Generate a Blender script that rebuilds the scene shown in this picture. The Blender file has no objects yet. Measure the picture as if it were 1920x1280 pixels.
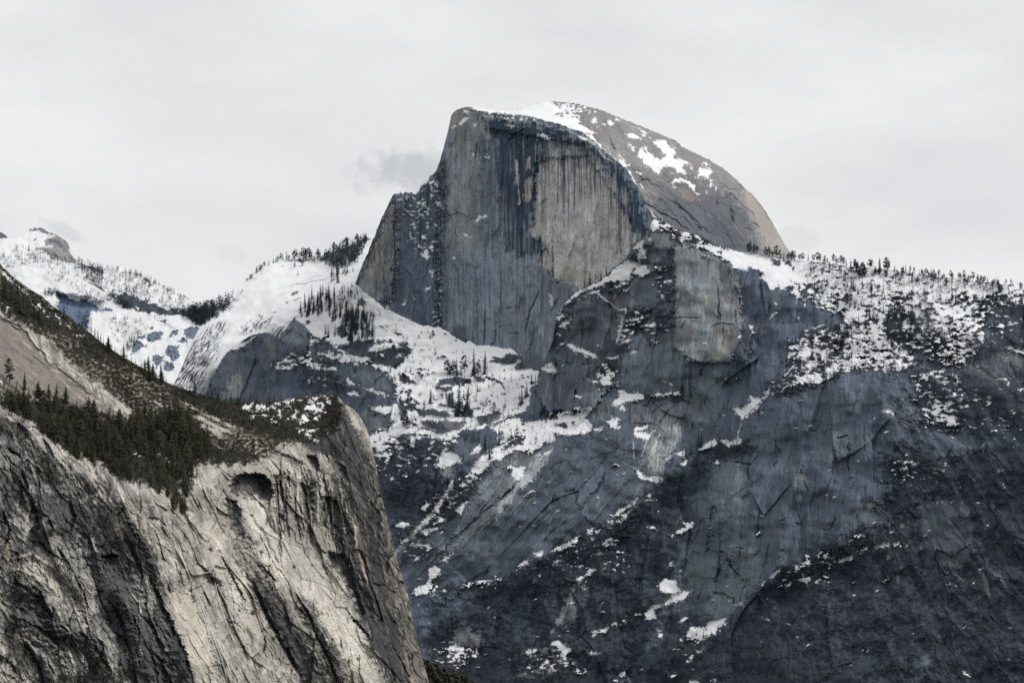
import bpy, math, random
import numpy as np

# ------------------------------------------------------------------ scene, camera, light
S = bpy.context.scene
COL = S.collection
STEP = 1.05            # spacing of the terrain grid in image pixels (units of 1/5283 rad)
FOC = 5283.0           # focal length in image pixels
PITCH = math.radians(8.0)
CAM_Z = 12.0

cam = bpy.data.objects.new('camera', bpy.data.cameras.new('camera'))
COL.objects.link(cam)
cam.location = (0, 0, CAM_Z)
cam.rotation_euler = (math.radians(90) + PITCH, 0, 0)
cam.data.sensor_width = 36
cam.data.lens = 36 * FOC / 1920
cam.data.clip_start = 1.0
cam.data.clip_end = 80000
S.camera = cam

SUN_EL, SUN_AZ = math.radians(46), math.radians(98)     # azimuth clockwise from +Y
sd = (math.sin(SUN_AZ) * math.cos(SUN_EL), math.cos(SUN_AZ) * math.cos(SUN_EL), math.sin(SUN_EL))
ld = bpy.data.lights.new('sun', 'SUN')
ld.energy = 2.0
ld.angle = math.radians(10)
ld.color = (1.0, 0.955, 0.89)
sun = bpy.data.objects.new('sun', ld)
COL.objects.link(sun)
from mathutils import Vector
sun.rotation_euler = Vector(sd).to_track_quat('Z', 'Y').to_euler()

S.view_settings.view_transform = 'Standard'
S.view_settings.look = 'None'
S.view_settings.exposure = 0.0
S.view_settings.gamma = 1.0
S.cycles.use_denoising = False


def direction(px, py):
    u, v = (px - 960) / FOC, (640 - py) / FOC
    return u, math.cos(PITCH) - v * math.sin(PITCH), math.sin(PITCH) + v * math.cos(PITCH)


def build_world():
    w = bpy.data.worlds.new('World')
    S.world = w
    w.use_nodes = True
    nt = w.node_tree
    nt.nodes.clear()
    N, L = nt.nodes.new, nt.links.new
    out = N('ShaderNodeOutputWorld')
    bg = N('ShaderNodeBackground')
    bg.inputs['Strength'].default_value = 0.1
    L(bg.outputs[0], out.inputs['Surface'])
    sky = N('ShaderNodeTexSky')
    sky.sky_type = 'NISHITA'
    sky.sun_disc = False
    sky.sun_elevation = SUN_EL
    sky.sun_rotation = SUN_AZ
    tc = N('ShaderNodeTexCoord')

    def math_(op, a, b=None, c=None):
        n = N('ShaderNodeMath')
        n.operation = op
        for i, s in enumerate((a, b, c)):
            if s is None:
                continue
            if isinstance(s, (int, float)):
                n.inputs[i].default_value = s
            else:
                L(s, n.inputs[i])
        return n.outputs[0]

    def noise(scale, detail=4.0, vec=None, rough=0.55):
        n = N('ShaderNodeTexNoise')
        n.inputs['Scale'].default_value = scale
        n.inputs['Detail'].default_value = detail
        n.inputs['Roughness'].default_value = rough
        L(vec if vec is not None else tc.outputs['Generated'], n.inputs['Vector'])
        return n.outputs['Fac']

    # layered stratus deck: broad soft bands
    mp = N('ShaderNodeMapping')
    mp.inputs['Scale'].default_value = (1.0, 1.0, 2.6)
    mp.inputs['Rotation'].default_value = (0, 0.35, 0)
    L(tc.outputs['Generated'], mp.inputs['Vector'])
    broad = noise(7.0, 5.0, mp.outputs[0], 0.5)
    ramp = N('ShaderNodeValToRGB')
    ramp.color_ramp.elements[0].position = 0.34
    ramp.color_ramp.elements[0].color = (7.4, 7.4, 7.6, 1)
    ramp.color_ramp.elements[1].position = 0.62
    ramp.color_ramp.elements[1].color = (8.95, 8.92, 8.76, 1)
    L(broad, ramp.inputs[0])
    mix = N('ShaderNodeMix')
    mix.data_type = 'RGBA'
    mix.inputs['Factor'].default_value = 0.96
    L(sky.outputs[0], mix.inputs['A'])
    L(ramp.outputs[0], mix.inputs['B'])
    col = mix.outputs['Result']
    # small low scud clouds hanging by the summits
    fine = noise(75.0, 6.0, None, 0.6)
    fine2 = noise(26.0, 4.0, None, 0.5)

    def scud(px, py, rx, ry, strength, rot, tint, rough=1.0):
        nonlocal col
        d = Vector(direction(px, py)).normalized()
        right = Vector((1, 0, 0))
        up = right.cross(d)
        e1 = right * math.cos(rot) + up * math.sin(rot)
        e2 = up * math.cos(rot) - right * math.sin(rot)

        def axis(e, r):
            n = N('ShaderNodeVectorMath')
            n.operation = 'DOT_PRODUCT'
            nn = N('ShaderNodeVectorMath')
            nn.operation = 'NORMALIZE'
            L(tc.outputs['Generated'], nn.inputs[0])
            sub = N('ShaderNodeVectorMath')
            sub.operation = 'SUBTRACT'
            L(nn.outputs[0], sub.inputs[0])
            sub.inputs[1].default_value = d
            L(sub.outputs[0], n.inputs[0])
            n.inputs[1].default_value = e
            q = math_('DIVIDE', n.outputs['Value'], r / FOC)
            return math_('MULTIPLY', q, q)
        r2 = math_('ADD', axis(e1, rx), axis(e2, ry))
        body = math_('SUBTRACT', 1.0, r2)
        nz = math_('ADD', math_('MULTIPLY', math_('SUBTRACT', fine, 0.5), 3.4), math_('MULTIPLY', math_('SUBTRACT', fine2, 0.5), 3.2))
        v = math_('ADD', body, math_('MULTIPLY', nz, rough))
        mr = N('ShaderNodeMapRange')
        mr.interpolation_type = 'SMOOTHSTEP'
        L(v, mr.inputs['Value'])
        mr.inputs['From Min'].default_value = 0.0
        mr.inputs['From Max'].default_value = 0.9
        mr.inputs['To Min'].default_value = 0
        mr.inputs['To Max'].default_value = strength
        m = N('ShaderNodeMix')
        m.data_type = 'RGBA'
        L(mr.outputs[0], m.inputs['Factor'])
        L(col, m.inputs['A'])
        m.inputs['B'].default_value = (*tint, 1)
        col = m.outputs['Result']
    g = (5.75, 6.0, 6.3)
    scud(775, 306, 92, 56, 0.95, 0.1, g)
    scud(700, 326, 92, 62, 0.85, 0.2, g)
    scud(790, 345, 70, 40, 0.6, 0.5, g)
    scud(806, 318, 74, 48, 0.7, 0.2, g, 0.4)
    scud(112, 426, 50, 15, 0.5, -0.45, (6.0, 6.2, 6.5))
    scud(432, 474, 34, 20, 0.16, -0.3, g)
    scud(1500, 450, 44, 24, 0.26, -0.1, g)
    L(col, bg.inputs['Color'])


build_world()

# ------------------------------------------------------------------ numeric tools
_rng = np.random.default_rng(11)
_ANG = _rng.random((256, 256)) * 2 * np.pi
_GX, _GY = np.cos(_ANG).astype(np.float32), np.sin(_ANG).astype(np.float32)


def perlin(x, y, seed=0):
    x = np.asarray(x, np.float32) + seed * 17.37
    y = np.asarray(y, np.float32) + seed * 31.71
    xf, yf = np.floor(x), np.floor(y)
    xi, yi = xf.astype(np.int32) & 255, yf.astype(np.int32) & 255
    fx, fy = x - xf, y - yf
    x1, y1 = (xi + 1) & 255, (yi + 1) & 255
    u = fx * fx * fx * (fx * (fx * 6 - 15) + 10)
    v = fy * fy * fy * (fy * (fy * 6 - 15) + 10)
    a = _GX[xi, yi] * fx + _GY[xi, yi] * fy
    b = _GX[x1, yi] * (fx - 1) + _GY[x1, yi] * fy
    c = _GX[xi, y1] * fx + _GY[xi, y1] * (fy - 1)
    d = _GX[x1, y1] * (fx - 1) + _GY[x1, y1] * (fy - 1)
    return ((a + u * (b - a)) + v * ((c + u * (d - c)) - (a + u * (b - a)))) * 1.5


def fbm(x, y, octaves=4, seed=0, gain=0.5):
    t, a, f = 0, 1.0, 1.0
    for i in range(octaves):
        t = t + a * perlin(x * f, y * f, seed + i * 7)
        a *= gain
        f *= 2.03
    return t


def flow(X, Y, ang, size, stretch, octaves=3, seed=0, gain=0.5, wob=0.35):
    """noise drawn out along the fall line `ang` (radians, 0 = right, pi/2 = down)"""
    ca, sa = math.cos(ang), math.sin(ang)
    al, ac = X * ca + Y * sa, -X * sa + Y * ca
    w = perlin(X / (size * 5), Y / (size * 5), seed + 91) * size * wob * 3
    return fbm((ac + w) / size, al / (size * stretch), octaves, seed, gain)


_H = np.random.default_rng(3).random((5, 256, 256)).astype(np.float32)


def facets(X, Y, ang, size, stretch, seed=0, tilt=0.4, step=0.22, wob=0.25):
    """jointed rock: every block is a plane of its own tilt; returns relief (grid units) and closeness to a joint"""
    ca, sa = math.cos(ang), math.sin(ang)
    al, ac = X * ca + Y * sa, -X * sa + Y * ca
    u = ac / size + wob * fbm(X / (size * 2.2), Y / (size * 2.2), 2, seed + 61)
    v = al / (size * stretch) + wob * fbm(X / (size * 2.2), Y / (size * 2.2), 2, seed + 67)
    u, v = u + seed * 13.1, v + seed * 7.7
    iu, iv = np.floor(u).astype(np.int32), np.floor(v).astype(np.int32)
    f1 = np.full(X.shape, 9.0, np.float32)
    f2 = f1.copy()
    rx, ry, k1, k2 = (np.zeros(X.shape, np.float32) for _ in range(4))
    k1, k2 = k1.astype(np.int32), k2.astype(np.int32)
    for dx in (-1, 0, 1):
        for dy in (-1, 0, 1):
            a, b = (iu + dx) & 255, (iv + dy) & 255
            px = u - (iu + dx + _H[0][a, b])
            py = v - (iv + dy + _H[1][a, b])
            d = px * px + py * py
            m = d < f1
            f2 = np.where(m, f1, np.minimum(f2, d))
            f1 = np.where(m, d, f1)
            rx, ry = np.where(m, px, rx), np.where(m, py, ry)
            k1, k2 = np.where(m, a, k1), np.where(m, b, k2)
    h = _H[2][k1, k2] - 0.5, _H[3][k1, k2] - 0.5, _H[4][k1, k2] - 0.5
    R = size * (step * h[0] + 2 * tilt * (h[1] * rx + h[2] * ry * min(stretch, 2.0) * 0.6))
    return R, np.sqrt(f2) - np.sqrt(f1), h[0]


def creases(n, width):
    return np.clip(1 - np.abs(n) / width, 0, 1)


def sst(a, b, x):
    t = np.clip((x - a) / (b - a), 0, 1)
    return t * t * (3 - 2 * t)


def seg_dist(P, X, Y, closed):
    P = np.asarray(P, float)
    n = len(P)
    best = np.full(X.shape, 1e9, np.float32)
    tpar = np.zeros(X.shape, np.float32)
    side = np.zeros(X.shape, np.float32)
    for i in range(n if closed else n - 1):
        (ax, ay), (bx, by) = P[i], P[(i + 1) % n]
        dx, dy = bx - ax, by - ay
        l2 = dx * dx + dy * dy + 1e-9
        t = np.clip(((X - ax) * dx + (Y - ay) * dy) / l2, 0, 1)
        d = np.hypot(X - (ax + t * dx), Y - (ay + t * dy))
        m = d < best
        best = np.where(m, d, best)
        if not closed:
            tpar = np.where(m, (i + t) / (n - 1), tpar)
            cr = dx * (Y - ay) - dy * (X - ax)
            side = np.where(m, np.sign(cr), side)
    return best, tpar, side


def inside(P, X, Y):
    P = np.asarray(P, float)
    r = np.zeros(X.shape, bool)
    n = len(P)
    for i in range(n):
        (ax, ay), (bx, by) = P[i], P[(i + 1) % n]
        if ay == by:
            continue
        c = (ay > Y) != (by > Y)
        r ^= c & (X < (bx - ax) * (Y - ay) / (by - ay) + ax)
    return r


def T(x0, y0, pts, k=4.795):
    """corners read off an enlarged image tile whose origin is (x0, y0), k tile pixels to one image pixel"""
    if not hasattr(pts[0], '__len__'):
        pts = list(zip(pts[0::2], pts[1::2]))
    return [(x0 + a / k, y0 + b / k) for a, b in pts]


def pairs(pts):
    return list(zip(pts[0::2], pts[1::2]))


def rbf(ctrl, X, Y):
    """thin plate surface through (x, y, value) distances set at image pixels, read on a coarse net and interpolated"""
    C = np.asarray(ctrl, float)
    xs, ys = C[:, 0] / 500, C[:, 1] / 500
    n = len(C)

    def phi(r2):
        return 0.5 * r2 * np.log(r2 + 1e-12)
    K = phi((xs[:, None] - xs) ** 2 + (ys[:, None] - ys) ** 2) + np.eye(n) * 0.004
    Pm = np.c_[np.ones(n), xs, ys]
    A = np.block([[K, Pm], [Pm.T, np.zeros((3, 3))]])
    w = np.linalg.solve(A, np.r_[C[:, 2], 0, 0, 0])
    x0, x1, y0, y1 = X.min(), X.max(), Y.min(), Y.max()
    gx, gy = np.linspace(x0, x1, 120), np.linspace(y0, y1, 90)
    GX, GY = np.meshgrid(gx / 500, gy / 500)
    r2 = (GX[..., None] - xs) ** 2 + (GY[..., None] - ys) ** 2
    G = phi(r2) @ w[:n] + w[n] + w[n + 1] * GX + w[n + 2] * GY
    fx = (X - x0) / (x1 - x0 + 1e-9) * 119
    fy = (Y - y0) / (y1 - y0 + 1e-9) * 89
    ix, iy = np.clip(fx.astype(int), 0, 118), np.clip(fy.astype(int), 0, 88)
    fx, fy = fx - ix, fy - iy
    return (G[iy, ix] * (1 - fx) * (1 - fy) + G[iy, ix + 1] * fx * (1 - fy)
            + G[iy + 1, ix] * (1 - fx) * fy + G[iy + 1, ix + 1] * fx * fy)


_wr = np.random.default_rng(77)


def wander(P, amp):
    """a drawn line given the small kinks of a natural crack"""
    P = np.asarray(P, float)
    out = [P[0]]
    for a, b in zip(P[:-1], P[1:]):
        L = math.hypot(*(b - a))
        n = max(1, int(L / 7))
        nrm = np.array([-(b - a)[1], (b - a)[0]]) / (L + 1e-9)
        for i in range(1, n + 1):
            q = a + (b - a) * i / n
            if i < n:
                q = q + nrm * _wr.normal(0, amp)
            out.append(q)
    return np.asarray(out)


def plates(g, n):
    """sheeting joints: slow ramps with sharp steps, from a smooth field g"""
    f = g * n
    f = f - np.floor(f)
    return np.where(f < 0.88, f / 0.88, (1 - f) / 0.12)


def scatter(P, n, gap, rg):
    P = np.asarray(P, float)
    out = []
    tries = 0
    while len(out) < n and tries < n * 60:
        tries += 1
        x = P[:, 0].min() + rg.random() * np.ptp(P[:, 0])
        y = P[:, 1].min() + rg.random() * np.ptp(P[:, 1])
        if not inside(P, np.array([x]), np.array([y]))[0]:
            continue
        if any((x - a) ** 2 + ((y - b) * 1.4) ** 2 < gap * gap for a, b in out):
            continue
        out.append((x, y))
    return sorted(out, key=lambda q: q[1])


class Land:
    """one mountain mass: a grid of points at image coordinates under a skyline, each with its own distance, cover and colour"""

    def __init__(self, skyline, x0, x1, bottom, step=1.0, jag=(1.2, 7.0), seed=1):
        sky = np.asarray(pairs(skyline), float)
        self.sky = sky
        st = STEP * step
        nx = int((x1 - x0) / st) + 1
        xs = np.linspace(x0, x1, nx)
        top = np.interp(xs, sky[:, 0], sky[:, 1])
        top = top + jag[0] * fbm(xs / jag[1], xs * 0 + 0.5, 3, seed)
        ny = int((bottom - top.min()) / st) + 1
        self.ny, self.nx = ny, nx
        t = np.linspace(0, 1, ny)[:, None]
        self.X = np.repeat(xs[None, :], ny, 0).astype(np.float32)
        self.Y = (top[None, :] + t * (bottom - top[None, :])).astype(np.float32)
        self.xs, self.top, self.bottom = xs, top, bottom
        z = np.zeros_like(self.X)
        self.R = z.copy()          # relief towards the valley, metres
        self.snow = z.copy()
        self.veg = z.copy()
        self.density = z.copy() - 9.0
        self.col = np.zeros((ny, nx, 3), np.float32)
        self.nf = perlin(self.X / 3.6, self.Y / 3.0, seed + 3)
        self.nm = fbm(self.X / 13, self.Y / 9, 2, seed + 5)
        self.nv = fbm(self.X / 4.5, self.Y / 46, 3, seed + 9)
        self.seed = seed

    def _box(self, P, pad):
        P = np.asarray(P, float)
        c0 = np.searchsorted(self.xs, P[:, 0].min() - pad)
        c1 = np.searchsorted(self.xs, P[:, 0].max() + pad)
        if c1 <= c0:
            return None
        sub = self.Y[:, c0:c1]
        rows = np.where(((sub >= P[:, 1].min() - pad) & (sub <= P[:, 1].max() + pad)).any(1))[0]
        if len(rows) == 0:
            return None
        return slice(rows[0], rows[-1] + 1), slice(c0, c1)

    def mask(self, P, soft=1.0, rag=1.5, streak=0.0):
        b = self._box(P, soft + rag * 2 + streak * 2 + 2)
        if b is None:
            return None, None
        X, Y = self.X[b], self.Y[b]
        d, _, _ = seg_dist(P, X, Y, True)
        s = np.where(inside(P, X, Y), d, -d) + rag * (self.nf[b] * 1.3 + self.nm[b] * 1.5) + streak * self.nv[b]
        return b, sst(-soft, soft, s)

    def add_snow(self, P, soft=0.8, rag=1.4, amount=1.0):
        soft, rag = soft + 0.5, rag * 1.1
        b, m = self.mask(P, soft, rag)
        if b:
            self.snow[b] = np.maximum(self.snow[b], m * amount)
            d, _, _ = seg_dist(P, self.X[b], self.Y[b], True)      # dusting round the patch
            dust = sst(0.05, 0.35, self.nf[b] * 0.8 + self.nm[b] * 0.5 + 0.12 - d / 7)
            self.snow[b] = np.maximum(self.snow[b], 0.8 * dust * amount)

    def scrub(self, P, d, soft=10, rag=6, size=9):
        b, m = self.mask(P, soft, rag)
        if b:
            n = fbm(self.X[b] / size, self.Y[b] / (size * 0.7), 4, self.seed + 71, 0.6)
            self.veg[b] = np.maximum(self.veg[b], m * sst(-0.12, 0.18, n + d))

    def cut_snow(self, P, soft=0.8, rag=1.6, color=None):
        b, m = self.mask(P, soft, rag)
        if b:
            self.snow[b] *= 1 - m
            self.density[b] = np.where(m > 0.5, np.minimum(self.density[b], -0.9), self.density[b])
            if color is not None:
                self.col[b] += (np.asarray(color, np.float32) - self.col[b]) * (m * 0.85)[..., None]

    def speckle(self, P, d, soft=10, rag=6):
        b, m = self.mask(P, soft, rag)
        if b:
            cur = np.maximum(self.density[b], -1.3)
            self.density[b] = np.where(m > 0.001, cur + (d - cur) * m, self.density[b])

    def paint(self, P, c, k=1.0, soft=6, rag=3, streak=0.0):
        b, m = self.mask(P, max(1.0, soft * 0.45), rag * 1.25, streak + 2.5)
        if b:
            self.col[b] += (np.asarray(c, np.float32) - self.col[b]) * (m * k)[..., None]

    def wood(self, P, k=1.0, soft=5, rag=5, clear=False):
        b, m = self.mask(P, soft, rag)
        if b:
            if clear:
                self.snow[b] *= 1 - m * k
            self.veg[b] = np.maximum(self.veg[b], m * k)

    def line(self, P, width, amount=1.0, rag=0.8, wob=None):
        P = wander(P, min(1.6, 0.35 + width * 0.3) if wob is None else wob)
        b = self._box(P, width * 2 + rag * 2 + 2)
        if b is None:
            return None, None
        d, t, s = seg_dist(P, self.X[b], self.Y[b], False)
        tap = np.clip(np.minimum(t, 1 - t) * 5 + 0.15, 0, 1)
        w = width * 0.5 * (0.35 + 0.65 * tap)
        e = np.clip((w + 0.7 - d - rag * self.nf[b]) / 1.4, 0, 1)
        return b, e * amount * (0.45 + 0.55 * tap)

    def snow_line(self, P, width=1.6, amount=1.0, rag=0.9):
        b, m = self.line(P, width, amount, rag)
        if b:
            self.snow[b] = np.maximum(self.snow[b], m)

    def groove(self, P, width, depth, rag=1.0):
        b, m = self.line(P, width, 1.0, rag)
        if b:
            self.R[b] -= depth * m

    def streak(self, P, width, c, k=0.8, rag=0.8, wob=None):
        b, m = self.line(P, width, k, rag, wob)
        if b:
            self.col[b] += (np.asarray(c, np.float32) - self.col[b]) * m[..., None]

    def tone_line(self, P, width, f, rag=0.8, wob=0.25):
        b, m = self.line(P, width, 1.0, rag, wob)
        if b:
            self.col[b] *= (1 + (f - 1) * m)[..., None]

    def rib(self, P, w, A, W):
        """a fin of rock: a wall of width w on its left, easing back over W on its right"""
        P = np.asarray(P, float)
        b = self._box(P, max(w, W) + 4)
        if b is None:
            return
        X, Y = self.X[b], self.Y[b]
        d, t, s = seg_dist(P, X, Y, False)
        d = d + 3.0 * self.nm[b] + 0.8 * self.nf[b]
        s = -s
        tap = np.clip(np.minimum(t, 1 - t) * 7, 0, 1)
        endcut = np.where((t <= 0.0005) | (t >= 0.9995), 0, 1)
        left = np.clip(1 - d / w, 0, 1)
        right = np.clip(1 - d / W, 0, 1)
        self.R[b] += A * np.where(s < 0, left, right) * tap * endcut

    def alcove(self, P, depth, soft=1.6, rag=1.2):
        """hollow under a roof: deepest under the top, running out to the bottom"""
        P = np.asarray(P, float)
        b, m = self.mask(P, soft, rag)
        if b:
            f = np.clip((P[:, 1].max() - self.Y[b]) / (P[:, 1].max() - P[:, 1].min() + 1e-6), 0, 1)
            self.R[b] -= depth * m * (0.25 + 0.75 * f)

    # -------- finish
    def settle(self, speck=(11, 6), dark=(0.035, 0.042, 0.05), rock_var=0.3):
        s = self.seed
        # thin broken snow: decided by the ground's own roughness
        n = fbm(self.X / speck[0], self.Y / speck[1], 4, s + 21, 0.62) * 0.95 + 0.45 * fbm(self.X / 40, self.Y / 24, 2, s + 25)
        br = self.density > -1.4
        m = sst(-0.16, 0.14, n + self.density) * br
        scrub = sst(0.05, 0.30, -(n + self.density) - 0.04) * br * sst(-1.25, -0.5, self.density)
        self.snow = np.maximum(self.snow, m)
        self.veg = np.maximum(self.veg, scrub * 0.85) * (1 - self.snow)
        self.dark = np.asarray(dark, np.float32)

    def finish(self, name, label, Yd, material, snow_col=(0.79, 0.805, 0.83), back=(900, 0.9), category='mountain', fine=0.2, vegrough=5.0):
        s = self.seed
        vr = perlin(self.X / 5, self.Y / 4.2, s + 41)
        vr2 = perlin(self.X / 2.7, self.Y / 2.4, s + 43)
        self.R += self.veg * vegrough * (np.abs(vr) * 1.2 + 0.5 * np.abs(vr2))
        self.R += 1.2 * self.snow
        Y = Yd - self.R
        self.Yd = Y
        g = 1 + fine * self.nf + fine * 0.9 * perlin(self.X / 1.9, self.Y / 1.9, s + 51)
        col = self.col * np.clip(g, 0.35, 1.7)[..., None]
        vt = (0.75 + 0.5 * perlin(self.X / 9, self.Y / 9, s + 45))[..., None]
        v3 = self.veg[..., None]
        col = col * (1 - v3) + self.dark * vt * v3
        sn = self.snow[..., None]
        sg = (0.95 + 0.055 * fbm(self.X / 18, self.Y / 11, 3, s + 47) + 0.03 * self.nf)[..., None]
        col = col * (1 - sn) + np.asarray(snow_col, np.float32) * sg * sn
        px, py = self.X, self.Y
        P = self.to_world(px, py, Y)
        ny, nx = self.ny, self.nx
        # far side of the mass and its foot, so that it has a body
        rows = [P]
        tp = P[0]
        pre = []
        for f, dz in ((1.0, 1.0), (0.45, 0.4), (0.16, 0.12), (0.04, 0.02)):
            q = tp.copy()
            q[:, 1] += back[0] * f
            q[:, 2] -= back[0] * back[1] * dz
            pre.append(q)
        ft = P[-1].copy()
        ft[:, 1] -= 60
        ft[:, 2] = np.minimum(ft[:, 2] - 60, -5)
        V = np.concatenate([np.stack(pre), P, ft[None]], 0)
        C = np.concatenate([np.repeat(col[:1], 4, 0), col, col[-1:]], 0)
        SN = np.concatenate([np.repeat(self.snow[:1], 4, 0), self.snow, self.snow[-1:]], 0)
        ob = grid_object(name, V, C, SN, material)
        ob['kind'] = 'structure'
        ob['label'] = label
        ob['category'] = category
        self.ob = ob
        return ob

    @staticmethod
    def to_world(px, py, Y):
        u, v = (px - 960) / FOC, (640 - py) / FOC
        dy = math.cos(PITCH) - v * math.sin(PITCH)
        dz = math.sin(PITCH) + v * math.cos(PITCH)
        k = Y / dy
        return np.stack([u * k, Y + 0 * px, dz * k + CAM_Z], -1).astype(np.float32)

    def at(self, px, py):
        """point of the ground at image pixel px, py"""
        c = int(np.clip(np.searchsorted(self.xs, px), 0, self.nx - 1))
        t = (py - self.top[c]) / (self.bottom - self.top[c])
        r = int(np.clip(round(t * (self.ny - 1)), 0, self.ny - 1))
        p = self.to_world(self.X[r, c], self.Y[r, c], self.Yd[r, c])
        return Vector((float(p[0]), float(p[1]), float(p[2])))

    def is_in(self, px, py):
        c = int(np.clip(np.searchsorted(self.xs, px), 0, self.nx - 1))
        return py >= self.top[c]

    def snow_at(self, px, py):
        c = int(np.clip(np.searchsorted(self.xs, px), 0, self.nx - 1))
        t = (py - self.top[c]) / (self.bottom - self.top[c])
        r = int(np.clip(round(t * (self.ny - 1)), 0, self.ny - 1))
        return self.snow[r, c]


def grid_object(name, V, C, SN, material):
    ny, nx = V.shape[:2]
    me = bpy.data.meshes.new(name)
    nv = ny * nx
    me.vertices.add(nv)
    me.vertices.foreach_set('co', V.reshape(-1))
    i = np.arange(nv, dtype=np.int32).reshape(ny, nx)
    q = np.stack([i[:-1, :-1], i[1:, :-1], i[1:, 1:], i[:-1, 1:]], -1).reshape(-1, 4)
    nf = len(q)
    me.loops.add(nf * 4)
    me.loops.foreach_set('vertex_index', q.reshape(-1))
    me.polygons.add(nf)
    me.polygons.foreach_set('loop_start', np.arange(nf, dtype=np.int32) * 4)
    me.polygons.foreach_set('loop_total', np.full(nf, 4, np.int32))
    me.polygons.foreach_set('use_smooth', np.ones(nf, bool))
    a = me.attributes.new('cover', 'FLOAT_COLOR', 'POINT')
    rgba = np.concatenate([np.clip(C, 0.004, 0.92), SN[..., None]], -1).astype(np.float32)
    a.data.foreach_set('color', rgba.reshape(-1))
    me.update()
    me.validate()
    me.materials.append(material)
    ob = bpy.data.objects.new(name, me)
    COL.objects.link(ob)
    return ob


def rock_material(name, grain, bump, spec=0.25):
    m = bpy.data.materials.new(name)
    m.use_nodes = True
    nt = m.node_tree
    N, L = nt.nodes.new, nt.links.new
    bs = nt.nodes['Principled BSDF']
    at = N('ShaderNodeAttribute')
    at.attribute_name = 'cover'
    geo = N('ShaderNodeNewGeometry')
    n1 = N('ShaderNodeTexNoise')
    n1.inputs['Scale'].default_value = 1.0 / grain
    n1.inputs['Detail'].default_value = 6
    n1.inputs['Roughness'].default_value = 0.62
    L(geo.outputs['Position'], n1.inputs['Vector'])
    n2 = N('ShaderNodeTexNoise')
    n2.inputs['Scale'].default_value = 1.0 / (grain * 6)
    n2.inputs['Detail'].default_value = 4
    L(geo.outputs['Position'], n2.inputs['Vector'])
    # grain of the rock; calm on snow
    mr = N('ShaderNodeMapRange')
    L(n1.outputs['Fac'], mr.inputs['Value'])
    mr.inputs['From Min'].default_value = 0.25
    mr.inputs['From Max'].default_value = 0.75
    mr.inputs['To Min'].default_value = 0.78
    mr.inputs['To Max'].default_value = 1.22
    mm = N('ShaderNodeMix')
    mm.data_type = 'FLOAT'
    L(at.outputs['Alpha'], mm.inputs['Factor'])
    L(mr.outputs[0], mm.inputs['A'])
    mm.inputs['B'].default_value = 1.0
    mx = N('ShaderNodeVectorMath')
    mx.operation = 'SCALE'
    L(at.outputs['Color'], mx.inputs[0])
    L(mm.outputs['Result'], mx.inputs['Scale'])
    L(mx.outputs[0], bs.inputs['Base Color'])
    bs.inputs['Roughness'].default_value = 0.9
    bs.inputs['Specular IOR Level'].default_value = spec
    ad = N('ShaderNodeMath')
    ad.operation = 'ADD'
    L(n1.outputs['Fac'], ad.inputs[0])
    L(n2.outputs['Fac'], ad.inputs[1])
    sb = N('ShaderNodeMath')
    sb.operation = 'SUBTRACT'
    sb.inputs[0].default_value = 1.0
    L(at.outputs['Alpha'], sb.inputs[1])
    bp = N('ShaderNodeBump')
    L(sb.outputs[0], bp.inputs['Strength'])
    bp.inputs['Distance'].default_value = bump
    L(ad.outputs[0], bp.inputs['Height'])
    L(bp.outputs[0], bs.inputs['Normal'])
    return m


ROCK_FAR = rock_material('distant_granite', 5.0, 0.7)
ROCK_NEAR = rock_material('near_granite', 2.2, 0.35)

# ------------------------------------------------------------------ far mountains at the head of the valley
SNOWY = (0.86, 0.87, 0.89)
BLUE_ROCK = (0.13, 0.165, 0.22)


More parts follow.
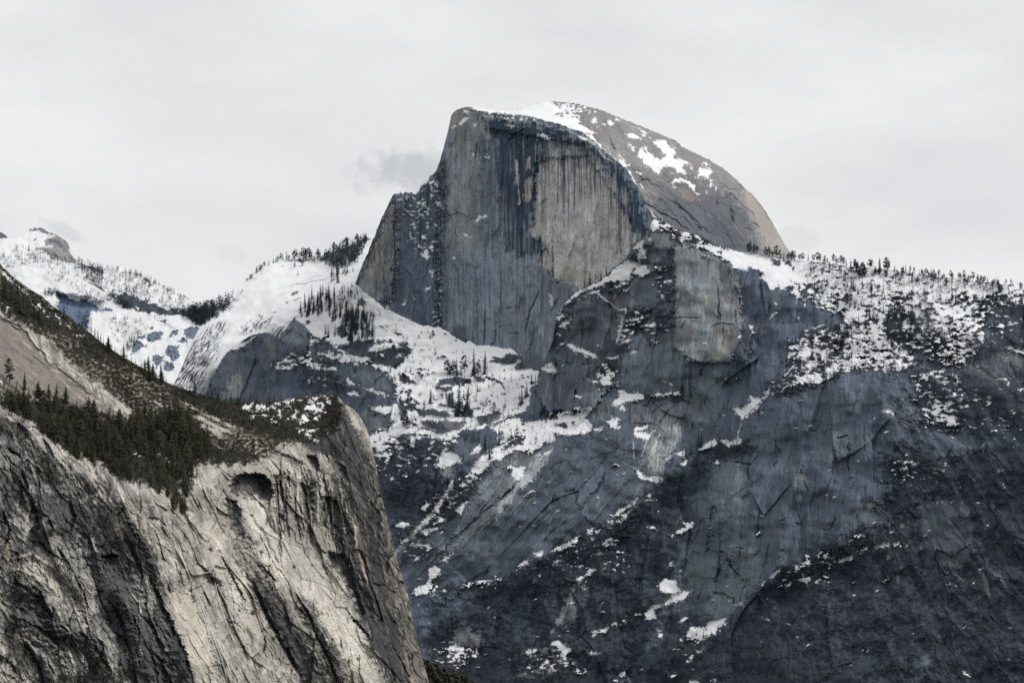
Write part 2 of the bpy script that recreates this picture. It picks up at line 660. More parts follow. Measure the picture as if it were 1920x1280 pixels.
def far_peak():
    L = Land([-200, 470, -40, 430, 0, 434, 8, 438, 18, 446, 30, 448, 45, 440, 54, 431, 60, 427, 70, 425, 82, 428, 95, 434, 108, 441, 120, 447, 127, 455,
              130, 464, 133, 473, 138, 483, 146, 491, 160, 497, 170, 500, 190, 505, 200, 502, 225, 501, 245, 505, 265, 512, 290, 525, 320, 541,
              345, 553, 362, 565, 380, 590, 430, 620], -200, 430, 640, 1.0, (1.0, 5), 31)
    L.col[:] = (0.19, 0.19, 0.195)
    L.snow[:] = 1
    t = lambda *p: T(0, 400, p)
    L.cut_snow(t(330, 320, 400, 290, 395, 245, 430, 225, 520, 200, 600, 235, 640, 290, 620, 335, 690, 410, 700, 440, 650, 460, 560, 430, 460, 400, 400, 345), 0.8, 2.0, (0.27, 0.255, 0.245))
    L.paint(t(440, 235, 540, 250, 600, 300, 600, 340, 540, 300, 480, 270), (0.10, 0.125, 0.165), 0.85, 2, 2)
    L.paint(t(370, 310, 470, 330, 520, 420, 470, 410, 400, 350), (0.12, 0.14, 0.18), 0.6, 3, 2)
    L.add_snow(t(400, 300, 440, 288, 475, 295, 440, 305, 400, 306), 0.7, 0.8)
    L.cut_snow(t(260, 155, 330, 122, 420, 160, 510, 195, 450, 195, 370, 165, 300, 160), 0.8, 2.4, (0.17, 0.18, 0.20))
    L.cut_snow(t(290, 240, 330, 220, 320, 240), 0.8, 1.2, (0.2, 0.2, 0.21))
    L.cut_snow(t(-60, 120, 0, 150, 40, 190, 95, 225, 30, 225, -60, 215), 0.8, 1.6, (0.1, 0.11, 0.13))
    L.cut_snow(t(1290, 560, 1330, 570, 1340, 640, 1290, 620), 0.8, 2.2, (0.22, 0.215, 0.215))
    L.cut_snow(t(1130, 490, 1210, 510, 1290, 560, 1250, 550), 0.8, 2.2, (0.2, 0.2, 0.2))
    L.cut_snow(t(1440, 620, 1530, 690, 1500, 720, 1440, 680), 0.8, 2.5, (0.2, 0.2, 0.21))
    L.cut_snow(t(1620, 715, 1680, 725, 1750, 800, 1690, 770), 0.8, 2.0, (0.25, 0.24, 0.24))
    L.speckle(t(960, 470, 1300, 520, 1760, 790, 1700, 860, 1500, 830, 1200, 720, 950, 600), 0.3, 4, 3)
    L.wood(t(690, 420, 760, 410, 900, 460, 940, 520, 900, 560, 800, 500, 700, 450), 0.9, 2, 4, True)
    L.speckle(t(1300, 560, 1520, 660, 1560, 720, 1400, 650), 0.1, 4, 3)
    L.speckle(t(440, 440, 700, 440, 940, 600, 1060, 740, 850, 640, 560, 540), 0.3, 4, 3)
    L.wood(t(960, 690, 1010, 690, 1100, 720, 1200, 735, 1330, 795, 1500, 845, 1650, 860, 1740, 820, 1900, 800, 1900, 950, 1500, 930, 1180, 860, 1080, 830), 1.0, 1.5, 4, True)
    L.wood(t(560, 520, 700, 570, 880, 640, 1000, 730, 960, 730, 840, 660, 640, 575), 0.9, 1.5, 3, True)
    L.settle((7, 5), (0.05, 0.065, 0.09))
    Yd = 9900 + 0.9 * (L.X - 130) * 0.6 + 5.0 * (560 - L.Y) - 0.02 * 0
    rk = 1 - L.snow
    L.R += 26 * fbm(L.X / 45, L.Y / 40, 3, 33) + rk * (7 * fbm(L.X / 9, L.Y / 9, 3, 34) + 8 * flow(L.X, L.Y, 1.05, 7, 4, 2, 36))
    L.finish('far_mountain', 'distant snowy summit with a bare grey granite knob, far left behind the wooded snow bench', Yd, ROCK_FAR, snow_col=(0.73, 0.745, 0.77), back=(1500, 0.5))
    return L


def far_bench():
    L = Land([-200, 490, 20, 502, 60, 503, 82, 502, 100, 507, 125, 514, 150, 522, 175, 535, 200, 550, 222, 566, 232, 572, 260, 585, 300, 592, 340, 590, 370, 584,
              400, 576, 430, 566, 450, 556, 470, 552], -200, 470, 760, 1.0, (0.7, 6), 41)
    L.col[:] = BLUE_ROCK
    L.snow[:] = 1
    t = lambda *p: T(0, 400, p)
    cliff = (0.10, 0.145, 0.23)
    L.cut_snow(t(535, 720, 560, 702, 585, 715, 620, 760, 690, 790, 720, 775, 760, 768, 800, 800, 870, 825, 905, 880, 820, 886, 792, 950, 790, 1030, 700, 1020, 560, 930, 515, 850), 0.8, 1.8, cliff)
    L.paint(t(700, 900, 800, 890, 790, 1020, 700, 1010), (0.075, 0.10, 0.16), 0.7, 4, 3)
    L.streak(t(555, 720, 545, 850), 5, (0.17, 0.21, 0.29), 0.6)
    L.streak(t(640, 800, 650, 950), 6, (0.16, 0.20, 0.28), 0.5)
    L.cut_snow(t(915, 875, 950, 842, 1015, 865, 1000, 875), 0.7, 1.0, cliff)
    rk = (0.125, 0.155, 0.205)
    for p in ((1320, 1080, 1380, 1068, 1440, 1062, 1468, 1085, 1440, 1120, 1380, 1160, 1320, 1130), (1635, 1035, 1700, 1030, 1770, 1010, 1790, 1070, 1740, 1135, 1690, 1120, 1660, 1090),
              (1235, 1085, 1280, 1010, 1310, 1028, 1250, 1115), (1205, 1150, 1270, 1140, 1315, 1195, 1260, 1220, 1180, 1265), (1480, 1240, 1510, 1190, 1560, 1180, 1612, 1185, 1610, 1290, 1560, 1330, 1520, 1300),
              (1260, 1110, 1305, 1085, 1310, 1125, 1270, 1135), (1520, 1080, 1560, 1060, 1600, 1040, 1590, 1090, 1530, 1110), (1600, 1145, 1650, 1120, 1695, 1155, 1640, 1158),
              (1415, 965, 1490, 955, 1492, 985, 1440, 980), (1460, 990, 1490, 985, 1485, 1010), (1345, 1025, 1380, 1022, 1375, 1040), (1000, 1060, 1060, 1040, 1070, 1070, 1020, 1110),
              (1375, 1280, 1430, 1275, 1475, 1300, 1400, 1400, 1380, 1350), (1480, 1330, 1560, 1340, 1580, 1390, 1520, 1430, 1470, 1390)):
        L.cut_snow(t(*p), 0.8, 2.2, rk)
    L.speckle(t(420, 520, 800, 620, 1070, 790, 1050, 800, 800, 740, 560, 690, 420, 600), 0.5, 5, 4)
    L.speckle(t(1000, 900, 1300, 890, 1400, 980, 1200, 1150, 1050, 1150, 980, 1050), 0.52, 5, 4)
    L.wood(t(1085, 790, 1130, 770, 1300, 820, 1500, 880, 1700, 880, 1800, 830, 1950, 780, 1950, 860, 1850, 960, 1790, 1010, 1720, 960, 1620, 905, 1480, 912, 1300, 870, 1120, 840), 1.0, 2, 3, True)
    L.wood(t(930, 690, 1000, 740, 1100, 790, 1180, 830, 1060, 830, 970, 770), 1.0, 2, 3, True)
    L.settle((7, 5), (0.045, 0.06, 0.085))
    Yd = 8700 + 3.2 * (600 - L.Y) + 0.2 * (L.X - 200)
    # the blue cliff drops steeply below its rim
    b, m = L.mask(t(515, 720, 905, 800, 905, 880, 792, 900, 790, 1040, 500, 1040), 8, 2)
    R2 = np.zeros_like(L.X)
    R2[b] = m * -60
    L.R += R2
    rkm = 1 - L.snow
    L.R += 20 * fbm(L.X / 50, L.Y / 40, 3, 43) + rkm * (10 * fbm(L.X / 10, L.Y / 9, 3, 44) + 6 * flow(L.X, L.Y, 1.5, 6, 5, 2, 46))
    L.finish('far_bench', 'snow bench with a sheer bluish cliff and dark boulders below the far summit', Yd, ROCK_FAR, snow_col=(0.73, 0.745, 0.77), back=(900, 0.4), vegrough=9)
    return L


def snow_slope():
    L = Land([300, 760, 318, 735, 330, 712, 343, 684, 360, 640, 376, 612, 396, 604, 414, 593, 428, 584, 434, 570, 438, 560, 446, 545, 458, 531, 470, 517, 484, 504,
              500, 494, 520, 489, 545, 486, 560, 484, 590, 480, 620, 474, 650, 463, 672, 452, 690, 444, 730, 430], 300, 730, 780, 1.0, (1.0, 9), 51)
    L.col[:] = (0.15, 0.175, 0.21)
    L.snow[:] = 1
    t = lambda *p: T(320, 420, p)
    ang = math.radians(122)
    fl = flow(L.X, L.Y, ang, 2.4, 8, 4, 55, 0.65, 0.15)

    def streaky(P, d, soft=8):
        b, m = L.mask(P, soft, 4)
        if b:
            cover = sst(-0.26, 0.26, fl[b] + 0.5 * L.nm[b] + d)
            L.snow[b] *= 1 - m * (1 - cover)
    streaky(t(60, 1270, 130, 1120, 230, 1020, 330, 930, 430, 880, 500, 880, 540, 900, 480, 1000, 400, 1090, 330, 1190, 200, 1240), 0.10)
    streaky(t(0, 1480, 60, 1270, 200, 1180, 330, 1180, 420, 1080, 440, 1180, 300, 1330, 300, 1500), 0.12)
    streaky(t(600, 990, 640, 930, 720, 890, 830, 860, 920, 850, 880, 900, 780, 960, 660, 990), 0.06, 4)
    streaky(t(880, 1010, 960, 930, 1080, 900, 1130, 860, 1080, 960, 960, 1040), 0.1, 4)
    streaky(t(520, 770, 560, 690, 640, 600, 600, 680, 545, 770), -0.02, 3)
    for p in ((1080, 640, 1095, 612, 1145, 602, 1140, 622, 1100, 640), (1030, 708, 1055, 695, 1050, 715), (1090, 685, 1160, 660, 1170, 668, 1120, 690),
              (980, 385, 1015, 372, 1012, 380), (1055, 370, 1085, 362, 1085, 370), (780, 820, 830, 830, 800, 832), (900, 800, 945, 786, 940, 796),
              (755, 495, 775, 487, 770, 500), (800, 455, 820, 445, 815, 456)):
        L.cut_snow(t(*p), 0.7, 0.7, (0.22, 0.2, 0.18))
    for pl, w, k in ((t(1050, 562, 1120, 545, 1230, 528, 1340, 505, 1420, 492), 1.5, 0.75), (t(1120, 535, 1220, 500, 1330, 470, 1400, 455), 1.3, 0.4), (t(940, 650, 1030, 620, 1090, 600), 1.3, 0.35)):
        b, m = L.line(pl, w, k, 0.5)
        L.snow[b] *= 1 - m
    L.wood(t(1370, 320, 1460, 230, 1600, 180, 1770, 130, 1745, 200, 1660, 300, 1560, 340, 1440, 370), 0.85, 2, 6, True)
    L.speckle(t(1130, 840, 1240, 640, 1480, 600, 1700, 560, 1800, 700, 1850, 1060, 1500, 1100, 1250, 1050, 1220, 900), 0.62, 6, 4)
    L.settle((5.0, 4.0), (0.04, 0.05, 0.06))
    Yd = rbf([(320, 730, 7330), (345, 690, 7360), (380, 615, 7450), (440, 560, 7560), (500, 495, 7720), (590, 480, 7800), (690, 444, 7820),
              (450, 620, 7400), (520, 560, 7500), (600, 560, 7450), (650, 540, 7400), (560, 600, 7400), (400, 690, 7300), (520, 660, 7460), (680, 600, 7420), (700, 760, 7500), (560, 700, 7520), (480, 760, 7480), (420, 770, 7420), (320, 780, 7200)], L.X, L.Y)
    rkm = 1 - L.snow
    L.R += 9 * fbm(L.X / 60, L.Y / 50, 3, 53) + 1.4 * flow(L.X, L.Y, ang, 14, 4, 2, 57) + rkm * 6 * fl
    L.finish('snow_slope', 'broad smooth snow slope with a wooded crest, left of the great granite dome', Yd, ROCK_FAR, back=(900, 0.6), vegrough=7)
    return L


# ------------------------------------------------------------------ the great dome
def dome():
    L = Land([640, 566, 660, 545, 667, 530, 675, 506, 690, 472, 700, 447, 715, 412, 728, 382, 736, 367, 746, 363, 758, 360, 770, 361, 778, 364, 785, 359, 791, 346, 800, 342,
              806, 331, 815, 324, 821, 312, 826, 296, 832, 276, 838, 254, 843, 232, 846, 217, 853, 208, 864, 203, 878, 200, 905, 203, 930, 208, 950, 209, 975, 204, 1000, 197,
              1020, 192, 1040, 191, 1075, 194, 1100, 199, 1130, 208, 1160, 220, 1200, 236, 1235, 250, 1262, 262, 1272, 268, 1277, 275, 1300, 285, 1330, 300, 1355, 315,
              1368, 326, 1385, 341, 1398, 354, 1410, 363, 1425, 381, 1440, 403, 1455, 429, 1470, 456, 1480, 470, 1500, 500], 640, 1500, 730, 1.0, (1.2, 5), 61)
    crag = sst(835, 820, L.xs) * 2.2 * fbm(L.xs / 5, L.xs * 0 + 3.3, 4, 90, 0.6)
    L.top = L.top + crag
    L.Y = L.Y + crag[None, :] * np.linspace(1, 0, L.ny)[:, None]
    X, Y = L.X, L.Y
    edge = [(880, 206), (930, 214), (985, 218), (1020, 226), (1050, 234), (1085, 246), (1110, 262), (1140, 288), (1165, 308), (1182, 330), (1200, 358), (1215, 392), (1228, 418), (1262, 480), (1300, 560), (1340, 640), (1380, 740)]
    de, _, side = seg_dist(edge, X, Y, False)
    flank = (side < 0)                       # right of / above the rim
    sky = L.sky
    ds, _, _ = seg_dist([tuple(p) for p in sky[sky[:, 0] >= 950]], X, Y, False)
    u = np.where(flank, de / (de + ds + 1e-3), 0)
    # ---- colour of the face
    L.col[:] = (0.20, 0.228, 0.258)
    vs = fbm(X / 5.5, Y / 130, 4, 62, 0.6)
    vs2 = fbm(X / 2.6, Y / 75, 3, 63, 0.6)
    vb = fbm(X / 28, Y / 60, 3, 64)
    L.paint([(845, 300), (860, 250), (900, 300), (905, 380), (890, 470), (860, 520), (838, 480), (835, 380)], (0.225, 0.235, 0.235), 0.75, 14, 6, 6)
    L.paint([(880, 200), (935, 212), (925, 260), (900, 285), (870, 300), (850, 280), (850, 225)], (0.20, 0.20, 0.195), 0.7, 8, 4)
    L.paint([(846, 215), (866, 203), (876, 210), (856, 240), (842, 250)], (0.26, 0.245, 0.21), 0.8, 3, 3)
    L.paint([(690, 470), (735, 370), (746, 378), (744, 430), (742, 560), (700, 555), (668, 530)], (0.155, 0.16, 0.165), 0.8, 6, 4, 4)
    L.paint([(729, 385), (740, 380), (741, 425), (732, 430)], (0.24, 0.2, 0.16), 0.6, 3, 2, 2)
    L.paint([(697, 480), (715, 440), (722, 500), (705, 540)], (0.21, 0.195, 0.17), 0.6, 6, 4, 4)
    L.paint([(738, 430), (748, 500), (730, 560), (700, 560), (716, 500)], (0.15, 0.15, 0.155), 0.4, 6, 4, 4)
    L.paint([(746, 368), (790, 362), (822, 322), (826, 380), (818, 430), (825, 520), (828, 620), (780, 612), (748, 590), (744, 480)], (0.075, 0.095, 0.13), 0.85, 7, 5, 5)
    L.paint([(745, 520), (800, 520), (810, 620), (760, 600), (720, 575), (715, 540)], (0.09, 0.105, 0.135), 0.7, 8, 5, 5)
    L.paint([(826, 470), (960, 480), (1040, 500), (1060, 560), (1040, 690), (940, 670), (860, 650), (820, 610)], (0.165, 0.195, 0.235), 0.75, 14, 8, 6)
    L.paint([(835, 560), (870, 540), (880, 620), (850, 635)], (0.18, 0.205, 0.225), 0.6, 10, 5, 5)
    L.paint([(955, 520), (1000, 510), (1010, 650), (960, 650)], (0.155, 0.16, 0.18), 0.55, 10, 5, 5)
    # the pale scar and the black water stains round it
    tan = (0.48, 0.465, 0.44)
    L.paint([(1008, 305), (1030, 278), (1060, 285), (1100, 290), (1122, 305), (1140, 335), (1168, 385), (1185, 420), (1196, 440), (1190, 470), (1165, 495), (1130, 520), (1100, 548), (1060, 540), (1028, 522), (1008, 495), (1022, 465), (1002, 448), (990, 432), (996, 400), (1000, 350)], tan, 0.95, 8, 3, 9)
    L.paint([(1100, 310), (1125, 320), (1165, 390), (1180, 450), (1150, 490), (1120, 420)], (0.36, 0.35, 0.335), 0.6, 10, 5, 8)
    L.paint([(1040, 340), (1080, 330), (1090, 420), (1050, 440)], (0.40, 0.40, 0.385), 0.7, 12, 6, 5)
    L.paint([(1010, 480), (1040, 480), (1050, 520), (1020, 520)], (0.48, 0.455, 0.405), 0.7, 4, 3)
    L.paint([(1050, 505), (1075, 500), (1105, 515), (1095, 530), (1060, 525)], (0.37, 0.355, 0.29), 0.7, 3, 2)
    L.paint([(1010, 498), (1060, 530), (1100, 548), (1060, 580), (1010, 560), (980, 520)], (0.14, 0.155, 0.18), 0.75, 5, 3, 3)
    dk = (0.028, 0.042, 0.070)
    L.paint([(905, 226), (940, 224), (1000, 236), (1060, 246), (1110, 272), (1150, 305), (1180, 345), (1205, 392), (1216, 430), (1205, 446), (1196, 440), (1182, 410), (1160, 365), (1140, 325), (1118, 298), (1090, 278), (1050, 272), (1012, 276), (990, 290), (960, 270), (925, 262)], dk, 0.95, 9, 4, 8)
    L.paint([(930, 255), (985, 262), (1012, 276), (1008, 330), (1002, 380), (998, 420), (988, 440), (1010, 448), (1020, 462), (1010, 478), (975, 482), (948, 470), (940, 440), (935, 380), (925, 330)], dk, 0.98, 7, 3, 6)
    L.paint([(900, 260), (935, 262), (938, 360), (940, 460), (915, 450), (900, 380)], (0.07, 0.088, 0.12), 0.7, 9, 5, 8)
    L.paint([(880, 320), (930, 330), (935, 440), (905, 460), (880, 420)], (0.12, 0.14, 0.17), 0.5, 10, 5, 6)
    # slivers of pale rock inside the stain
    for p in (((984, 336), (997, 333), (996, 372), (986, 386)), ((970, 330), (974, 326), (976, 380), (971, 384)), ((978, 350), (981, 350), (982, 376), (979, 376)),
              ((986, 300), (993, 296), (992, 316), (986, 318)), ((966, 300), (969, 300), (969, 345), (966, 345))):
        L.paint(p, (0.36, 0.325, 0.285), 0.9, 1.2, 0.8, 1)
    rain = np.random.default_rng(5)
    for i in range(130):                      # drips across the upper edge of the scar
        x = 1012 + rain.random() * 185
        ytop = np.interp(x, [1010, 1040, 1100, 1130, 1165, 1200], [280, 272, 280, 310, 360, 410]) - 6 + rain.random() * 10
        ln = 20 + rain.random() ** 2 * 130
        L.streak([(x, ytop), (x + rain.normal(0, 1), ytop + ln * 0.5), (x + rain.normal(0, 1.5), ytop + ln)], 1.0 + rain.random() * 1.7, dk, 0.4 + 0.4 * rain.random(), 0.5, 0.12)
    for i in range(70):
        x = 1000 + rain.random() * 190
        ytop = np.interp(x, [1010, 1040, 1100, 1130, 1165, 1200], [280, 262, 270, 300, 350, 400]) - 14 + rain.random() * 26
        ln = 14 + rain.random() * 40
        L.streak([(x, ytop), (x + 0.5, ytop + ln)], 1.2 + rain.random() * 1.0, (0.32, 0.31, 0.29), 0.65, 0.5, 0.1)
    for i in range(190):                      # fainter streaks over the whole wall
        x = 835 + rain.random() * 205
        yt = 230 + rain.random() * 380
        ln = 40 + rain.random() * 130
        c = (0.24, 0.24, 0.235) if rain.random() < 0.5 else (0.085, 0.10, 0.13)
        L.streak([(x, yt), (x + rain.normal(0, 1.5), yt + ln)], 1.0 + rain.random() * 2.6, c, 0.2 + 0.4 * rain.random(), 0.7, 0.15)
    for i in range(26):
        x = 690 + rain.random() * 55
        yt = max(np.interp(x, [690, 740], [475, 370]), 380 + rain.random() * 100)
        c = rain.choice(3)
        c = ((0.23, 0.19, 0.15), (0.07, 0.08, 0.095), (0.23, 0.22, 0.195))[c]
        L.streak([(x, yt), (x + rain.normal(0, 2), yt + 30 + rain.random() * 70)], 1.5 + rain.random() * 2.5, c, 0.6, 0.8)
    patch = sst(-0.3, 0.4, fbm(X / 50, Y / 60, 2, 60))
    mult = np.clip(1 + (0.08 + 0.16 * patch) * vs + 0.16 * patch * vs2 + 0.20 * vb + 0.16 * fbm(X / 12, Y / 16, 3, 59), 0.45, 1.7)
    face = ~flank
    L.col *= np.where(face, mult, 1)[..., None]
    tm = np.zeros_like(X)
    b, m = L.mask([(1008, 290), (1100, 285), (1165, 380), (1196, 440), (1165, 500), (1100, 548), (1028, 522), (1008, 490), (992, 430), (998, 350)], 8, 3)
    tm[b] = m
    tint = np.array([1.06, 1.11, 1.155], np.float32) * (1 - tm)[..., None] + np.array([0.94, 0.97, 1.0], np.float32) * tm[..., None]
    L.col *= np.where(face[..., None], tint, 1)
    # ---- colour of the rounded flank
    fl = flow(X, Y, math.radians(38), 5, 5, 3, 66)
    flc = np.array([0.222, 0.220, 0.222], np.float32) * (1 + 0.16 * fl + 0.10 * vb)[..., None]
    L.col = np.where(flank[..., None], flc, L.col).astype(np.float32)
    keep = L.col.copy()
    L.paint([(1215, 400), (1235, 345), (1280, 330), (1330, 340), (1380, 372), (1402, 400), (1415, 440), (1430, 480), (1300, 470), (1240, 430)], (0.105, 0.117, 0.14), 0.9, 12, 8, 5)
    L.paint([(1330, 400), (1370, 410), (1400, 470), (1370, 480), (1330, 450)], (0.08, 0.092, 0.115), 0.7, 10, 6)
    L.paint([(1165, 300), (1230, 330), (1300, 335), (1360, 350), (1320, 370), (1240, 370), (1195, 345)], (0.155, 0.158, 0.165), 0.7, 10, 8, 4)
    L.paint([(1395, 352), (1412, 364), (1442, 404), (1480, 470), (1440, 480), (1415, 420), (1398, 385)], (0.33, 0.31, 0.285), 0.8, 8, 4)
    L.paint([(1270, 355), (1300, 350), (1310, 375), (1285, 378)], (0.26, 0.22, 0.19), 0.5, 4, 3)
    t4 = lambda *p: T(1000, 180, p)
    t7 = lambda *p: T(1360, 300, p)
    for p, w in ((t4(1180, 910, 1260, 960, 1400, 1060, 1560, 1230), 3.5), (t4(1100, 1040, 1250, 1110, 1400, 1200), 3), (t4(925, 780, 980, 755, 1060, 760), 2.5), (t4(1660, 900, 1640, 1000), 3),
                 (t7(240, 560, 310, 610), 4), (t7(125, 225, 175, 265), 4.5), (t7(40, 400, 70, 560), 4), (t7(170, 610, 250, 640), 2.5), (t4(1770, 1010, 1790, 1130), 3), (t4(1240, 385, 1310, 415), 3), (t7(340, 450, 430, 580), 2.5)):
        L.streak(p, w, (0.09, 0.095, 0.11), 0.6, 1.6)
        L.groove(p, w * 1.2, 6)
    for i in range(170):
        x, y = 1080 + rain.random() * 370, 205 + rain.random() * 260
        ln = 8 + rain.random() * 30
        a = math.radians(36 + (x - 1130) * 0.07)
        L.streak([(x, y), (x + ln * math.cos(a), y + ln * math.sin(a))], 1.0 + rain.random() * 1.4, (0.11, 0.112, 0.12) if rain.random() < 0.6 else (0.34, 0.32, 0.295), 0.2 + 0.35 * rain.random(), 1.2, 0.5)
    L.col = np.where(flank[..., None], L.col, keep)
    # ---- snow
    S1 = L.add_snow
    S1([(905, 199), (935, 206), (962, 202), (1000, 194), (1025, 188), (1034, 189), (1046, 200), (1058, 198), (1078, 212), (1088, 218), (1085, 232), (1100, 240), (1118, 250), (1104, 252), (1080, 243), (1050, 234), (1020, 227), (1000, 219), (975, 215), (940, 212), (915, 208)], 0.8, 1.2)
    S1([(880, 198), (905, 201), (938, 210), (920, 212), (895, 206)], 0.7, 0.8)
    for i in range(26):
        x, y = 1036 + rain.random() * 52, 194 + rain.random() * 26
        L.cut_snow([(x, y), (x + 3 + rain.random() * 5, y + 1), (x + 5, y + 3), (x + 1, y + 3)], 0.6, 1.0, (0.25, 0.23, 0.21))
    L.speckle([(1034, 192), (1080, 195), (1120, 208), (1110, 214), (1080, 212), (1050, 205)], -0.05, 3, 2)
    for p in ((300, 270, 410, 270, 470, 300, 540, 330, 490, 345, 400, 310, 330, 300), (460, 345, 520, 350, 600, 430, 630, 480, 600, 490, 560, 420, 500, 370), (405, 360, 470, 370, 540, 410, 600, 470, 610, 495, 560, 460, 480, 410, 420, 385),
              (80, 345, 110, 350, 145, 395, 120, 400, 75, 365), (30, 390, 45, 345, 52, 350), (845, 665, 865, 665, 930, 800, 905, 780), (965, 800, 980, 810, 1015, 870, 1000, 865),
              (520, 205, 560, 200, 570, 240, 535, 235), (560, 265, 595, 270, 580, 290), (665, 225, 712, 222, 715, 260, 680, 258), (620, 250, 645, 255, 640, 262), (830, 342, 885, 330, 960, 370, 985, 390, 910, 380, 850, 365),
              (950, 292, 970, 295, 1010, 330, 990, 325), (960, 340, 1000, 350, 1010, 370), (1030, 365, 1060, 370, 1060, 382), (870, 265, 900, 275, 895, 285), (740, 205, 785, 218, 770, 224),
              (1070, 408, 1120, 400, 1170, 392, 1200, 420, 1230, 462, 1262, 470, 1275, 510, 1258, 545, 1290, 570, 1340, 590, 1390, 590, 1412, 612, 1352, 610, 1332, 650, 1370, 668, 1372, 700, 1310, 690, 1275, 655, 1200, 630, 1165, 638, 1140, 690, 1092, 690, 1055, 640, 992, 610, 985, 570, 940, 545, 938, 482, 970, 470, 1000, 502, 1020, 530, 1003, 470, 1050, 510, 1092, 560, 1150, 570, 1190, 530, 1130, 470),
              (1490, 642, 1520, 650, 1600, 655, 1605, 690, 1570, 740, 1485, 720), (1520, 605, 1550, 588, 1582, 625), (1470, 735, 1500, 740, 1490, 752), (1300, 560, 1400, 600, 1380, 615, 1320, 590),
              (1238, 795, 1262, 748, 1330, 740, 1400, 768, 1442, 800, 1455, 850, 1502, 880, 1480, 895, 1440, 860, 1400, 800, 1330, 762, 1280, 768, 1262, 790, 1275, 838),
              (850, 440, 872, 437, 922, 468, 900, 472), (880, 470, 915, 485, 905, 495), (755, 565, 800, 572, 835, 610, 880, 610, 830, 642, 790, 622), (920, 680, 940, 670, 1005, 690, 960, 702), (1590, 760, 1605, 760, 1600, 820, 1590, 800),
              (1550, 845, 1560, 855, 1555, 868), (1640, 805, 1655, 825, 1648, 830), (1410, 648, 1440, 652, 1425, 660), (1225, 700, 1260, 705, 1240, 712), (640, 510, 650, 540, 640, 545), (760, 540, 790, 540, 780, 560)):
        S1(t4(*p), 0.7, 1.3)
    for p in (t4(560, 470, 640, 560, 740, 600), t4(1050, 1020, 1080, 1080, 1120, 1110), t4(680, 500, 760, 590), t4(630, 470, 700, 540)):
        L.snow_line(p, 1.8, 0.9)
    t3 = lambda *p: T(640, 180, p)
    t5 = lambda *p: T(640, 420, p)
    for p in ((1200, 1140, 1235, 1085, 1300, 1072, 1305, 1090, 1250, 1100, 1215, 1140), (1060, 250, 1090, 200, 1140, 185, 1140, 200, 1080, 260), (1100, 140, 1140, 130, 1140, 165, 1120, 160), (1170, 515, 1195, 505, 1210, 520, 1180, 530),
              (860, 960, 890, 950, 900, 1000, 880, 990), (1480, 265, 1530, 262, 1560, 262, 1540, 285), (1430, 195, 1480, 200, 1550, 190, 1540, 212, 1480, 205), (990, 285, 1030, 265, 1000, 295),
              (1180, 255, 1225, 250, 1200, 275), (615, 1165, 650, 1140, 660, 1135, 630, 1165), (515, 930, 555, 925, 560, 945), (755, 770, 830, 760, 840, 780, 790, 790), (840, 790, 865, 790, 865, 830), (1300, 555, 1335, 552, 1320, 562)):
        S1(t3(*p), 0.7, 1.1)
    for p in ((660, 258, 735, 262, 748, 228, 772, 226, 780, 262, 790, 295, 770, 310, 735, 285, 690, 268), (1080, 90, 1110, 82, 1160, 122, 1140, 122, 1110, 100), (545, 725, 580, 690, 590, 690, 560, 730), (650, 670, 672, 670, 660, 690),
              (745, 580, 795, 565, 770, 595), (430, 700, 440, 685, 452, 700), (395, 760, 415, 720, 422, 745, 410, 775), (720, 110, 745, 95, 760, 130, 740, 135), (805, 430, 830, 430, 820, 470), (985, 320, 1020, 290, 1010, 320)):
        S1(t5(*p), 0.7, 1.2)
    L.speckle([(776, 366), (808, 330), (824, 318), (828, 360), (824, 420), (822, 480), (800, 480), (770, 470), (762, 440), (772, 420), (755, 400), (752, 372)], -0.6, 5, 4)
    L.speckle([(900, 212), (1000, 222), (1005, 232), (930, 226)], -0.35, 3, 2)
    L.speckle([(812, 480), (825, 480), (825, 640), (808, 640)], -0.6, 4, 3)
    L.snow_line(t5(1860, 620, 1890, 660, 1900, 740), 5, 0.45, 2)
    L.settle((8, 5.5), (0.045, 0.055, 0.075))
    L.veg *= 0.5
    # ---- shape
    face_Y = 7010 + (960 - X) * 0.80 + (460 - Y) * 0.20
    ex = np.array([e[0] for e in edge]); ey = np.array([e[1] for e in edge])
    bul = 330 * (1 - np.sqrt(np.clip(1 - u ** 2, 0, 1))) + 150 * u
    Yd = face_Y + np.where(flank, bul + 1.05 * de, 0)
    # left buttress stands forward of the main wall, with its own faces
    b, m = L.mask([(640, 566), (668, 520), (736, 362), (790, 355), (826, 300), (830, 360), (822, 480), (826, 640), (760, 620), (640, 600)], 12, 3, 3)
    L.R[b] += 34 * m
    b, m = L.mask([(640, 566), (668, 520), (736, 362), (744, 380), (741, 560), (700, 570)], 8, 2.5, 2)
    L.R[b] += 20 * m
    L.groove([(742, 372), (739, 430), (741, 500), (736, 560)], 2.6, 9, 2)
    L.groove([(826, 470), (822, 540), (824, 620)], 3, 7, 2)
    # overhanging brow at the top, scooped scar below
    b, m = L.mask([(905, 216), (1000, 228), (1060, 242), (1100, 262), (1090, 272), (1040, 262), (960, 250), (910, 240)], 3, 2)
    L.R[b] += 16 * m
    b, m = L.mask([(1008, 300), (1100, 292), (1170, 390), (1195, 440), (1150, 505), (1100, 545), (1050, 535), (1010, 490), (1020, 465), (995, 430)], 3, 2, 3)
    L.R[b] -= 12 * m
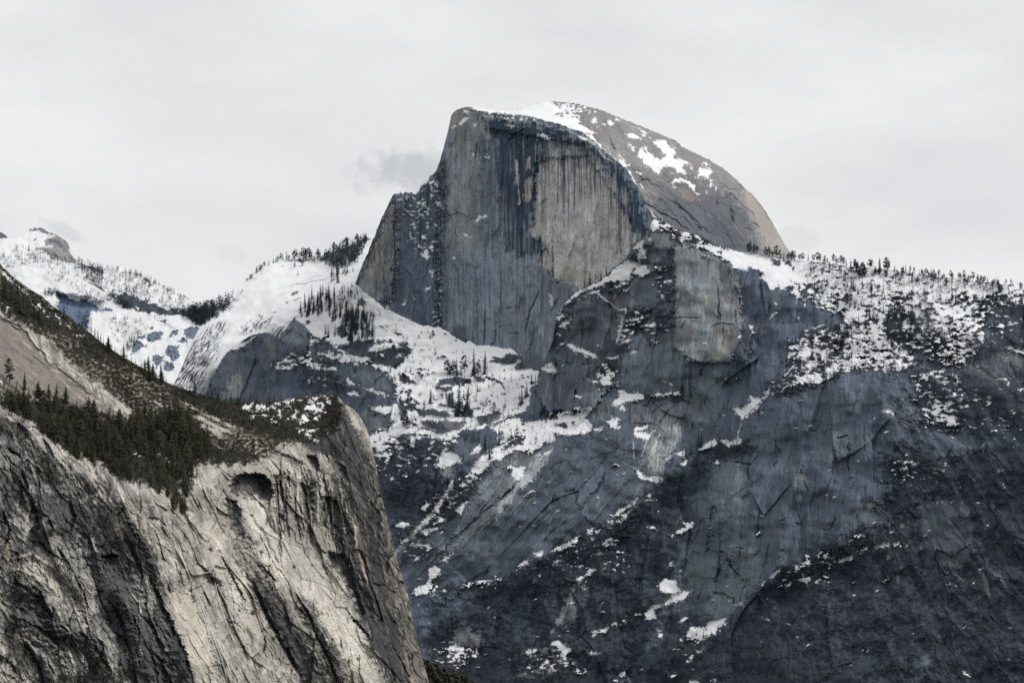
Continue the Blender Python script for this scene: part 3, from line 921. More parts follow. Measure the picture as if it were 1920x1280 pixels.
    for p, w, d in ((t5(1780, 590, 1740, 690, 1690, 800, 1660, 970), 3, 10), (t5(1300, 780, 1290, 960, 1280, 1090), 2.5, 9), (t5(870, 740, 860, 920), 2.5, 8), (t5(1440, 560, 1430, 820), 1.6, 5), (t5(1470, 755, 1540, 750), 1.8, 6), (t5(1500, 985, 1600, 985), 1.6, 5),
                    (t5(1390, 880, 1390, 1080), 2.0, 6), (t3(1220, 420, 1210, 560), 2.2, 8), (t3(1500, 420, 1560, 340, 1640, 300), 2.5, 9), (t5(1860, 160, 1862, 300), 1.8, 8), (t5(1900, 200, 1905, 560), 1.8, 8)):
        L.groove(p, w, d)
        L.streak(p, w * 0.8, (0.08, 0.09, 0.11), 0.5, 0.8)
    L.streak(t5(1775, 600, 1740, 700, 1700, 800), 2.4, (0.33, 0.33, 0.32), 0.7)
    L.paint(t5(1790, 930, 1810, 920, 1790, 990, 1765, 985), (0.33, 0.33, 0.33), 0.8, 1, 1)
    L.paint(t5(1300, 760, 1330, 765, 1320, 800), (0.30, 0.29, 0.28), 0.7, 1, 1)
    # a flake leaning on the foot of the wall
    b, m = L.mask(t5(990, 990, 1020, 910, 1050, 895, 1080, 915, 1115, 980, 1120, 1080, 1060, 1060), 1.5, 1)
    L.R[b] += 16 * m
    L.col[b] *= (1 - 0.45 * m)[..., None]
    rk = 1 - L.snow
    fs = flank.astype(np.float32)
    but = sst(838, 815, X)
    fa, ea, ha = facets(X, Y, math.radians(91), 13, 5, 31, 0.5)
    fb, eb, hb = facets(X, Y, math.radians(40), 26, 2.4, 32, 0.22)
    fc, ec, hc = facets(X, Y, math.radians(91), 20, 3.4, 33, 0.3, 0.14)
    fd, ed, hd = facets(X, Y, math.radians(88), 7, 4.5, 34, 0.3, 0.16)
    fc, hc = fc + 0.7 * fd, hc + 0.8 * hd
    shell = plates(ds / 30 + 0.5 * fbm(X / 60, Y / 60, 3, 35) + 0.0 * u, 1.0)
    L.R += fs * rk * (4.5 * shell + 2.0 * plates(flow(X, Y, math.radians(38), 22, 4, 2, 36), 2.2))
    for i in range(260):
        x, y = 840 + rain.random() * 340, 220 + rain.random() * 430
        ln = 5 + rain.random() * 22
        if i % 4 == 0:
            L.tone_line([(x, y), (x + ln * 0.5, y + rain.normal(0, 4))], 1.2, 0.6)
        else:
            L.tone_line([(x, y), (x + rain.normal(0, 1.2), y + ln)], 0.9 + rain.random(), 0.6 if i % 2 else 1.35)
    L.R += 1.33 * rk * np.where(flank, fb * 0.7, but * fa * 0.9 + (1 - but) * fc * 0.5)
    L.col *= (1 + 0.10 * np.where(flank, hb, np.where(X < 826, ha, hc)) * 2)[..., None]
    L.R += (1 - fs) * rk * (4.0 * vb + 1.2 * vs + 0.35 * vs2 + 2 * fbm(X / 16, Y / 24, 2, 67) - 2.5 * creases(fbm(X / 16, Y / 60, 2, 68), 0.04))
    L.R += fs * rk * (5 * fbm(X / 40, Y / 30, 2, 69) + 0.9 * fl - 2.5 * creases(flow(X, Y, math.radians(40), 12, 4, 2, 70), 0.05))
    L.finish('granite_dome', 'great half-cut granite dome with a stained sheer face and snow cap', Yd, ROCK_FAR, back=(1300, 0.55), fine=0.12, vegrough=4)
    return L

# ------------------------------------------------------------------ the valley wall under the dome
def valley_wall():
    L = Land([360, 790, 385, 738, 398, 705, 410, 684, 422, 664, 440, 650, 458, 636, 472, 628, 485, 625, 500, 623, 512, 628, 524, 632, 540, 612, 552, 595, 560, 592, 575, 580, 600, 570, 630, 556, 655, 540, 668, 532, 680, 545,
              700, 560, 715, 572, 722, 580, 745, 586, 752, 592, 775, 603, 795, 612, 802, 609, 815, 615, 822, 612, 840, 622, 856, 634, 873, 643, 878, 638, 895, 648, 910, 647, 930, 650, 945, 654, 958, 653, 975, 664,
              985, 676, 1000, 680, 1012, 684, 1020, 676, 1030, 655, 1036, 640, 1040, 612, 1044, 590, 1055, 575, 1064, 564, 1080, 548, 1092, 541, 1105, 535, 1120, 528, 1135, 517, 1150, 503, 1165, 492, 1175, 482, 1185, 465,
              1192, 452, 1205, 446, 1210, 442, 1216, 432, 1219, 422, 1225, 412, 1232, 408, 1240, 412, 1252, 420, 1262, 424, 1272, 434, 1290, 436, 1305, 441, 1320, 447, 1340, 455, 1360, 464, 1385, 472, 1410, 476, 1440, 482, 1480, 488,
              1520, 490, 1560, 494, 1600, 500, 1640, 503, 1680, 507, 1720, 513, 1760, 518, 1800, 523, 1850, 529, 1900, 534, 2000, 546, 2230, 585], 360, 2230, 1310, 1.0, (1.2, 5), 71)
    X, Y = L.X, L.Y
    A = lambda *p: T(640, 420, p)
    B = lambda *p: T(640, 600, p)
    C = lambda *p: T(1000, 600, p)
    C6 = lambda *p: T(1000, 400, p)
    D7 = lambda *p: T(1360, 300, p)
    D8 = lambda *p: T(1520, 480, p)
    D = lambda *p: T(1320, 560, p)
    E = lambda *p: T(680, 800, p)
    F = lambda *p: T(1040, 800, p)
    G = lambda *p: T(740, 1013, p)
    H = lambda *p: T(1100, 1013, p)
    I = lambda *p: T(1440, 960, p, 4.0)
    M = lambda *p: T(320, 620, p)
    J = lambda *p: T(1400, 760, p, 3.69)
    Q = lambda *p: T(320, 420, p)
    rain = np.random.default_rng(8)
    # ---- ground colours
    L.col[:] = (0.088, 0.108, 0.138)
    slab_ang = math.radians(132)
    fs = flow(X, Y, slab_ang, 4.0, 6, 3, 72, 0.6)
    fv = flow(X, Y, math.radians(92), 4.0, 6, 3, 73, 0.6)
    fr = flow(X, Y, math.radians(60), 4.5, 6, 3, 74, 0.6)
    woodc = (0.031, 0.038, 0.052)
    # dark bare woods on the lower slopes
    for p, k in (([(1380, 1130), (1450, 1075), (1540, 1015), (1640, 985), (1720, 960), (1780, 850), (2230, 760), (2230, 1310), (1340, 1310), (1350, 1190)], 0.9),
                 ([(1640, 840), (1700, 830), (1800, 870), (2230, 900), (2230, 1000), (1700, 1000), (1640, 960), (1590, 900)], 0.85),
                 ([(1120, 960), (1230, 900), (1290, 930), (1320, 980), (1260, 1050), (1270, 1100), (1230, 1180), (1150, 1310), (840, 1310), (790, 1200), (900, 1100), (1010, 1060)], 0.88),
                 ([(700, 880), (800, 850), (850, 900), (840, 960), (760, 1020), (720, 960)], 0.9),
                 ([(750, 1020), (860, 1010), (830, 1080), (770, 1100)], 0.8), ([(1480, 900), (1560, 880), (1580, 930), (1500, 980), (1470, 960)], 0.4),
                 ([(1250, 1150), (1330, 1120), (1310, 1180), (1420, 1310), (1200, 1310)], 0.85), ([(1490, 960), (1560, 950), (1600, 990), (1520, 1020)], 0.6)):
        L.paint(p, woodc, k, 14, 9)
    L.paint([(1720, 640), (1830, 650), (2230, 620), (2230, 800), (1860, 790), (1760, 720)], (0.085, 0.092, 0.115), 0.8, 14, 8)
    L.paint(D8(1720, 560, 1918, 430, 1918, 780, 1740, 760), (0.11, 0.125, 0.155), 0.8, 8, 6)
    L.paint(D8(1670, 880, 1918, 880, 1918, 1010, 1740, 960), (0.18, 0.175, 0.175), 0.8, 8, 5)
    # broad walls
    L.paint([(1330, 570), (1400, 500), (1560, 560), (1570, 640), (1500, 700), (1440, 740), (1400, 790), (1380, 720)], (0.086, 0.108, 0.14), 0.7, 8, 5)
    L.paint([(1400, 560), (1440, 600), (1410, 780), (1385, 780), (1390, 650)], (0.082, 0.098, 0.13), 0.7, 6, 4, 4)
    L.paint([(1420, 790), (1500, 740), (1620, 720), (1660, 780), (1680, 880), (1600, 980), (1500, 1010), (1420, 1100), (1330, 1180), (1310, 1080), (1320, 900), (1380, 860)], (0.088, 0.11, 0.138), 0.7, 14, 8, 6)
    L.paint([(1600, 880), (1660, 780), (1690, 900), (1620, 960), (1580, 940)], (0.085, 0.105, 0.145), 0.7, 10, 6, 8)
    L.paint(F(1390, 540, 1440, 360, 1530, 300, 1680, 330, 1745, 420, 1765, 560, 1740, 700, 1690, 860, 1560, 870, 1480, 840, 1390, 760), (0.15, 0.172, 0.19), 0.85, 5, 4, 3)
    L.paint(H(830, 300, 930, 130, 1250, 110, 1480, 60, 1600, 200, 1570, 350, 1450, 430, 1400, 560, 1280, 660, 1150, 700, 1080, 620, 1100, 500, 1000, 450, 850, 400), (0.135, 0.157, 0.172), 0.85, 6, 5, 3)
    L.paint(J(520, 120, 720, 100, 700, 300, 560, 420, 480, 300), (0.125, 0.147, 0.17), 0.7, 10, 6, 4)
    L.paint(J(210, 320, 330, 300, 300, 430, 190, 450), (0.13, 0.152, 0.172), 0.7, 8, 5, 3)
    L.paint(J(310, 500, 395, 470, 400, 520, 350, 555), (0.17, 0.175, 0.178), 0.8, 3, 2)
    L.paint(J(800, 700, 850, 660, 890, 655, 850, 720), (0.24, 0.225, 0.165), 0.8, 3, 3)
    L.paint(J(750, 780, 800, 740, 800, 820), (0.15, 0.15, 0.15), 0.6, 4, 3)
    L.paint(I(1140, -40, 1200, -100, 1420, -110, 1510, -30, 1530, 200, 1500, 350, 1460, 420, 1400, 425, 1200, 380, 1150, 250), (0.092, 0.108, 0.118), 0.6, 8, 6, 6)
    L.paint(I(1300, 330, 1430, 350, 1460, 420, 1390, 420), (0.16, 0.155, 0.145), 0.7, 6, 4)
    L.paint(I(1000, 90, 1120, 60, 1130, 110, 1010, 110), (0.17, 0.165, 0.155), 0.7, 4, 4)
    L.paint(I(1090, 1130, 1200, 1060, 1230, 1120, 1140, 1260, 1080, 1270), (0.12, 0.145, 0.15), 0.8, 5, 4)
    for i in range(90):          # pale ribs of rock breaking through the woods on the right
        x, y = 1600 + rain.random() * 320, 700 + rain.random() * 560
        if rain.random() < 0.25:
            x = 1150 + rain.random() * 400
            y = 1100 + rain.random() * 170
        a = math.radians(55 + rain.normal(0, 14))
        ln = 5 + rain.random() * 22
        c = (0.19, 0.18, 0.17) if rain.random() < 0.6 else (0.13, 0.14, 0.155)
        L.streak([(x, y), (x + ln * 0.5 * math.cos(a), y + ln * 0.5 * math.sin(a)), (x + ln * math.cos(a + 0.1), y + ln * math.sin(a + 0.1))], 1.5 + rain.random() * 3.5, c, 0.6, 2.0)
    for p, w in ((I(1580, 420, 1620, 500, 1670, 640), 7), (I(1500, 440, 1560, 520), 5), (I(1700, 440, 1790, 560), 5), (I(1400, 470, 1480, 510), 4), (D8(1280, 900, 1420, 970, 1560, 1060, 1750, 1200), 4), (D8(1540, 960, 1640, 1060, 1800, 1180), 4),
                 (D8(1100, 640, 1180, 720, 1260, 740), 4), (J(1100, 0, 1180, 110, 1260, 180), 5), (J(1470, 260, 1560, 320), 4), (J(1020, 80, 1120, 160, 1200, 240), 3)):
        L.streak(p, w, (0.22, 0.205, 0.19), 0.65, 2.5)
    L.paint(D8(1000, 470, 1100, 520, 1220, 640, 1250, 720, 1150, 700, 1040, 600, 960, 500), (0.2, 0.195, 0.19), 0.7, 4, 4)
    L.paint(D8(720, 330, 850, 310, 1000, 340, 1010, 400, 880, 350, 720, 380), (0.12, 0.13, 0.15), 0.9, 3, 3)
    # the prow: grey-green buttress with rust stains
    L.paint([(1045, 575), (1100, 548), (1165, 520), (1180, 560), (1165, 640), (1140, 700), (1075, 665), (1040, 640)], (0.098, 0.105, 0.118), 0.85, 6, 4, 5)
    L.paint(C6(640, 690, 800, 690, 820, 780, 770, 860, 700, 800), (0.145, 0.115, 0.108), 0.6, 5, 4)
    L.paint([(1180, 520), (1215, 430), (1250, 470), (1262, 540), (1265, 660), (1250, 740), (1190, 740), (1170, 650)], (0.148, 0.165, 0.188), 0.8, 6, 4, 3)
    L.paint([(1215, 425), (1260, 430), (1300, 450), (1290, 470), (1225, 470)], (0.145, 0.152, 0.158), 0.8, 6, 4)
    L.paint([(1262, 465), (1300, 455), (1340, 480), (1375, 505), (1388, 540), (1392, 600), (1385, 620), (1370, 680), (1330, 685), (1270, 665), (1265, 560)], (0.225, 0.245, 0.255), 0.92, 3, 2, 2)
    L.paint(C6(1290, 660, 1500, 660, 1560, 800, 1540, 900, 1300, 900), (0.235, 0.255, 0.262), 0.7, 8, 5, 4)
    L.paint(C6(1540, 735, 1570, 735, 1588, 850, 1570, 870, 1545, 800), (0.36, 0.33, 0.235), 0.85, 2, 1.2)
    L.paint(C6(1650, 700, 1780, 720, 1850, 800, 1860, 880, 1780, 860, 1680, 760), (0.21, 0.17, 0.15), 0.5, 5, 4, 4)
    L.paint(C6(1480, 450, 1600, 480, 1790, 560, 1830, 640, 1700, 620, 1560, 560), (0.215, 0.21, 0.2), 0.6, 6, 4, 4)
    L.paint(C(1600, 60, 1715, 50, 1740, 280, 1640, 290, 1620, 180), (0.285, 0.26, 0.215), 0.75, 4, 3, 3)
    L.paint(C(1240, 110, 1440, 60, 1440, 220, 1290, 230), (0.195, 0.175, 0.168), 0.6, 8, 5, 4)
    L.paint(C(1440, 100, 1620, 90, 1620, 260, 1480, 280), (0.165, 0.185, 0.20), 0.7, 8, 5, 4)
    L.paint(C(1560, 280, 1765, 280, 1765, 370, 1600, 360), (0.275, 0.26, 0.225), 0.7, 3, 3, 2)
    L.paint(C(1730, 30, 1830, 60, 1800, 280, 1750, 240), (0.15, 0.105, 0.10), 0.6, 5, 4, 3)
    for i in range(46):
        x = 1266 + rain.random() * 118
        y = 465 + rain.random() * 190
        c = ((0.075, 0.08, 0.09), (0.26, 0.24, 0.21), (0.2, 0.16, 0.145), (0.10, 0.115, 0.135))[rain.choice(4)]
        L.streak([(x, y), (x + rain.normal(0, 1), y + 18 + rain.random() * 50)], 1.2 + rain.random() * 1.8, c, 0.6, 0.6)
    for p, w in ((C6(1665, 640, 1660, 760, 1680, 960), 3), (C6(1810, 640, 1850, 760, 1870, 900, 1880, 1010), 2.5), (C6(1590, 1035, 1650, 995, 1700, 990, 1810, 1000), 3), (C6(1705, 1010, 1705, 1200), 2.2), (C6(1060, 945, 1300, 940, 1500, 935), 1.8), (C6(1330, 1040, 1370, 960), 2), (C6(1815, 860, 1830, 1010), 3)):
        L.groove(p, w, 6)
        L.streak(p, w * 0.8, (0.075, 0.08, 0.09), 0.6, 1.2)
    L.streak(C6(1870, 780, 1885, 900, 1885, 1010), 1.6, (0.3, 0.3, 0.29), 0.7)
    L.paint(C(1440, 370, 1740, 370, 1740, 480, 1660, 560, 1440, 520), (0.105, 0.12, 0.145), 0.8, 4, 4, 4)
    L.paint(C(1450, 520, 1720, 520, 1640, 720, 1620, 900, 1520, 960, 1380, 900, 1370, 800, 1430, 640), (0.155, 0.172, 0.19), 0.75, 5, 4, 4)
    L.paint(C(760, 330, 1300, 300, 1430, 500, 1340, 640, 1060, 640, 860, 640, 780, 560), (0.132, 0.15, 0.168), 0.6, 8, 6, 4)
    L.paint(C(60, 450, 200, 420, 560, 350, 600, 500, 600, 640, 480, 740, 380, 820, 100, 800, 30, 700), (0.10, 0.112, 0.13), 0.8, 6, 5, 6)
    for i in range(24):
        x, y = 1015 + rain.random() * 90, 670 + rain.random() * 60
        L.streak([(x, y), (x - 3, y + 16 + rain.random() * 34)], 1.5 + rain.random() * 2.5, (0.175, 0.185, 0.185) if rain.random() < 0.6 else (0.05, 0.058, 0.07), 0.6, 0.8)
    L.paint(C(590, 600, 700, 560, 680, 800, 640, 900, 520, 880, 540, 740), (0.165, 0.178, 0.19), 0.7, 4, 3, 4)
    L.paint(C(850, 740, 1400, 700, 1370, 860, 1340, 960, 1280, 1040, 1100, 1000, 1060, 960, 900, 930), (0.168, 0.18, 0.19), 0.8, 5, 4, 4)
    # white water-streaked slab
    L.paint(F(820, 180, 900, 80, 980, 10, 1120, 0, 1110, 110, 1060, 220, 1000, 300, 955, 430, 900, 435, 800, 405), (0.34, 0.35, 0.355), 0.88, 3, 2, 4)
    for i in range(34):
        x0, y0 = 1040 + (840 + rain.random() * 280) / 4.795, 800 + (-60 + rain.random() * 160) / 4.795
        k = rain.random()
        L.streak([(x0, y0), (x0 - 6 - 8 * k, y0 + 26), (x0 - 10 - 16 * k, y0 + 56), (x0 - 12 - 19 * k, y0 + 84)], 1.1 + rain.random() * 1.4, (0.52, 0.52, 0.51) if i % 2 else (0.15, 0.16, 0.17), 0.65, 0.6)
    for i in range(26):
        x0, y0 = 1190 + rain.random() * 80, 755 + rain.random() * 40
        L.streak([(x0, y0), (x0 - 5, y0 + 22), (x0 - 9, y0 + 44)], 1.1 + rain.random(), (0.25, 0.255, 0.25) if i % 2 else (0.085, 0.095, 0.11), 0.55, 0.6)
    for p, w in ((C(1235, 790, 1180, 860, 1120, 945), 3.5), (C(1110, 795, 1060, 840), 2.5), (C(1310, 880, 1260, 940), 2.5), (C(1000, 690, 1200, 690, 1420, 680), 6), (C(900, 930, 1090, 935), 2)):
        L.streak(p, w * 0.8, (0.055, 0.064, 0.078), 0.7, 1.6)
        L.groove(p, w, 6)
    # diagonal slabs below the bench
    L.paint([(740, 1060), (850, 990), (880, 930), (930, 870), (990, 835), (1060, 815), (1190, 810), (1230, 900), (1200, 960), (1100, 1030), (1000, 1080), (900, 1110), (790, 1120)], (0.09, 0.109, 0.134), 0.8, 6, 5)
    L.paint(E(1200, 300, 1390, 205, 1530, 200, 1740, 150, 1640, 320, 1430, 560, 1250, 760, 1000, 970, 690, 1200, 630, 1190, 850, 930, 890, 780, 1000, 590), (0.205, 0.222, 0.24), 0.88, 2.5, 2, 3)
    L.paint(E(1250, 290, 1390, 215, 1500, 220, 1420, 300, 1300, 340), (0.21, 0.195, 0.188), 0.6, 6, 4)
    L.paint(E(1580, 245, 1690, 215, 1660, 290, 1570, 420, 1500, 500, 1400, 560, 1260, 750, 1200, 830, 1225, 700, 1340, 570, 1440, 450, 1520, 330), (0.40, 0.41, 0.42), 0.88, 2.5, 2, 3)
    for i in range(70):
        k = rain.random()
        x0, y0 = 1060 - 320 * k + rain.normal(0, 26), 820 + 250 * k + rain.normal(0, 16)
        ln = 12 + rain.random() * 50
        a = slab_ang + rain.normal(0, 0.05)
        c = (0.25, 0.255, 0.26) if rain.random() < 0.45 else (0.07, 0.082, 0.10)
        L.streak([(x0, y0), (x0 + ln * math.cos(a), y0 + ln * math.sin(a))], 1.2 + rain.random() * 2, c, 0.5, 1.0)
    for i in range(120):
        x0, y0 = 880 + rain.random() * 400, 830 + rain.random() * 200
        ln = 8 + rain.random() * 34
        a = math.radians(122) + rain.normal(0, 0.16)
        c = (0.185, 0.195, 0.205) if rain.random() < 0.45 else (0.052, 0.06, 0.075)
        L.streak([(x0, y0), (x0 + ln * math.cos(a), y0 + ln * math.sin(a))], 1.2 + rain.random() * 2.4, c, 0.55, 1.2)
    for p, w in ((E(1405, 490, 1340, 560, 1250, 640, 1150, 720, 1050, 810, 960, 880, 880, 960, 760, 1070, 650, 1170), 5.5), (E(1370, 525, 1250, 640), 4), (F(450, 420, 390, 560, 300, 640, 220, 750), 5), (F(270, 815, 345, 890), 3), (F(1740, 420, 1775, 540), 4), (F(1600, 310, 1780, 350), 4),
                 (H(1200, 230, 1150, 380), 4), (H(1260, 110, 1300, 230, 1400, 350), 3.5), (H(1060, 105, 1250, 105), 5), (H(1330, 520, 1320, 570), 3), (H(1110, 460, 1330, 520), 3), (D(570, 860, 480, 960, 350, 1085), 4), (D(430, 320, 410, 600, 390, 820), 6), (F(1680, 640, 1760, 600), 3),
                 (J(620, 225, 700, 205), 4), (J(180, 430, 210, 380), 4), (J(590, 850, 610, 760), 3), (J(710, 250, 700, 480), 3)):
        L.groove(p, w, 8, 2)
        L.streak(p, w * 0.8, (0.055, 0.065, 0.082), 0.65, 2)
    for i in range(110):          # short cracks and flakes over the right-hand walls
        x0, y0 = 1290 + rain.random() * 400, 560 + rain.random() * 600
        a = math.radians(rain.choice([95, 70, 120, 20])) + rain.normal(0, 0.25)
        ln = 5 + rain.random() * 20
        P = [(x0, y0), (x0 + ln * 0.5 * math.cos(a) + rain.normal(0, 1), y0 + ln * 0.5 * math.sin(a)), (x0 + ln * math.cos(a + 0.2), y0 + ln * math.sin(a + 0.2))]
        L.groove(P, 1.4 + rain.random() * 1.4, 2 + rain.random() * 3, 2)
        L.streak(P, 1.0 + rain.random() * 1.2, (0.065, 0.078, 0.1) if rain.random() < 0.6 else (0.2, 0.215, 0.23), 0.45, 2)
    # crag at the far left of the wall
    L.paint([(385, 738), (425, 660), (500, 622), (540, 640), (590, 660), (570, 690), (500, 690), (520, 760), (400, 780)], (0.085, 0.098, 0.12), 0.85, 6, 5)
    L.paint(M(850, 100, 910, 110, 930, 230, 890, 250), (0.19, 0.17, 0.15), 0.7, 6, 4, 4)
    L.paint(M(460, 570, 540, 440, 610, 370, 640, 440, 590, 580, 500, 620), (0.27, 0.26, 0.245), 0.75, 5, 4, 4)
    L.paint(M(640, 500, 760, 440, 760, 560, 650, 600), (0.13, 0.15, 0.18), 0.6, 8, 5)
    L.paint(Q(960, 1030, 1120, 850, 1190, 900, 1250, 1020, 1270, 1070, 1100, 1080), (0.175, 0.185, 0.20), 0.85, 4, 3)
    L.paint(M(900, 260, 1200, 300, 1500, 420, 1560, 560, 1200, 560, 900, 480), (0.055, 0.065, 0.085), 0.8, 6, 5)
    L.paint(B(0, 400, 250, 410, 420, 500, 480, 600, 300, 600, 130, 540, 0, 500), (0.112, 0.132, 0.155), 0.85, 4, 4)
    L.paint(B(180, 830, 300, 790, 420, 880, 470, 860, 460, 950, 330, 1010, 250, 1020), (0.15, 0.165, 0.178), 0.85, 4, 3)
    # loose dirt of the avalanche chutes
    L.paint(E(240, 1180, 380, 1000, 500, 880, 600, 780, 700, 640, 800, 480, 830, 500, 740, 680, 620, 860, 450, 1010, 310, 1150), (0.50, 0.49, 0.47), 0.9, 2, 2)
    L.paint(E(700, 370, 780, 350, 790, 440, 700, 500), (0.24, 0.24, 0.235), 0.8, 3, 3)
    L.paint(G(1630, 360, 1780, 260, 1770, 290, 1650, 385, 1608, 440, 1600, 530, 1555, 650, 1480, 760, 1415, 815, 1500, 640, 1575, 470, 1590, 395), (0.30, 0.30, 0.29), 0.85, 3, 3)
    L.paint(G(1580, 480, 1720, 420, 1640, 700, 1500, 770), (0.15, 0.17, 0.18), 0.6, 6, 4)
    L.paint(G(540, 770, 640, 760, 820, 900, 740, 960, 520, 930), (0.165, 0.175, 0.185), 0.7, 6, 5)
    L.paint(G(1080, 1220, 1200, 1020, 1380, 940, 1500, 980, 1540, 1120, 1400, 1200, 1250, 1260), (0.27, 0.265, 0.258), 0.85, 4, 4)
    L.paint(G(360, 1090, 470, 960, 740, 990, 740, 1040, 640, 1110, 520, 1210, 430, 1170), (0.18, 0.175, 0.175), 0.8, 5, 5)
    L.paint(G(1380, 620, 1420, 560, 1700, 100, 1760, 60, 1750, 160, 1600, 380), (0.17, 0.165, 0.16), 0.45, 5, 5)
    L.col *= np.clip(1 + 0.10 * fv + 0.13 * fbm(X / 30, Y / 40, 4, 75, 0.6) + 0.12 * flow(X, Y, math.radians(95), 14, 4, 3, 58), 0.5, 1.7)[..., None]
    L.col *= np.array([0.89, 0.925, 0.965], np.float32)
    for i in range(1500):        # fine weathering lines down the rock
        x, y = 400 + rain.random() * 1500, 480 + rain.random() * 800
        on_slab = 740 < x < 1220 and 820 < y < 1110 and x + y < 2100
        right = x > 1640 and y > 680
        a = (slab_ang if on_slab else math.radians(58) if right else math.radians(94)) + rain.normal(0, 0.10)
        if rain.random() < 0.12:
            a = math.radians(150 + rain.normal(0, 15))
        ln = 5 + rain.random() ** 2 * 38
        L.tone_line([(x, y), (x + ln * 0.5 * math.cos(a), y + ln * 0.5 * math.sin(a)), (x + ln * math.cos(a + 0.05), y + ln * math.sin(a + 0.05))], 0.9 + rain.random() * 1.3, 0.5 + 0.2 * rain.random() if i % 5 < 3 else 1.3 + 0.3 * rain.random(), 1.0)
    for i in range(210):         # crumbs of snow on small ledges
        x, y = 760 + rain.random() * 1150, 620 + rain.random() * 640
        a = math.radians(-14 + rain.normal(0, 16))
        ln = 1.5 + rain.random() ** 2 * 8
        L.snow_line([(x, y), (x + ln * math.cos(a), y + ln * math.sin(a))], 1.0 + rain.random() * 0.9, 0.95, 1.0)
    # ---- woods
    for p in (B(0, 0, 120, -100, 290, 0, 300, 230, 180, 280, 0, 180), M(1220, 350, 1530, 420, 1850, 600, 1500, 600, 1200, 540), E(80, 300, 300, 200, 640, 280, 560, 420, 300, 460, 140, 420),
              E(820, 480, 1000, 400, 1120, 300, 1190, 300, 1060, 480, 960, 640, 860, 690, 780, 700), F(900, 560, 1000, 450, 1120, 360, 1320, 260, 1440, 200, 1420, 330, 1380, 560, 1250, 620, 1000, 650),
              G(240, 1280, 560, 1160, 700, 1060, 1000, 1040, 1160, 1060, 1090, 1200, 1300, 1260, 1500, 1150, 1900, 1240, 1900, 1290, 240, 1300), [(1180, 1240), (1330, 1150), (1420, 1230), (1700, 1310), (1180, 1310)],
              G(400, 430, 800, 380, 1300, 300, 1600, 160, 1700, 300, 1560, 400, 1000, 470, 500, 470)):
        L.wood(p, 0.75, 9, 10)
    for q in ([(1440, 1130), (1560, 1040), (1700, 980), (1800, 900), (2230, 860), (2230, 1310), (1380, 1310)], [(840, 1310), (800, 1180), (960, 1090), (1080, 1040), (1260, 940), (1280, 1100), (1220, 1200), (1180, 1310)], [(1640, 830), (1800, 850), (2230, 860), (2230, 1000), (1680, 990)], [(700, 870), (840, 870), (850, 980), (750, 1030)]):
        L.scrub(q, -0.02, 20, 10, 12)
    for q in (I(1140, -40, 1200, -100, 1420, -110, 1510, -30, 1530, 200, 1500, 350, 1460, 420, 1400, 425, 1200, 380, 1150, 250), I(1580, 400, 1700, 500, 1800, 640, 1640, 660, 1560, 520), I(1090, 1130, 1200, 1060, 1230, 1120, 1140, 1260, 1080, 1270), G(540, 770, 640, 760, 820, 900, 740, 960, 520, 930), G(1400, 820, 1620, 380, 1740, 420, 1640, 720, 1500, 800), I(600, 1080, 760, 1060, 760, 1180, 620, 1200), I(1650, 150, 1760, 300, 1900, 520, 1800, 500, 1680, 330)):
        b, m = L.mask(q, 5, 5)
        L.veg[b] *= 1 - 0.9 * m
    for q in ([(895, 1105), (1000, 1055), (1100, 1012), (1180, 962), (1240, 912), (1300, 868), (1335, 880), (1250, 965), (1150, 1035), (1000, 1092), (900, 1135)], [(1330, 832), (1400, 826), (1425, 845), (1340, 872)], [(1420, 1112), (1520, 1042), (1620, 1012), (1700, 1005), (1690, 1032), (1560, 1082), (1440, 1142)],
              [(1440, 745), (1500, 705), (1580, 700), (1570, 712), (1490, 735)], [(860, 880), (900, 900), (860, 960), (800, 1010), (770, 1000), (830, 940)], [(1180, 745), (1280, 742), (1290, 752), (1190, 756)]):
        L.wood(q, 0.95, 5, 6)
    # ---- snow: apron and benches
    S1 = L.add_snow
    S1(B(285, -40, 340, -80, 420, 100, 600, -90, 740, 30, 910, 40, 1110, 180, 1230, 200, 1400, 220, 1530, 240, 1610, 310, 1500, 305, 1430, 335, 1350, 370, 1420, 400, 1560, 400, 1580, 440, 1690, 445, 1775, 455, 1760, 560, 1700, 620, 1690, 760, 1640, 830, 1540, 850, 1440, 905, 1300, 950, 1230, 1000, 1120, 985, 1000, 970, 850, 990, 700, 950, 600, 900, 560, 830, 500, 720, 560, 620, 500, 560, 400, 470, 270, 400, 360, 400, 480, 440, 560, 385, 620, 310, 640, 250, 580, 195, 480, 195, 350, 180, 290, 170), 0.8, 1.6)
    S1(Q(1125, 850, 1200, 760, 1300, 700, 1500, 610, 1660, 540, 1700, 600, 1760, 720, 1840, 760, 1860, 1080, 1780, 1050, 1640, 1080, 1500, 1090, 1420, 1040, 1340, 1040, 1270, 1010, 1200, 900), 0.8, 2.0)
    for q in (Q(1500, 920, 1560, 910, 1600, 1000, 1540, 1030, 1500, 990), Q(1205, 870, 1250, 865, 1260, 900, 1220, 905), Q(1680, 690, 1720, 650, 1745, 690, 1720, 745), Q(1330, 1040, 1420, 1000, 1400, 1060, 1320, 1080), Q(1600, 1050, 1840, 1040, 1760, 1130, 1620, 1130)):
        L.cut_snow(q, 0.8, 2.0, (0.07, 0.078, 0.095))
    L.speckle(M(905, 320, 1000, 240, 1150, 195, 1310, 235, 1490, 350, 1400, 405, 1250, 335, 1050, 345, 960, 340), 0.08, 5, 5)
    L.speckle(M(1300, 190, 1370, 160, 1500, 170, 1660, 215, 1815, 265, 1750, 295, 1550, 285, 1400, 250), 0.12, 5, 4)
    L.speckle(M(1230, 100, 1320, 0, 1480, 60, 1640, 120, 1600, 150, 1400, 130, 1300, 160), -0.1, 5, 4)
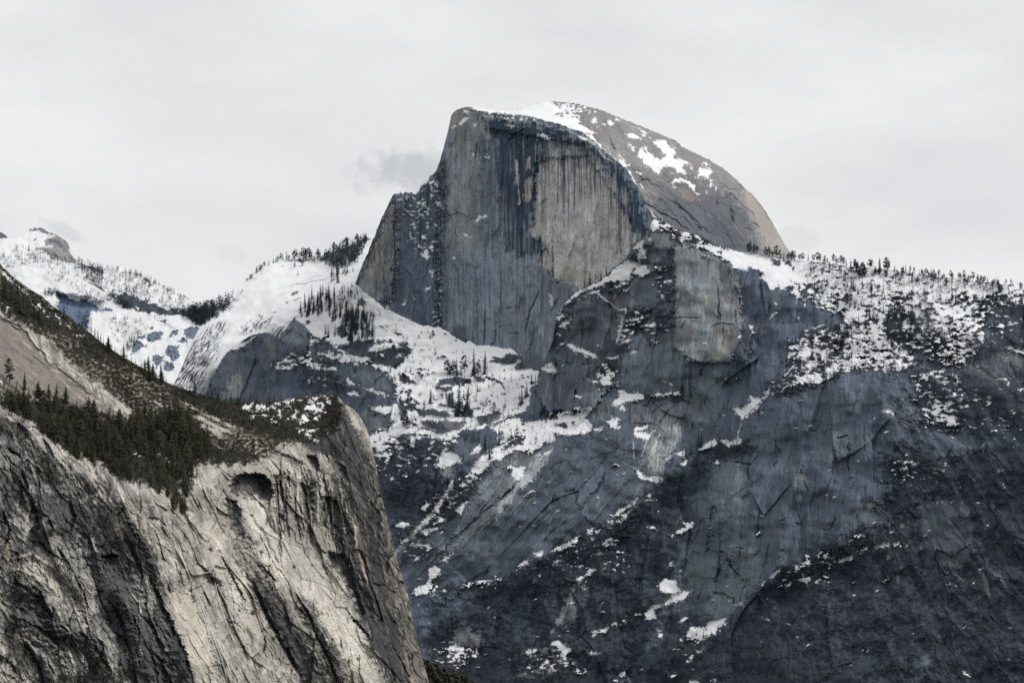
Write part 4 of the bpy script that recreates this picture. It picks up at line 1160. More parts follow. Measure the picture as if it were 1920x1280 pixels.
    L.speckle(M(1180, 430, 1350, 360, 1600, 480, 1540, 540, 1250, 520), -0.45, 7, 5)
    S1(M(540, 170, 620, 110, 760, 50, 740, 75, 640, 140, 560, 185), 0.8, 1.6)
    S1([(668, 534), (690, 550), (720, 575), (750, 592), (800, 612), (870, 645), (960, 655), (980, 680), (900, 720), (780, 720), (735, 640), (705, 600), (690, 575)], 0.8, 1.0)
    dk = (0.05, 0.058, 0.075)
    for p in ((280, 285, 400, 258, 520, 255, 620, 240, 645, 262, 590, 340, 450, 425, 330, 405, 270, 350), (490, 205, 560, 195, 595, 200, 590, 240, 530, 235), (670, 440, 720, 425, 790, 440, 830, 480, 725, 512, 670, 472),
              (505, 490, 560, 480, 620, 540, 690, 560, 680, 582, 540, 570), (520, 700, 580, 695, 640, 705, 705, 750, 660, 800, 560, 842, 520, 790), (870, 545, 930, 520, 1010, 510, 1100, 515, 1165, 540, 1170, 582, 1050, 580, 900, 572),
              (825, 590, 900, 600, 1000, 590, 995, 635, 860, 622), (940, 650, 1000, 660, 1012, 790, 965, 785), (1020, 745, 1060, 745, 1065, 860, 1020, 865), (1115, 770, 1180, 800, 1185, 860, 1080, 885, 1060, 830),
              (660, 800, 760, 795, 930, 822, 942, 850, 830, 860, 700, 852), (690, 885, 850, 915, 900, 900, 1000, 895, 1130, 915, 1090, 965, 930, 1005, 760, 965), (1180, 865, 1300, 850, 1420, 800, 1445, 850, 1340, 935, 1260, 940, 1225, 880),
              (1300, 512, 1420, 540, 1445, 565, 1330, 545), (1200, 505, 1300, 510, 1290, 545, 1210, 552), (1330, 370, 1430, 330, 1500, 300, 1590, 320, 1560, 390, 1440, 395), (560, 640, 600, 600, 640, 640, 600, 700), (860, 735, 890, 740, 930, 765, 890, 770),
              (860, 330, 880, 328, 870, 335), (380, 178, 410, 178, 400, 186), (510, 128, 540, 126, 520, 132), (1570, 400, 1620, 370, 1660, 420, 1600, 440), (1180, 990, 1290, 980, 1240, 1060, 1190, 1130, 1150, 1150)):
        L.cut_snow(B(*p), 0.8, 2.2, dk)
    L.paint(B(900, 905, 1000, 895, 1125, 915, 1080, 965, 950, 995), (0.17, 0.17, 0.175), 0.8, 3, 2)
    L.paint(B(1310, 900, 1440, 830, 1420, 900, 1340, 935), (0.19, 0.185, 0.185), 0.8, 2, 2)
    L.speckle(B(560, 350, 700, 350, 900, 400, 900, 500, 660, 500, 540, 470), 0.12, 5, 4)
    L.speckle(B(480, 560, 700, 560, 700, 700, 600, 800, 470, 700), 0.05, 5, 4)
    L.speckle(B(240, 1020, 420, 960, 520, 860, 700, 970, 900, 1020, 1090, 990, 1040, 1080, 900, 1190, 640, 1280, 280, 1290), -0.02, 6, 5)
    L.speckle(B(560, 1040, 900, 1060, 1060, 1120, 900, 1280, 500, 1280), -0.45, 8, 6)
    L.speckle(B(240, 1240, 700, 1280, 700, 1420, 240, 1400), -0.55, 8, 6)
    for p in ((250, 1020, 420, 1000, 500, 880, 560, 830, 600, 920, 700, 975, 850, 1015, 1000, 1000, 1080, 985, 1040, 1040, 960, 1075, 880, 1060, 800, 1035, 690, 1030, 600, 1010, 480, 1040, 400, 1100, 330, 1160, 270, 1140),
              (25, 518, 120, 570, 200, 600, 310, 622, 400, 650, 405, 682, 300, 650, 180, 592, 60, 570), (255, 768, 370, 772, 475, 775, 400, 855, 330, 830), (470, 740, 500, 740, 540, 860, 500, 920, 450, 900), (268, 400, 360, 400, 455, 430, 440, 450, 310, 442), (60, 650, 110, 643, 165, 682, 80, 672),
              (238, 272, 300, 220, 480, 190, 502, 210, 380, 270, 270, 292), (0, 330, 100, 318, 220, 340, 272, 372, 150, 378, 0, 372), (-40, 165, 70, 172, 75, 205, -40, 205), (865, 1230, 900, 1190, 960, 1172, 1085, 1230, 1060, 1272, 980, 1262, 900, 1285),
              (290, 310, 400, 300, 380, 320), (480, 330, 520, 310, 560, 320, 500, 340), (1640, 935, 1918, 900, 1918, 1080, 1830, 1100, 1700, 1170, 1560, 1170, 1430, 1250, 1250, 1290, 1195, 1290, 1300, 1200, 1400, 1130, 1480, 1092, 1560, 1055, 1750, 1062, 1800, 1020, 1700, 985, 1600, 1000, 1500, 1080, 1420, 1130, 1395, 1000, 1330, 960, 1500, 890, 1600, 880)):
        S1(B(*p), 0.8, 2.0)
    L.speckle(B(1560, 980, 1918, 950, 1918, 1060, 1700, 1080, 1500, 1100), 0.3, 5, 4)
    L.cut_snow(B(1430, 1160, 1500, 1090, 1600, 1050, 1760, 1062, 1700, 1110, 1560, 1130), 0.8, 2.5, dk)
    for p in ((100, 832, 200, 842, 320, 826, 370, 850, 460, 772, 512, 760, 522, 810, 490, 842, 460, 882, 535, 940, 525, 1000, 400, 1022, 310, 1032, 200, 1012, 150, 1062, 0, 1092, -80, 1130, -80, 920, 120, 890, 215, 880, 210, 852), (540, 970, 640, 948, 620, 980, 540, 1002), (665, 900, 740, 870, 775, 890, 770, 980, 700, 960),
              (695, 755, 760, 700, 782, 650, 735, 630, 810, 638, 860, 662, 960, 658, 1002, 690, 985, 722, 900, 718, 830, 742, 740, 762), (745, 560, 762, 565, 782, 612, 765, 602), (1055, 682, 1110, 648, 1160, 667, 1240, 655, 1330, 645, 1332, 672, 1200, 674, 1070, 688), (575, 490, 640, 500, 680, 440, 722, 480, 738, 510, 700, 542, 690, 592, 640, 592, 600, 572, 612, 520),
              (600, 390, 640, 385, 680, 430, 640, 420), (490, 530, 570, 548, 578, 560, 500, 548), (305, 222, 350, 224, 430, 262, 560, 308, 578, 342, 530, 332, 430, 302, 340, 262), (678, 342, 758, 325, 750, 346, 690, 352), (148, 372, 190, 400, 208, 470, 190, 480, 130, 460, 70, 445), (-10, 450, 45, 460, 42, 540, 20, 580, -10, 560),
              (818, 292, 935, 268, 932, 286, 830, 302), (1068, 188, 1128, 196, 1120, 210, 1080, 206), (1178, 545, 1252, 580, 1240, 585), (900, 970, 1015, 950, 1018, 970, 930, 1000, 1055, 1020, 1042, 1080, 910, 1062), (1050, 1020, 1110, 980, 1060, 1010), (1478, 1168, 1550, 1100, 1650, 1075, 1642, 1110, 1600, 1152, 1500, 1176), (1678, 1082, 1740, 1075, 1868, 1060, 1872, 1090, 1760, 1142, 1720, 1112),
              (1192, 1248, 1250, 1195, 1252, 1225), (1265, 1192, 1310, 1173, 1362, 1180, 1358, 1222, 1300, 1210), (770, 805, 800, 770, 830, 810), (360, 690, 390, 675, 432, 690), (150, 305, 185, 280, 180, 300, 155, 318), (1320, 345, 1350, 340, 1410, 352, 1340, 358), (365, 795, 410, 775, 400, 810)):
        S1(C(*p), 0.8, 1.6)
    L.speckle(C(0, 930, 200, 930, 300, 1000, 150, 1080, 0, 1090), 0.25, 5, 4)
    L.cut_snow(C(190, 940, 300, 925, 310, 980, 240, 960), 0.8, 2, dk)
    L.cut_snow(C(340, 915, 370, 910, 365, 945, 345, 945), 0.8, 1.5, dk)
    # ledges of the prow
    for p in ((975, 232, 997, 236, 985, 290, 940, 310, 890, 330, 900, 270), (960, 290, 990, 280, 965, 350, 950, 470, 935, 470, 940, 380), (830, 430, 900, 420, 945, 470, 900, 500, 870, 540, 860, 600, 760, 620, 700, 612, 620, 645, 540, 662, 600, 600, 680, 560, 760, 480), (530, 640, 620, 620, 600, 660, 500, 680, 420, 700, 400, 690, 480, 660),
              (880, 540, 960, 465, 1010, 470, 1065, 510, 1040, 545, 980, 570, 920, 560), (400, 680, 470, 670, 440, 700, 360, 760, 300, 800, 330, 745), (300, 780, 350, 740, 330, 800, 270, 820), (200, 880, 270, 840, 230, 880),
              (855, 970, 990, 922, 990, 945, 880, 976), (868, 1000, 950, 978, 940, 998), (968, 1020, 1040, 1000, 1092, 975, 1108, 1010, 1030, 1026), (998, 1055, 1065, 1038, 1050, 1050), (218, 1012, 262, 972, 328, 963, 300, 992, 240, 1022), (195, 940, 260, 910, 240, 950), (828, 702, 862, 668, 850, 702),
              (1055, 60, 1085, 45, 1115, 60, 1122, 90, 1085, 160, 1055, 135), (1060, 0, 1090, 20, 1110, 40, 1080, 30), (1175, 58, 1235, 110, 1222, 122), (1255, 90, 1292, 98, 1275, 130, 1290, 150, 1265, 175), (1320, 165, 1390, 155, 1405, 205, 1350, 215), (1440, 168, 1480, 190, 1535, 242, 1490, 242), (1250, 188, 1288, 215, 1265, 228), (1030, 200, 1055, 200, 1060, 245, 1035, 240),
              (1425, 282, 1480, 275, 1560, 280, 1640, 300, 1760, 325, 1930, 355, 1930, 500, 1860, 500, 1800, 480, 1760, 430, 1640, 372, 1590, 335, 1450, 302), (1510, 362, 1560, 380, 1620, 405, 1560, 395), (1670, 240, 1720, 260, 1745, 300, 1690, 290), (1860, 280, 1900, 300, 1910, 335, 1870, 320), (860, 1085, 900, 1060, 905, 1080), (1090, 470, 1120, 480, 1110, 495), (1130, 700, 1165, 740, 1150, 745), (1305, 235, 1345, 245, 1340, 262)):
        S1(C6(*p), 0.8, 1.8)
    L.cut_snow(C6(1650, 340, 1720, 330, 1745, 355, 1700, 375), 0.8, 2, dk)
    L.speckle(C6(1040, 40, 1240, 60, 1560, 250, 1560, 285, 1400, 260, 1290, 240, 1240, 160, 1060, 160), -0.12, 4, 4)
    L.speckle(C6(890, 280, 1000, 260, 1040, 330, 1030, 440, 960, 460, 880, 420), -0.12, 4, 3)
    L.speckle(C6(700, 560, 880, 480, 900, 560, 830, 700, 700, 680), -0.05, 5, 4)
    L.speckle(C6(230, 850, 420, 700, 840, 660, 840, 720, 500, 740, 330, 850), -0.38, 4, 4)
    L.speckle(C6(60, 1060, 200, 880, 360, 860, 350, 1000, 260, 1180, 80, 1280), -0.5, 6, 5)
    L.speckle(C6(840, 860, 1260, 860, 1260, 1060, 900, 1100, 740, 1240, 740, 1100), -0.52, 6, 5)
    L.speckle(C6(1060, 460, 1260, 460, 1260, 800, 1130, 800), -0.66, 6, 5)
    L.speckle(C6(760, 1080, 900, 1060, 860, 1240, 740, 1260), -0.4, 5, 4)
    L.speckle(C(560, 380, 760, 330, 760, 480, 640, 640, 560, 600), -0.5, 5, 4)
    L.snow_line(C6(440, 745, 560, 715, 590, 735, 660, 790, 770, 862), 2.2, 0.85, 1.2)
    L.snow_line(C6(770, 870, 830, 860, 830, 905), 3.0, 0.8, 1.5)
    for q in (0, 18, 36):
        L.snow_line(C6(785 + q * 0.6, 920, 790 + q * 0.4, 1000, 770 + q * 0.2, 1080, 745, 1180), 1.5, 0.55, 1)
    L.paint(C6(770, 910, 832, 905, 810, 1060, 760, 1180, 740, 1100), (0.24, 0.25, 0.26), 0.7, 3, 2, 3)
    for p in (C6(125, 705, 150, 720, 165, 780, 160, 860), C6(205, 700, 180, 760, 175, 870), C6(200, 740, 220, 830)):
        L.snow_line(p, 3.0, 0.5, 1)
    # ---- right-hand ridge
    S1(D7(-30, 785, 140, 822, 340, 850, 560, 880, 790, 890, 770, 950, 700, 990, 630, 975, 580, 942, 600, 980, 670, 1020, 600, 1080, 640, 1100, 560, 1130, 490, 1180, 480, 1120, 420, 1180, 380, 1110, 330, 1065, 310, 1060, 350, 1010, 220, 962, 80, 935, 60, 905, -30, 880), 0.8, 1.8)
    L.cut_snow(D7(430, 890, 490, 900, 490, 940, 440, 930), 0.7, 2, dk)
    L.cut_snow(D7(520, 900, 580, 910, 590, 960, 530, 940), 0.7, 2, dk)
    L.cut_snow(D7(610, 1060, 660, 1010, 780, 1005, 770, 1030, 680, 1040, 650, 1090, 580, 1100), 0.8, 2.5, (0.12, 0.13, 0.145))
    L.cut_snow(D7(640, 965, 700, 990, 780, 1000, 660, 1000), 0.8, 1.5, (0.13, 0.14, 0.155))
    L.snow_line(D7(80, 960, 150, 980, 215, 965), 3.0, 0.9, 1.5)
    for p in ((500, 1040, 640, 1060, 700, 1180, 840, 1210, 700, 1280, 560, 1200), ):
        L.speckle(D7(*p), 0.05, 6, 5)
    R = lambda *p: pairs(p)
    L.speckle(R(1490, 484, 1560, 490, 1700, 504, 1830, 520, 2230, 532, 2230, 556, 1880, 556, 1800, 560, 1720, 548, 1660, 560, 1620, 600, 1572, 580, 1535, 556, 1480, 535), 0.56, 4, 4)
    L.speckle(R(1500, 530, 1580, 520, 1600, 560, 1570, 590, 1530, 565), 0.18, 5, 4)
    L.speckle(R(1580, 580, 1660, 560, 1750, 545, 1840, 560, 1850, 600, 1790, 640, 1730, 600, 1680, 590, 1640, 640, 1575, 640), 0.3, 7, 6)
    L.speckle(R(1790, 555, 2230, 545, 2230, 580, 1870, 590, 1810, 600), 0.02, 7, 5)
    L.speckle(R(1480, 715, 1530, 660, 1575, 610, 1640, 610, 1690, 640, 1720, 680, 1700, 696, 1620, 694, 1560, 700, 1500, 712, 1430, 745, 1440, 730), 0.16, 7, 6)
    L.speckle(R(1580, 625, 1640, 615, 1690, 640, 1660, 670, 1600, 680), 0.42, 6, 5)
    L.speckle(R(1480, 640, 1540, 620, 1580, 640, 1560, 700, 1500, 700, 1470, 690), -0.12, 7, 6)
    L.speckle(R(1660, 580, 1740, 590, 1790, 650, 1770, 700, 1700, 650, 1660, 630), -0.36, 8, 6)
    L.speckle(R(1790, 600, 1840, 590, 1850, 640, 1800, 690, 1760, 690, 1780, 640), 0.12, 7, 5)
    L.speckle(R(1700, 690, 1800, 690, 1830, 760, 1790, 820, 1730, 790), -0.42, 9, 7)
    L.speckle(R(1745, 740, 1775, 735, 1790, 790, 1765, 800, 1740, 780), -0.08, 7, 5)
    L.speckle(R(1800, 700, 2230, 740, 2230, 860, 1820, 830), -0.72, 9, 7)
    L.speckle(R(1860, 570, 2230, 570, 2230, 680, 1850, 660), -0.7, 9, 7)
    L.speckle(R(1650, 860, 1790, 850, 1780, 900, 1680, 900), -0.62, 9, 6)
    S1(D8(1100, 310, 1250, 290, 1270, 380, 1180, 400, 1080, 400), 0.8, 2)
    S1(D8(910, 360, 960, 345, 1010, 365, 940, 385), 0.8, 1.5)
    S1(D8(1750, 805, 1800, 815, 1918, 870, 1930, 890, 1850, 860, 1770, 830), 0.8, 1.6)
    S1(D8(960, 480, 1060, 570, 1200, 620, 1260, 740, 1180, 720, 1090, 640, 980, 540), 0.6, 3, 0.5)
    for p in ((880, 440, 920, 430, 960, 470, 950, 520, 910, 545, 840, 510), (1040, 480, 1100, 450, 1100, 520, 1150, 540, 1090, 570, 1060, 540), (910, 600, 960, 565, 1030, 580, 1000, 620, 920, 610), (1100, 640, 1160, 590, 1210, 640, 1140, 660), (880, 700, 960, 670, 1090, 720, 1020, 770, 880, 760, 820, 765), (820, 690, 880, 700, 860, 750),
              (415, 868, 450, 892, 500, 888, 550, 868, 510, 930, 470, 980, 352, 1085, 310, 1035, 258, 990, 300, 970, 320, 995, 360, 960, 400, 930, 395, 905, 420, 915), (1010, 62, 1040, 65, 1092, 90, 1080, 108, 1030, 85), (310, 340, 330, 318, 342, 330, 320, 350), (400, 235, 415, 235, 455, 312, 432, 312)):
        S1(D(*p), 0.8, 1.7)
    for p, w in ((D(585, 188, 625, 145, 650, 125, 662, 135), 2.2), (D(960, 265, 1000, 270, 1050, 240, 1080, 232), 2.4), (D(720, 690, 770, 640, 830, 590), 2.0), (D(705, 825, 760, 775, 850, 760), 2.4), (D(1110, 705, 1150, 640), 2), (D(850, 160, 848, 200), 2), (D(635, 30, 655, 55), 2), (D(910, 40, 905, 70), 2.6), (D(340, 1110, 315, 1180, 300, 1250), 1.8),
                 (D(1420, 760, 1425, 820), 1.4), (D(1600, 990, 1660, 990, 1700, 1040), 1.6), (D(1625, 1200, 1665, 1190), 1.6), (D(1380, 1235, 1410, 1238), 1.4)):
        L.snow_line(p, w, 0.9, 1.2)
    L.speckle(D(900, 280, 1220, 260, 1240, 560, 1100, 720, 830, 760, 600, 790, 840, 560, 850, 420), -0.26, 7, 6)
    L.speckle(D(560, 740, 860, 720, 860, 780, 600, 830), -0.25, 5, 4)
    L.speckle(D(250, 480, 360, 480, 360, 760, 180, 780, 200, 680, 280, 660), -0.72, 7, 6)
    # ---- lower patches
    for p in ((640, 345, 690, 310, 680, 260, 735, 212, 780, 225, 800, 245, 895, 275, 885, 310, 800, 330, 830, 345, 790, 350, 765, 335, 760, 362), (810, 748, 860, 720, 935, 668, 912, 720, 880, 787, 850, 760), (1308, 362, 1340, 350, 1390, 362, 1468, 360, 1440, 430, 1400, 482, 1340, 450, 1298, 462, 1360, 410),
              (520, 940, 600, 898, 620, 915, 705, 905, 640, 935, 570, 966), (638, 872, 712, 808, 742, 835, 700, 855), (448, 1075, 492, 1028, 520, 1050, 600, 1040, 608, 1085, 590, 1105, 570, 1080), (688, 1202, 812, 1138, 790, 1172, 720, 1210), (518, 732, 560, 700, 635, 668, 620, 692, 560, 742), (305, 885, 350, 853, 425, 868, 432, 900, 400, 890, 330, 908),
              (1388, 1252, 1440, 1210, 1495, 1188, 1480, 1222, 1400, 1267), (1518, 1130, 1580, 1130, 1625, 1108, 1605, 1165, 1550, 1152), (1700, 1110, 1740, 1085, 1780, 1068, 1850, 1050, 1930, 1005, 1930, 1040, 1780, 1112, 1720, 1130), (1450, 615, 1530, 560, 1560, 570, 1480, 605), (1190, 285, 1350, 190, 1340, 225, 1220, 290), (1390, 185, 1440, 175, 1400, 222, 1370, 215), (1475, 235, 1500, 200, 1600, 165, 1640, 165, 1560, 210, 1490, 245), (1155, 380, 1175, 340, 1180, 350), (1580, 255, 1690, 222, 1600, 262), (1490, 490, 1520, 475, 1525, 490), (450, 1210, 510, 1165, 490, 1195), (975, 360, 1020, 310, 1060, 270, 1130, 225, 1130, 330, 1100, 380, 1060, 400, 990, 410), (1000, 200, 1050, 150, 1060, 210, 1040, 240, 975, 235)):
        S1(E(*p), 0.8, 1.8)
    S1(E(330, 1060, 420, 980, 520, 880, 610, 790, 650, 720, 720, 640, 745, 560, 800, 490, 810, 525, 745, 620, 715, 690, 660, 765, 590, 850, 480, 945, 380, 1030), 1.2, 2.5, 0.8)
    L.speckle(E(850, 500, 960, 400, 1120, 230, 1180, 300, 1090, 420, 960, 560, 860, 620), -0.05, 5, 5)
    L.speckle(E(560, 640, 860, 540, 900, 620, 740, 780, 600, 860), -0.5, 6, 5)
    L.speckle(E(300, 1000, 600, 1000, 600, 1150, 380, 1260), -0.7, 6, 5)
    for p in ((712, 372, 770, 410, 880, 438, 962, 432, 978, 480, 920, 518, 900, 490, 850, 482, 780, 466, 750, 430), (262, 980, 300, 940, 342, 912, 332, 965, 280, 992), (505, 805, 560, 770, 690, 678, 692, 702, 640, 740, 600, 770, 520, 822), (565, 850, 640, 770, 680, 750, 640, 810, 600, 860), (696, 675, 750, 628, 745, 655, 715, 690), (1050, 978, 1130, 920, 1180, 905, 1128, 838, 1190, 870, 1240, 858, 1238, 900, 1140, 962),
              (15, 1090, 110, 1040, 222, 982, 200, 1030, 90, 1085, 40, 1112), (430, 1032, 480, 1000, 535, 988, 520, 1006, 440, 1042), (330, 1150, 420, 1118, 425, 1136, 340, 1156), (1125, 325, 1182, 303, 1200, 320, 1150, 356), (1435, 328, 1470, 310, 1472, 330), (840, 905, 880, 893, 905, 905, 900, 918), (1820, 965, 1845, 945, 1845, 955)):
        S1(F(*p), 0.8, 1.7)
    L.speckle(F(370, 920, 460, 860, 700, 700, 690, 760, 560, 860, 380, 960), -0.1, 4, 4)
    L.speckle(F(860, 560, 920, 560, 930, 670, 780, 680, 800, 620), -0.2, 4, 4)
    L.speckle(F(0, 1080, 220, 1020, 540, 980, 700, 1180, 560, 1280, 0, 1280), -0.66, 7, 6)
    L.snow_line(F(510, 350, 545, 335, 590, 360), 2.2, 0.9)
    L.snow_line(F(1665, 0, 1650, 60, 1645, 100), 1.8, 0.6)
    L.snow_line(F(700, 120, 705, 200, 710, 290), 3, 0.35)
    for p in ((295, 310, 310, 250, 350, 235, 382, 235, 412, 262, 400, 300, 360, 340, 332, 380, 335, 420, 295, 480, 200, 492, 160, 475, 200, 430, 270, 390, 320, 335), (1235, 110, 1290, 100, 1335, 85, 1335, 120, 1290, 142), (1105, 225, 1150, 190, 1205, 165, 1192, 208, 1110, 242), (628, 402, 660, 385, 720, 372, 700, 400, 660, 430), (710, 375, 770, 352, 830, 360, 820, 392, 770, 385), (850, 362, 900, 335, 955, 335, 960, 350, 900, 358, 880, 372),
              (1640, 350, 1780, 255, 1765, 290, 1660, 365), (1690, 420, 1720, 370, 1715, 400, 1700, 435), (1175, 1002, 1210, 972, 1285, 982, 1210, 1012), (1370, 945, 1440, 903, 1510, 925, 1580, 968, 1570, 1000, 1530, 1030, 1550, 1080, 1520, 1080, 1500, 1000, 1440, 940), (465, 965, 540, 933, 622, 968, 610, 990, 560, 985), (640, 985, 745, 988, 740, 1020, 720, 1010), (1135, 1020, 1160, 1005, 1160, 1025), (1615, 1180, 1640, 1150, 1668, 1170, 1640, 1190), (1675, 1195, 1720, 1160, 1740, 1195), (1785, 1005, 1855, 985, 1850, 1010, 1790, 1025), (1740, 995, 1780, 1000, 1760, 1015), (1785, 820, 1830, 830, 1918, 770, 1918, 790, 1810, 845), (335, 450, 380, 395, 400, 410, 350, 455), (1425, 180, 1470, 180, 1450, 198)):
        S1(G(*p), 0.8, 1.8)
    L.speckle(G(370, 980, 740, 960, 760, 1040, 520, 1200, 380, 1120), -0.35, 5, 5)
    L.speckle(G(1160, 1080, 1500, 940, 1620, 1100, 1500, 1140, 1200, 1180), -0.3, 5, 5)
    L.speckle(G(380, 440, 980, 320, 1400, 180, 1700, 100, 1700, 260, 1400, 330, 900, 420, 400, 480), -0.68, 7, 5)
    for p in ((638, 412, 650, 380, 690, 345, 740, 350, 795, 350, 805, 405, 855, 450, 790, 468, 680, 466, 660, 425), (765, 492, 850, 460, 945, 452, 900, 512, 800, 552, 720, 572, 660, 590, 615, 612, 615, 690, 560, 710, 515, 705, 540, 640, 600, 568, 700, 560), (65, 812, 120, 822, 205, 772, 180, 802, 90, 842), (905, 872, 908, 810, 940, 778, 1000, 785, 1050, 775, 1130, 712, 1252, 693, 1200, 782, 1110, 852, 1020, 907, 1000, 885, 950, 872), (828, 727, 870, 688, 925, 692, 880, 727),
              (1638, 327, 1680, 290, 1733, 263, 1722, 302, 1650, 332), (1553, 407, 1600, 362, 1585, 400), (1338, 587, 1417, 528, 1378, 577), (988, 1002, 1050, 948, 1042, 982, 1000, 1012), (895, 1092, 960, 1030, 950, 1064), (928, 1252, 1015, 1240, 1005, 1290, 930, 1290), (1128, 1242, 1162, 1235, 1165, 1290), (735, 1225, 790, 1200, 800, 1220, 750, 1240), (295, 1200, 345, 1165, 340, 1215, 310, 1230), (250, 1255, 290, 1240, 270, 1270), (15, 1010, 40, 992, 50, 1015), (60, 1025, 130, 988, 125, 1005), (640, 830, 680, 840, 665, 865), (610, 790, 640, 785, 660, 805), (235, 750, 270, 725, 260, 750), (20, 250, 80, 255, 20, 320, -20, 330)):
        S1(H(*p), 0.8, 1.8)
    L.speckle(H(60, 800, 500, 640, 500, 700, 80, 850), -0.5, 4, 4)
    L.speckle(H(860, 850, 1260, 720, 1260, 780, 1000, 940, 860, 920), -0.3, 5, 4)
    for p in ((8, 482, 40, 450, 72, 433, 82, 450, 22, 497), (198, 392, 230, 398, 215, 447), (263, 382, 312, 363, 302, 392), (363, 322, 402, 303, 382, 332), (413, 337, 452, 308, 462, 332, 430, 352), (523, 377, 570, 345, 640, 313, 632, 347, 560, 367), (688, 287, 752, 248, 742, 272, 700, 294), (793, 267, 812, 238, 850, 243, 912, 220, 922, 245, 850, 264), (918, 240, 972, 228, 987, 245), (243, 522, 280, 488, 317, 488, 290, 537), (343, 512, 365, 498, 377, 532), (138, 557, 170, 523, 170, 547), (428, 527, 457, 513, 462, 532), (885, 345, 905, 325, 905, 345), (870, 520, 895, 495, 885, 515), (1345, 550, 1370, 530, 1355, 548), (1455, 1190, 1480, 1185, 1470, 1205), (1480, 1215, 1505, 1205, 1505, 1230), (1790, 1095, 1810, 1080, 1805, 1100), (285, 328, 305, 320, 300, 338), (650, 180, 690, 172, 720, 165, 720, 182)):
        S1(I(*p), 0.7, 1.4)
    L.speckle(I(0, 520, 200, 370, 460, 300, 720, 270, 1000, 210, 990, 260, 500, 400, 440, 560, 120, 580), -0.75, 6, 5)
    for p in ((930, 25, 990, 20, 1015, 65, 960, 40), (1240, 50, 1275, 90, 1260, 95), (1290, 30, 1340, 15, 1320, 60, 1290, 55), (1380, 90, 1440, 80, 1450, 130, 1390, 140), (1255, 115, 1300, 115, 1290, 130), (1240, 155, 1265, 165, 1255, 172), (1070, 440, 1110, 425, 1095, 455), (1150, 405, 1180, 395, 1170, 415), (1255, 420, 1310, 435, 1300, 445), (1735, 445, 1775, 445, 1760, 460), (950, 190, 985, 178, 975, 188), (765, 210, 790, 210, 785, 217), (1020, 495, 1035, 465, 1025, 490)):
        S1(J(*p), 0.7, 1.4)
    benches = B(300, 60, 900, 60, 1600, 300, 1760, 460, 1680, 780, 1500, 860, 1100, 980, 700, 950, 300, 1100, 260, 1000, 560, 760, 560, 420)
    for x, y in scatter(benches, 150, 4, random.Random(6)):
        a, h = 1 + rain.random() ** 2 * 5, 0.8 + rain.random() * 1.4
        if y > 690 or rain.random() < 0.35:
            L.cut_snow([(x - a, y), (x, y - h), (x + a, y + h * 0.4), (x + a * 0.3, y + h)], 0.6, 0.8, dk)
    L.settle((12, 6.5), (0.024, 0.032, 0.046))
    # ---- distances
    Yd = rbf([(390, 735, 7230), (430, 660, 7270), (500, 624, 7300), (556, 590, 7330), (620, 560, 7240), (645, 545, 7140), (668, 532, 7095), (730, 580, 7035), (815, 612, 6995), (900, 650, 6950), (1000, 685, 6880), (420, 760, 7200), (500, 720, 7210), (560, 680, 7200), (620, 640, 7170),
              (1040, 640, 6770), (1050, 580, 6750), (1100, 548, 6730), (1160, 500, 6705), (1210, 445, 6685), (1228, 410, 6690), (1280, 440, 6690), (1330, 460, 6690),
              (1400, 475, 6700), (1480, 488, 6680), (1560, 494, 6620), (1680, 507, 6530), (1800, 522, 6440), (1940, 536, 6340),
              (1440, 540, 6570), (1550, 590, 6450), (1650, 600, 6360), (1800, 620, 6240), (1940, 640, 6170),
              (1100, 660, 6680), (1200, 640, 6610), (1300, 600, 6560), (1390, 600, 6540), (1300, 700, 6515), (1200, 740, 6545), (1100, 760, 6590), (1020, 740, 6710),
              (700, 650, 6990), (760, 700, 6900), (850, 740, 6800), (950, 720, 6790), (1000, 780, 6690), (600, 740, 7030), (720, 840, 6690), (900, 830, 6600), (1050, 820, 6520), (1150, 800, 6490),
              (780, 1000, 6480), (950, 950, 6420), (1100, 950, 6330), (1230, 900, 6355), (1300, 850, 6380), (1380, 800, 6410),
              (800, 1100, 6350), (900, 1180, 6220), (1050, 1100, 6200), (1050, 1250, 6020), (850, 1290, 6080),
              (1450, 760, 6300), (1550, 720, 6290), (1700, 720, 6170), (1900, 740, 6050), (1400, 950, 6160), (1600, 950, 6000), (1800, 950, 5870), (1940, 950, 5790),
              (1350, 1150, 5990), (1550, 1150, 5800), (1800, 1150, 5650), (1940, 1150, 5570), (1200, 1280, 5920), (1500, 1290, 5600), (1800, 1290, 5450), (1940, 1290, 5370)], X, Y)
    rk = 1 - 0.9 * L.snow
    b, m = L.mask([(1262, 462), (1340, 478), (1378, 505), (1390, 560), (1388, 640), (1370, 680), (1300, 680), (1262, 650)], 4, 2)
    L.R[b] += 22 * m                                     # the prow's pale panel stands proud
    b, m2 = L.mask([(1480, 720), (1560, 700), (1680, 690), (1720, 800), (1640, 1000), (1420, 1120), (1330, 1000), (1360, 850), (1400, 790)], 36, 3)
    L.R[b] += 45 * m2                                     # great right-hand wall
    b, m = L.mask([(1015, 690), (1060, 680), (1130, 680), (1150, 720), (1110, 770), (1020, 775), (1005, 730)], 3, 3)
    L.R[b] += 30 * m
    b, m = L.mask([(960, 830), (1060, 808), (1190, 805), (1200, 870), (1190, 980), (1080, 1040), (900, 1110), (790, 1130), (850, 1020)], 40, 4)
    L.R[b] += 25 * m
    sl, _ = 0, 0
    wS = np.zeros_like(X)
    b, m = L.mask([(720, 1120), (860, 900), (1060, 800), (1240, 800), (1260, 900), (1180, 1000), (900, 1130)], 30, 8)
    wS[b] = m
    wR = sst(1560, 1760, X) * sst(640, 760, Y)
    wV = np.clip(1 - wS - wR, 0, 1)
    big = fbm(X / 90, Y / 70, 3, 76)
    L.R += 26 * big * (0.4 + 0.6 * rk)
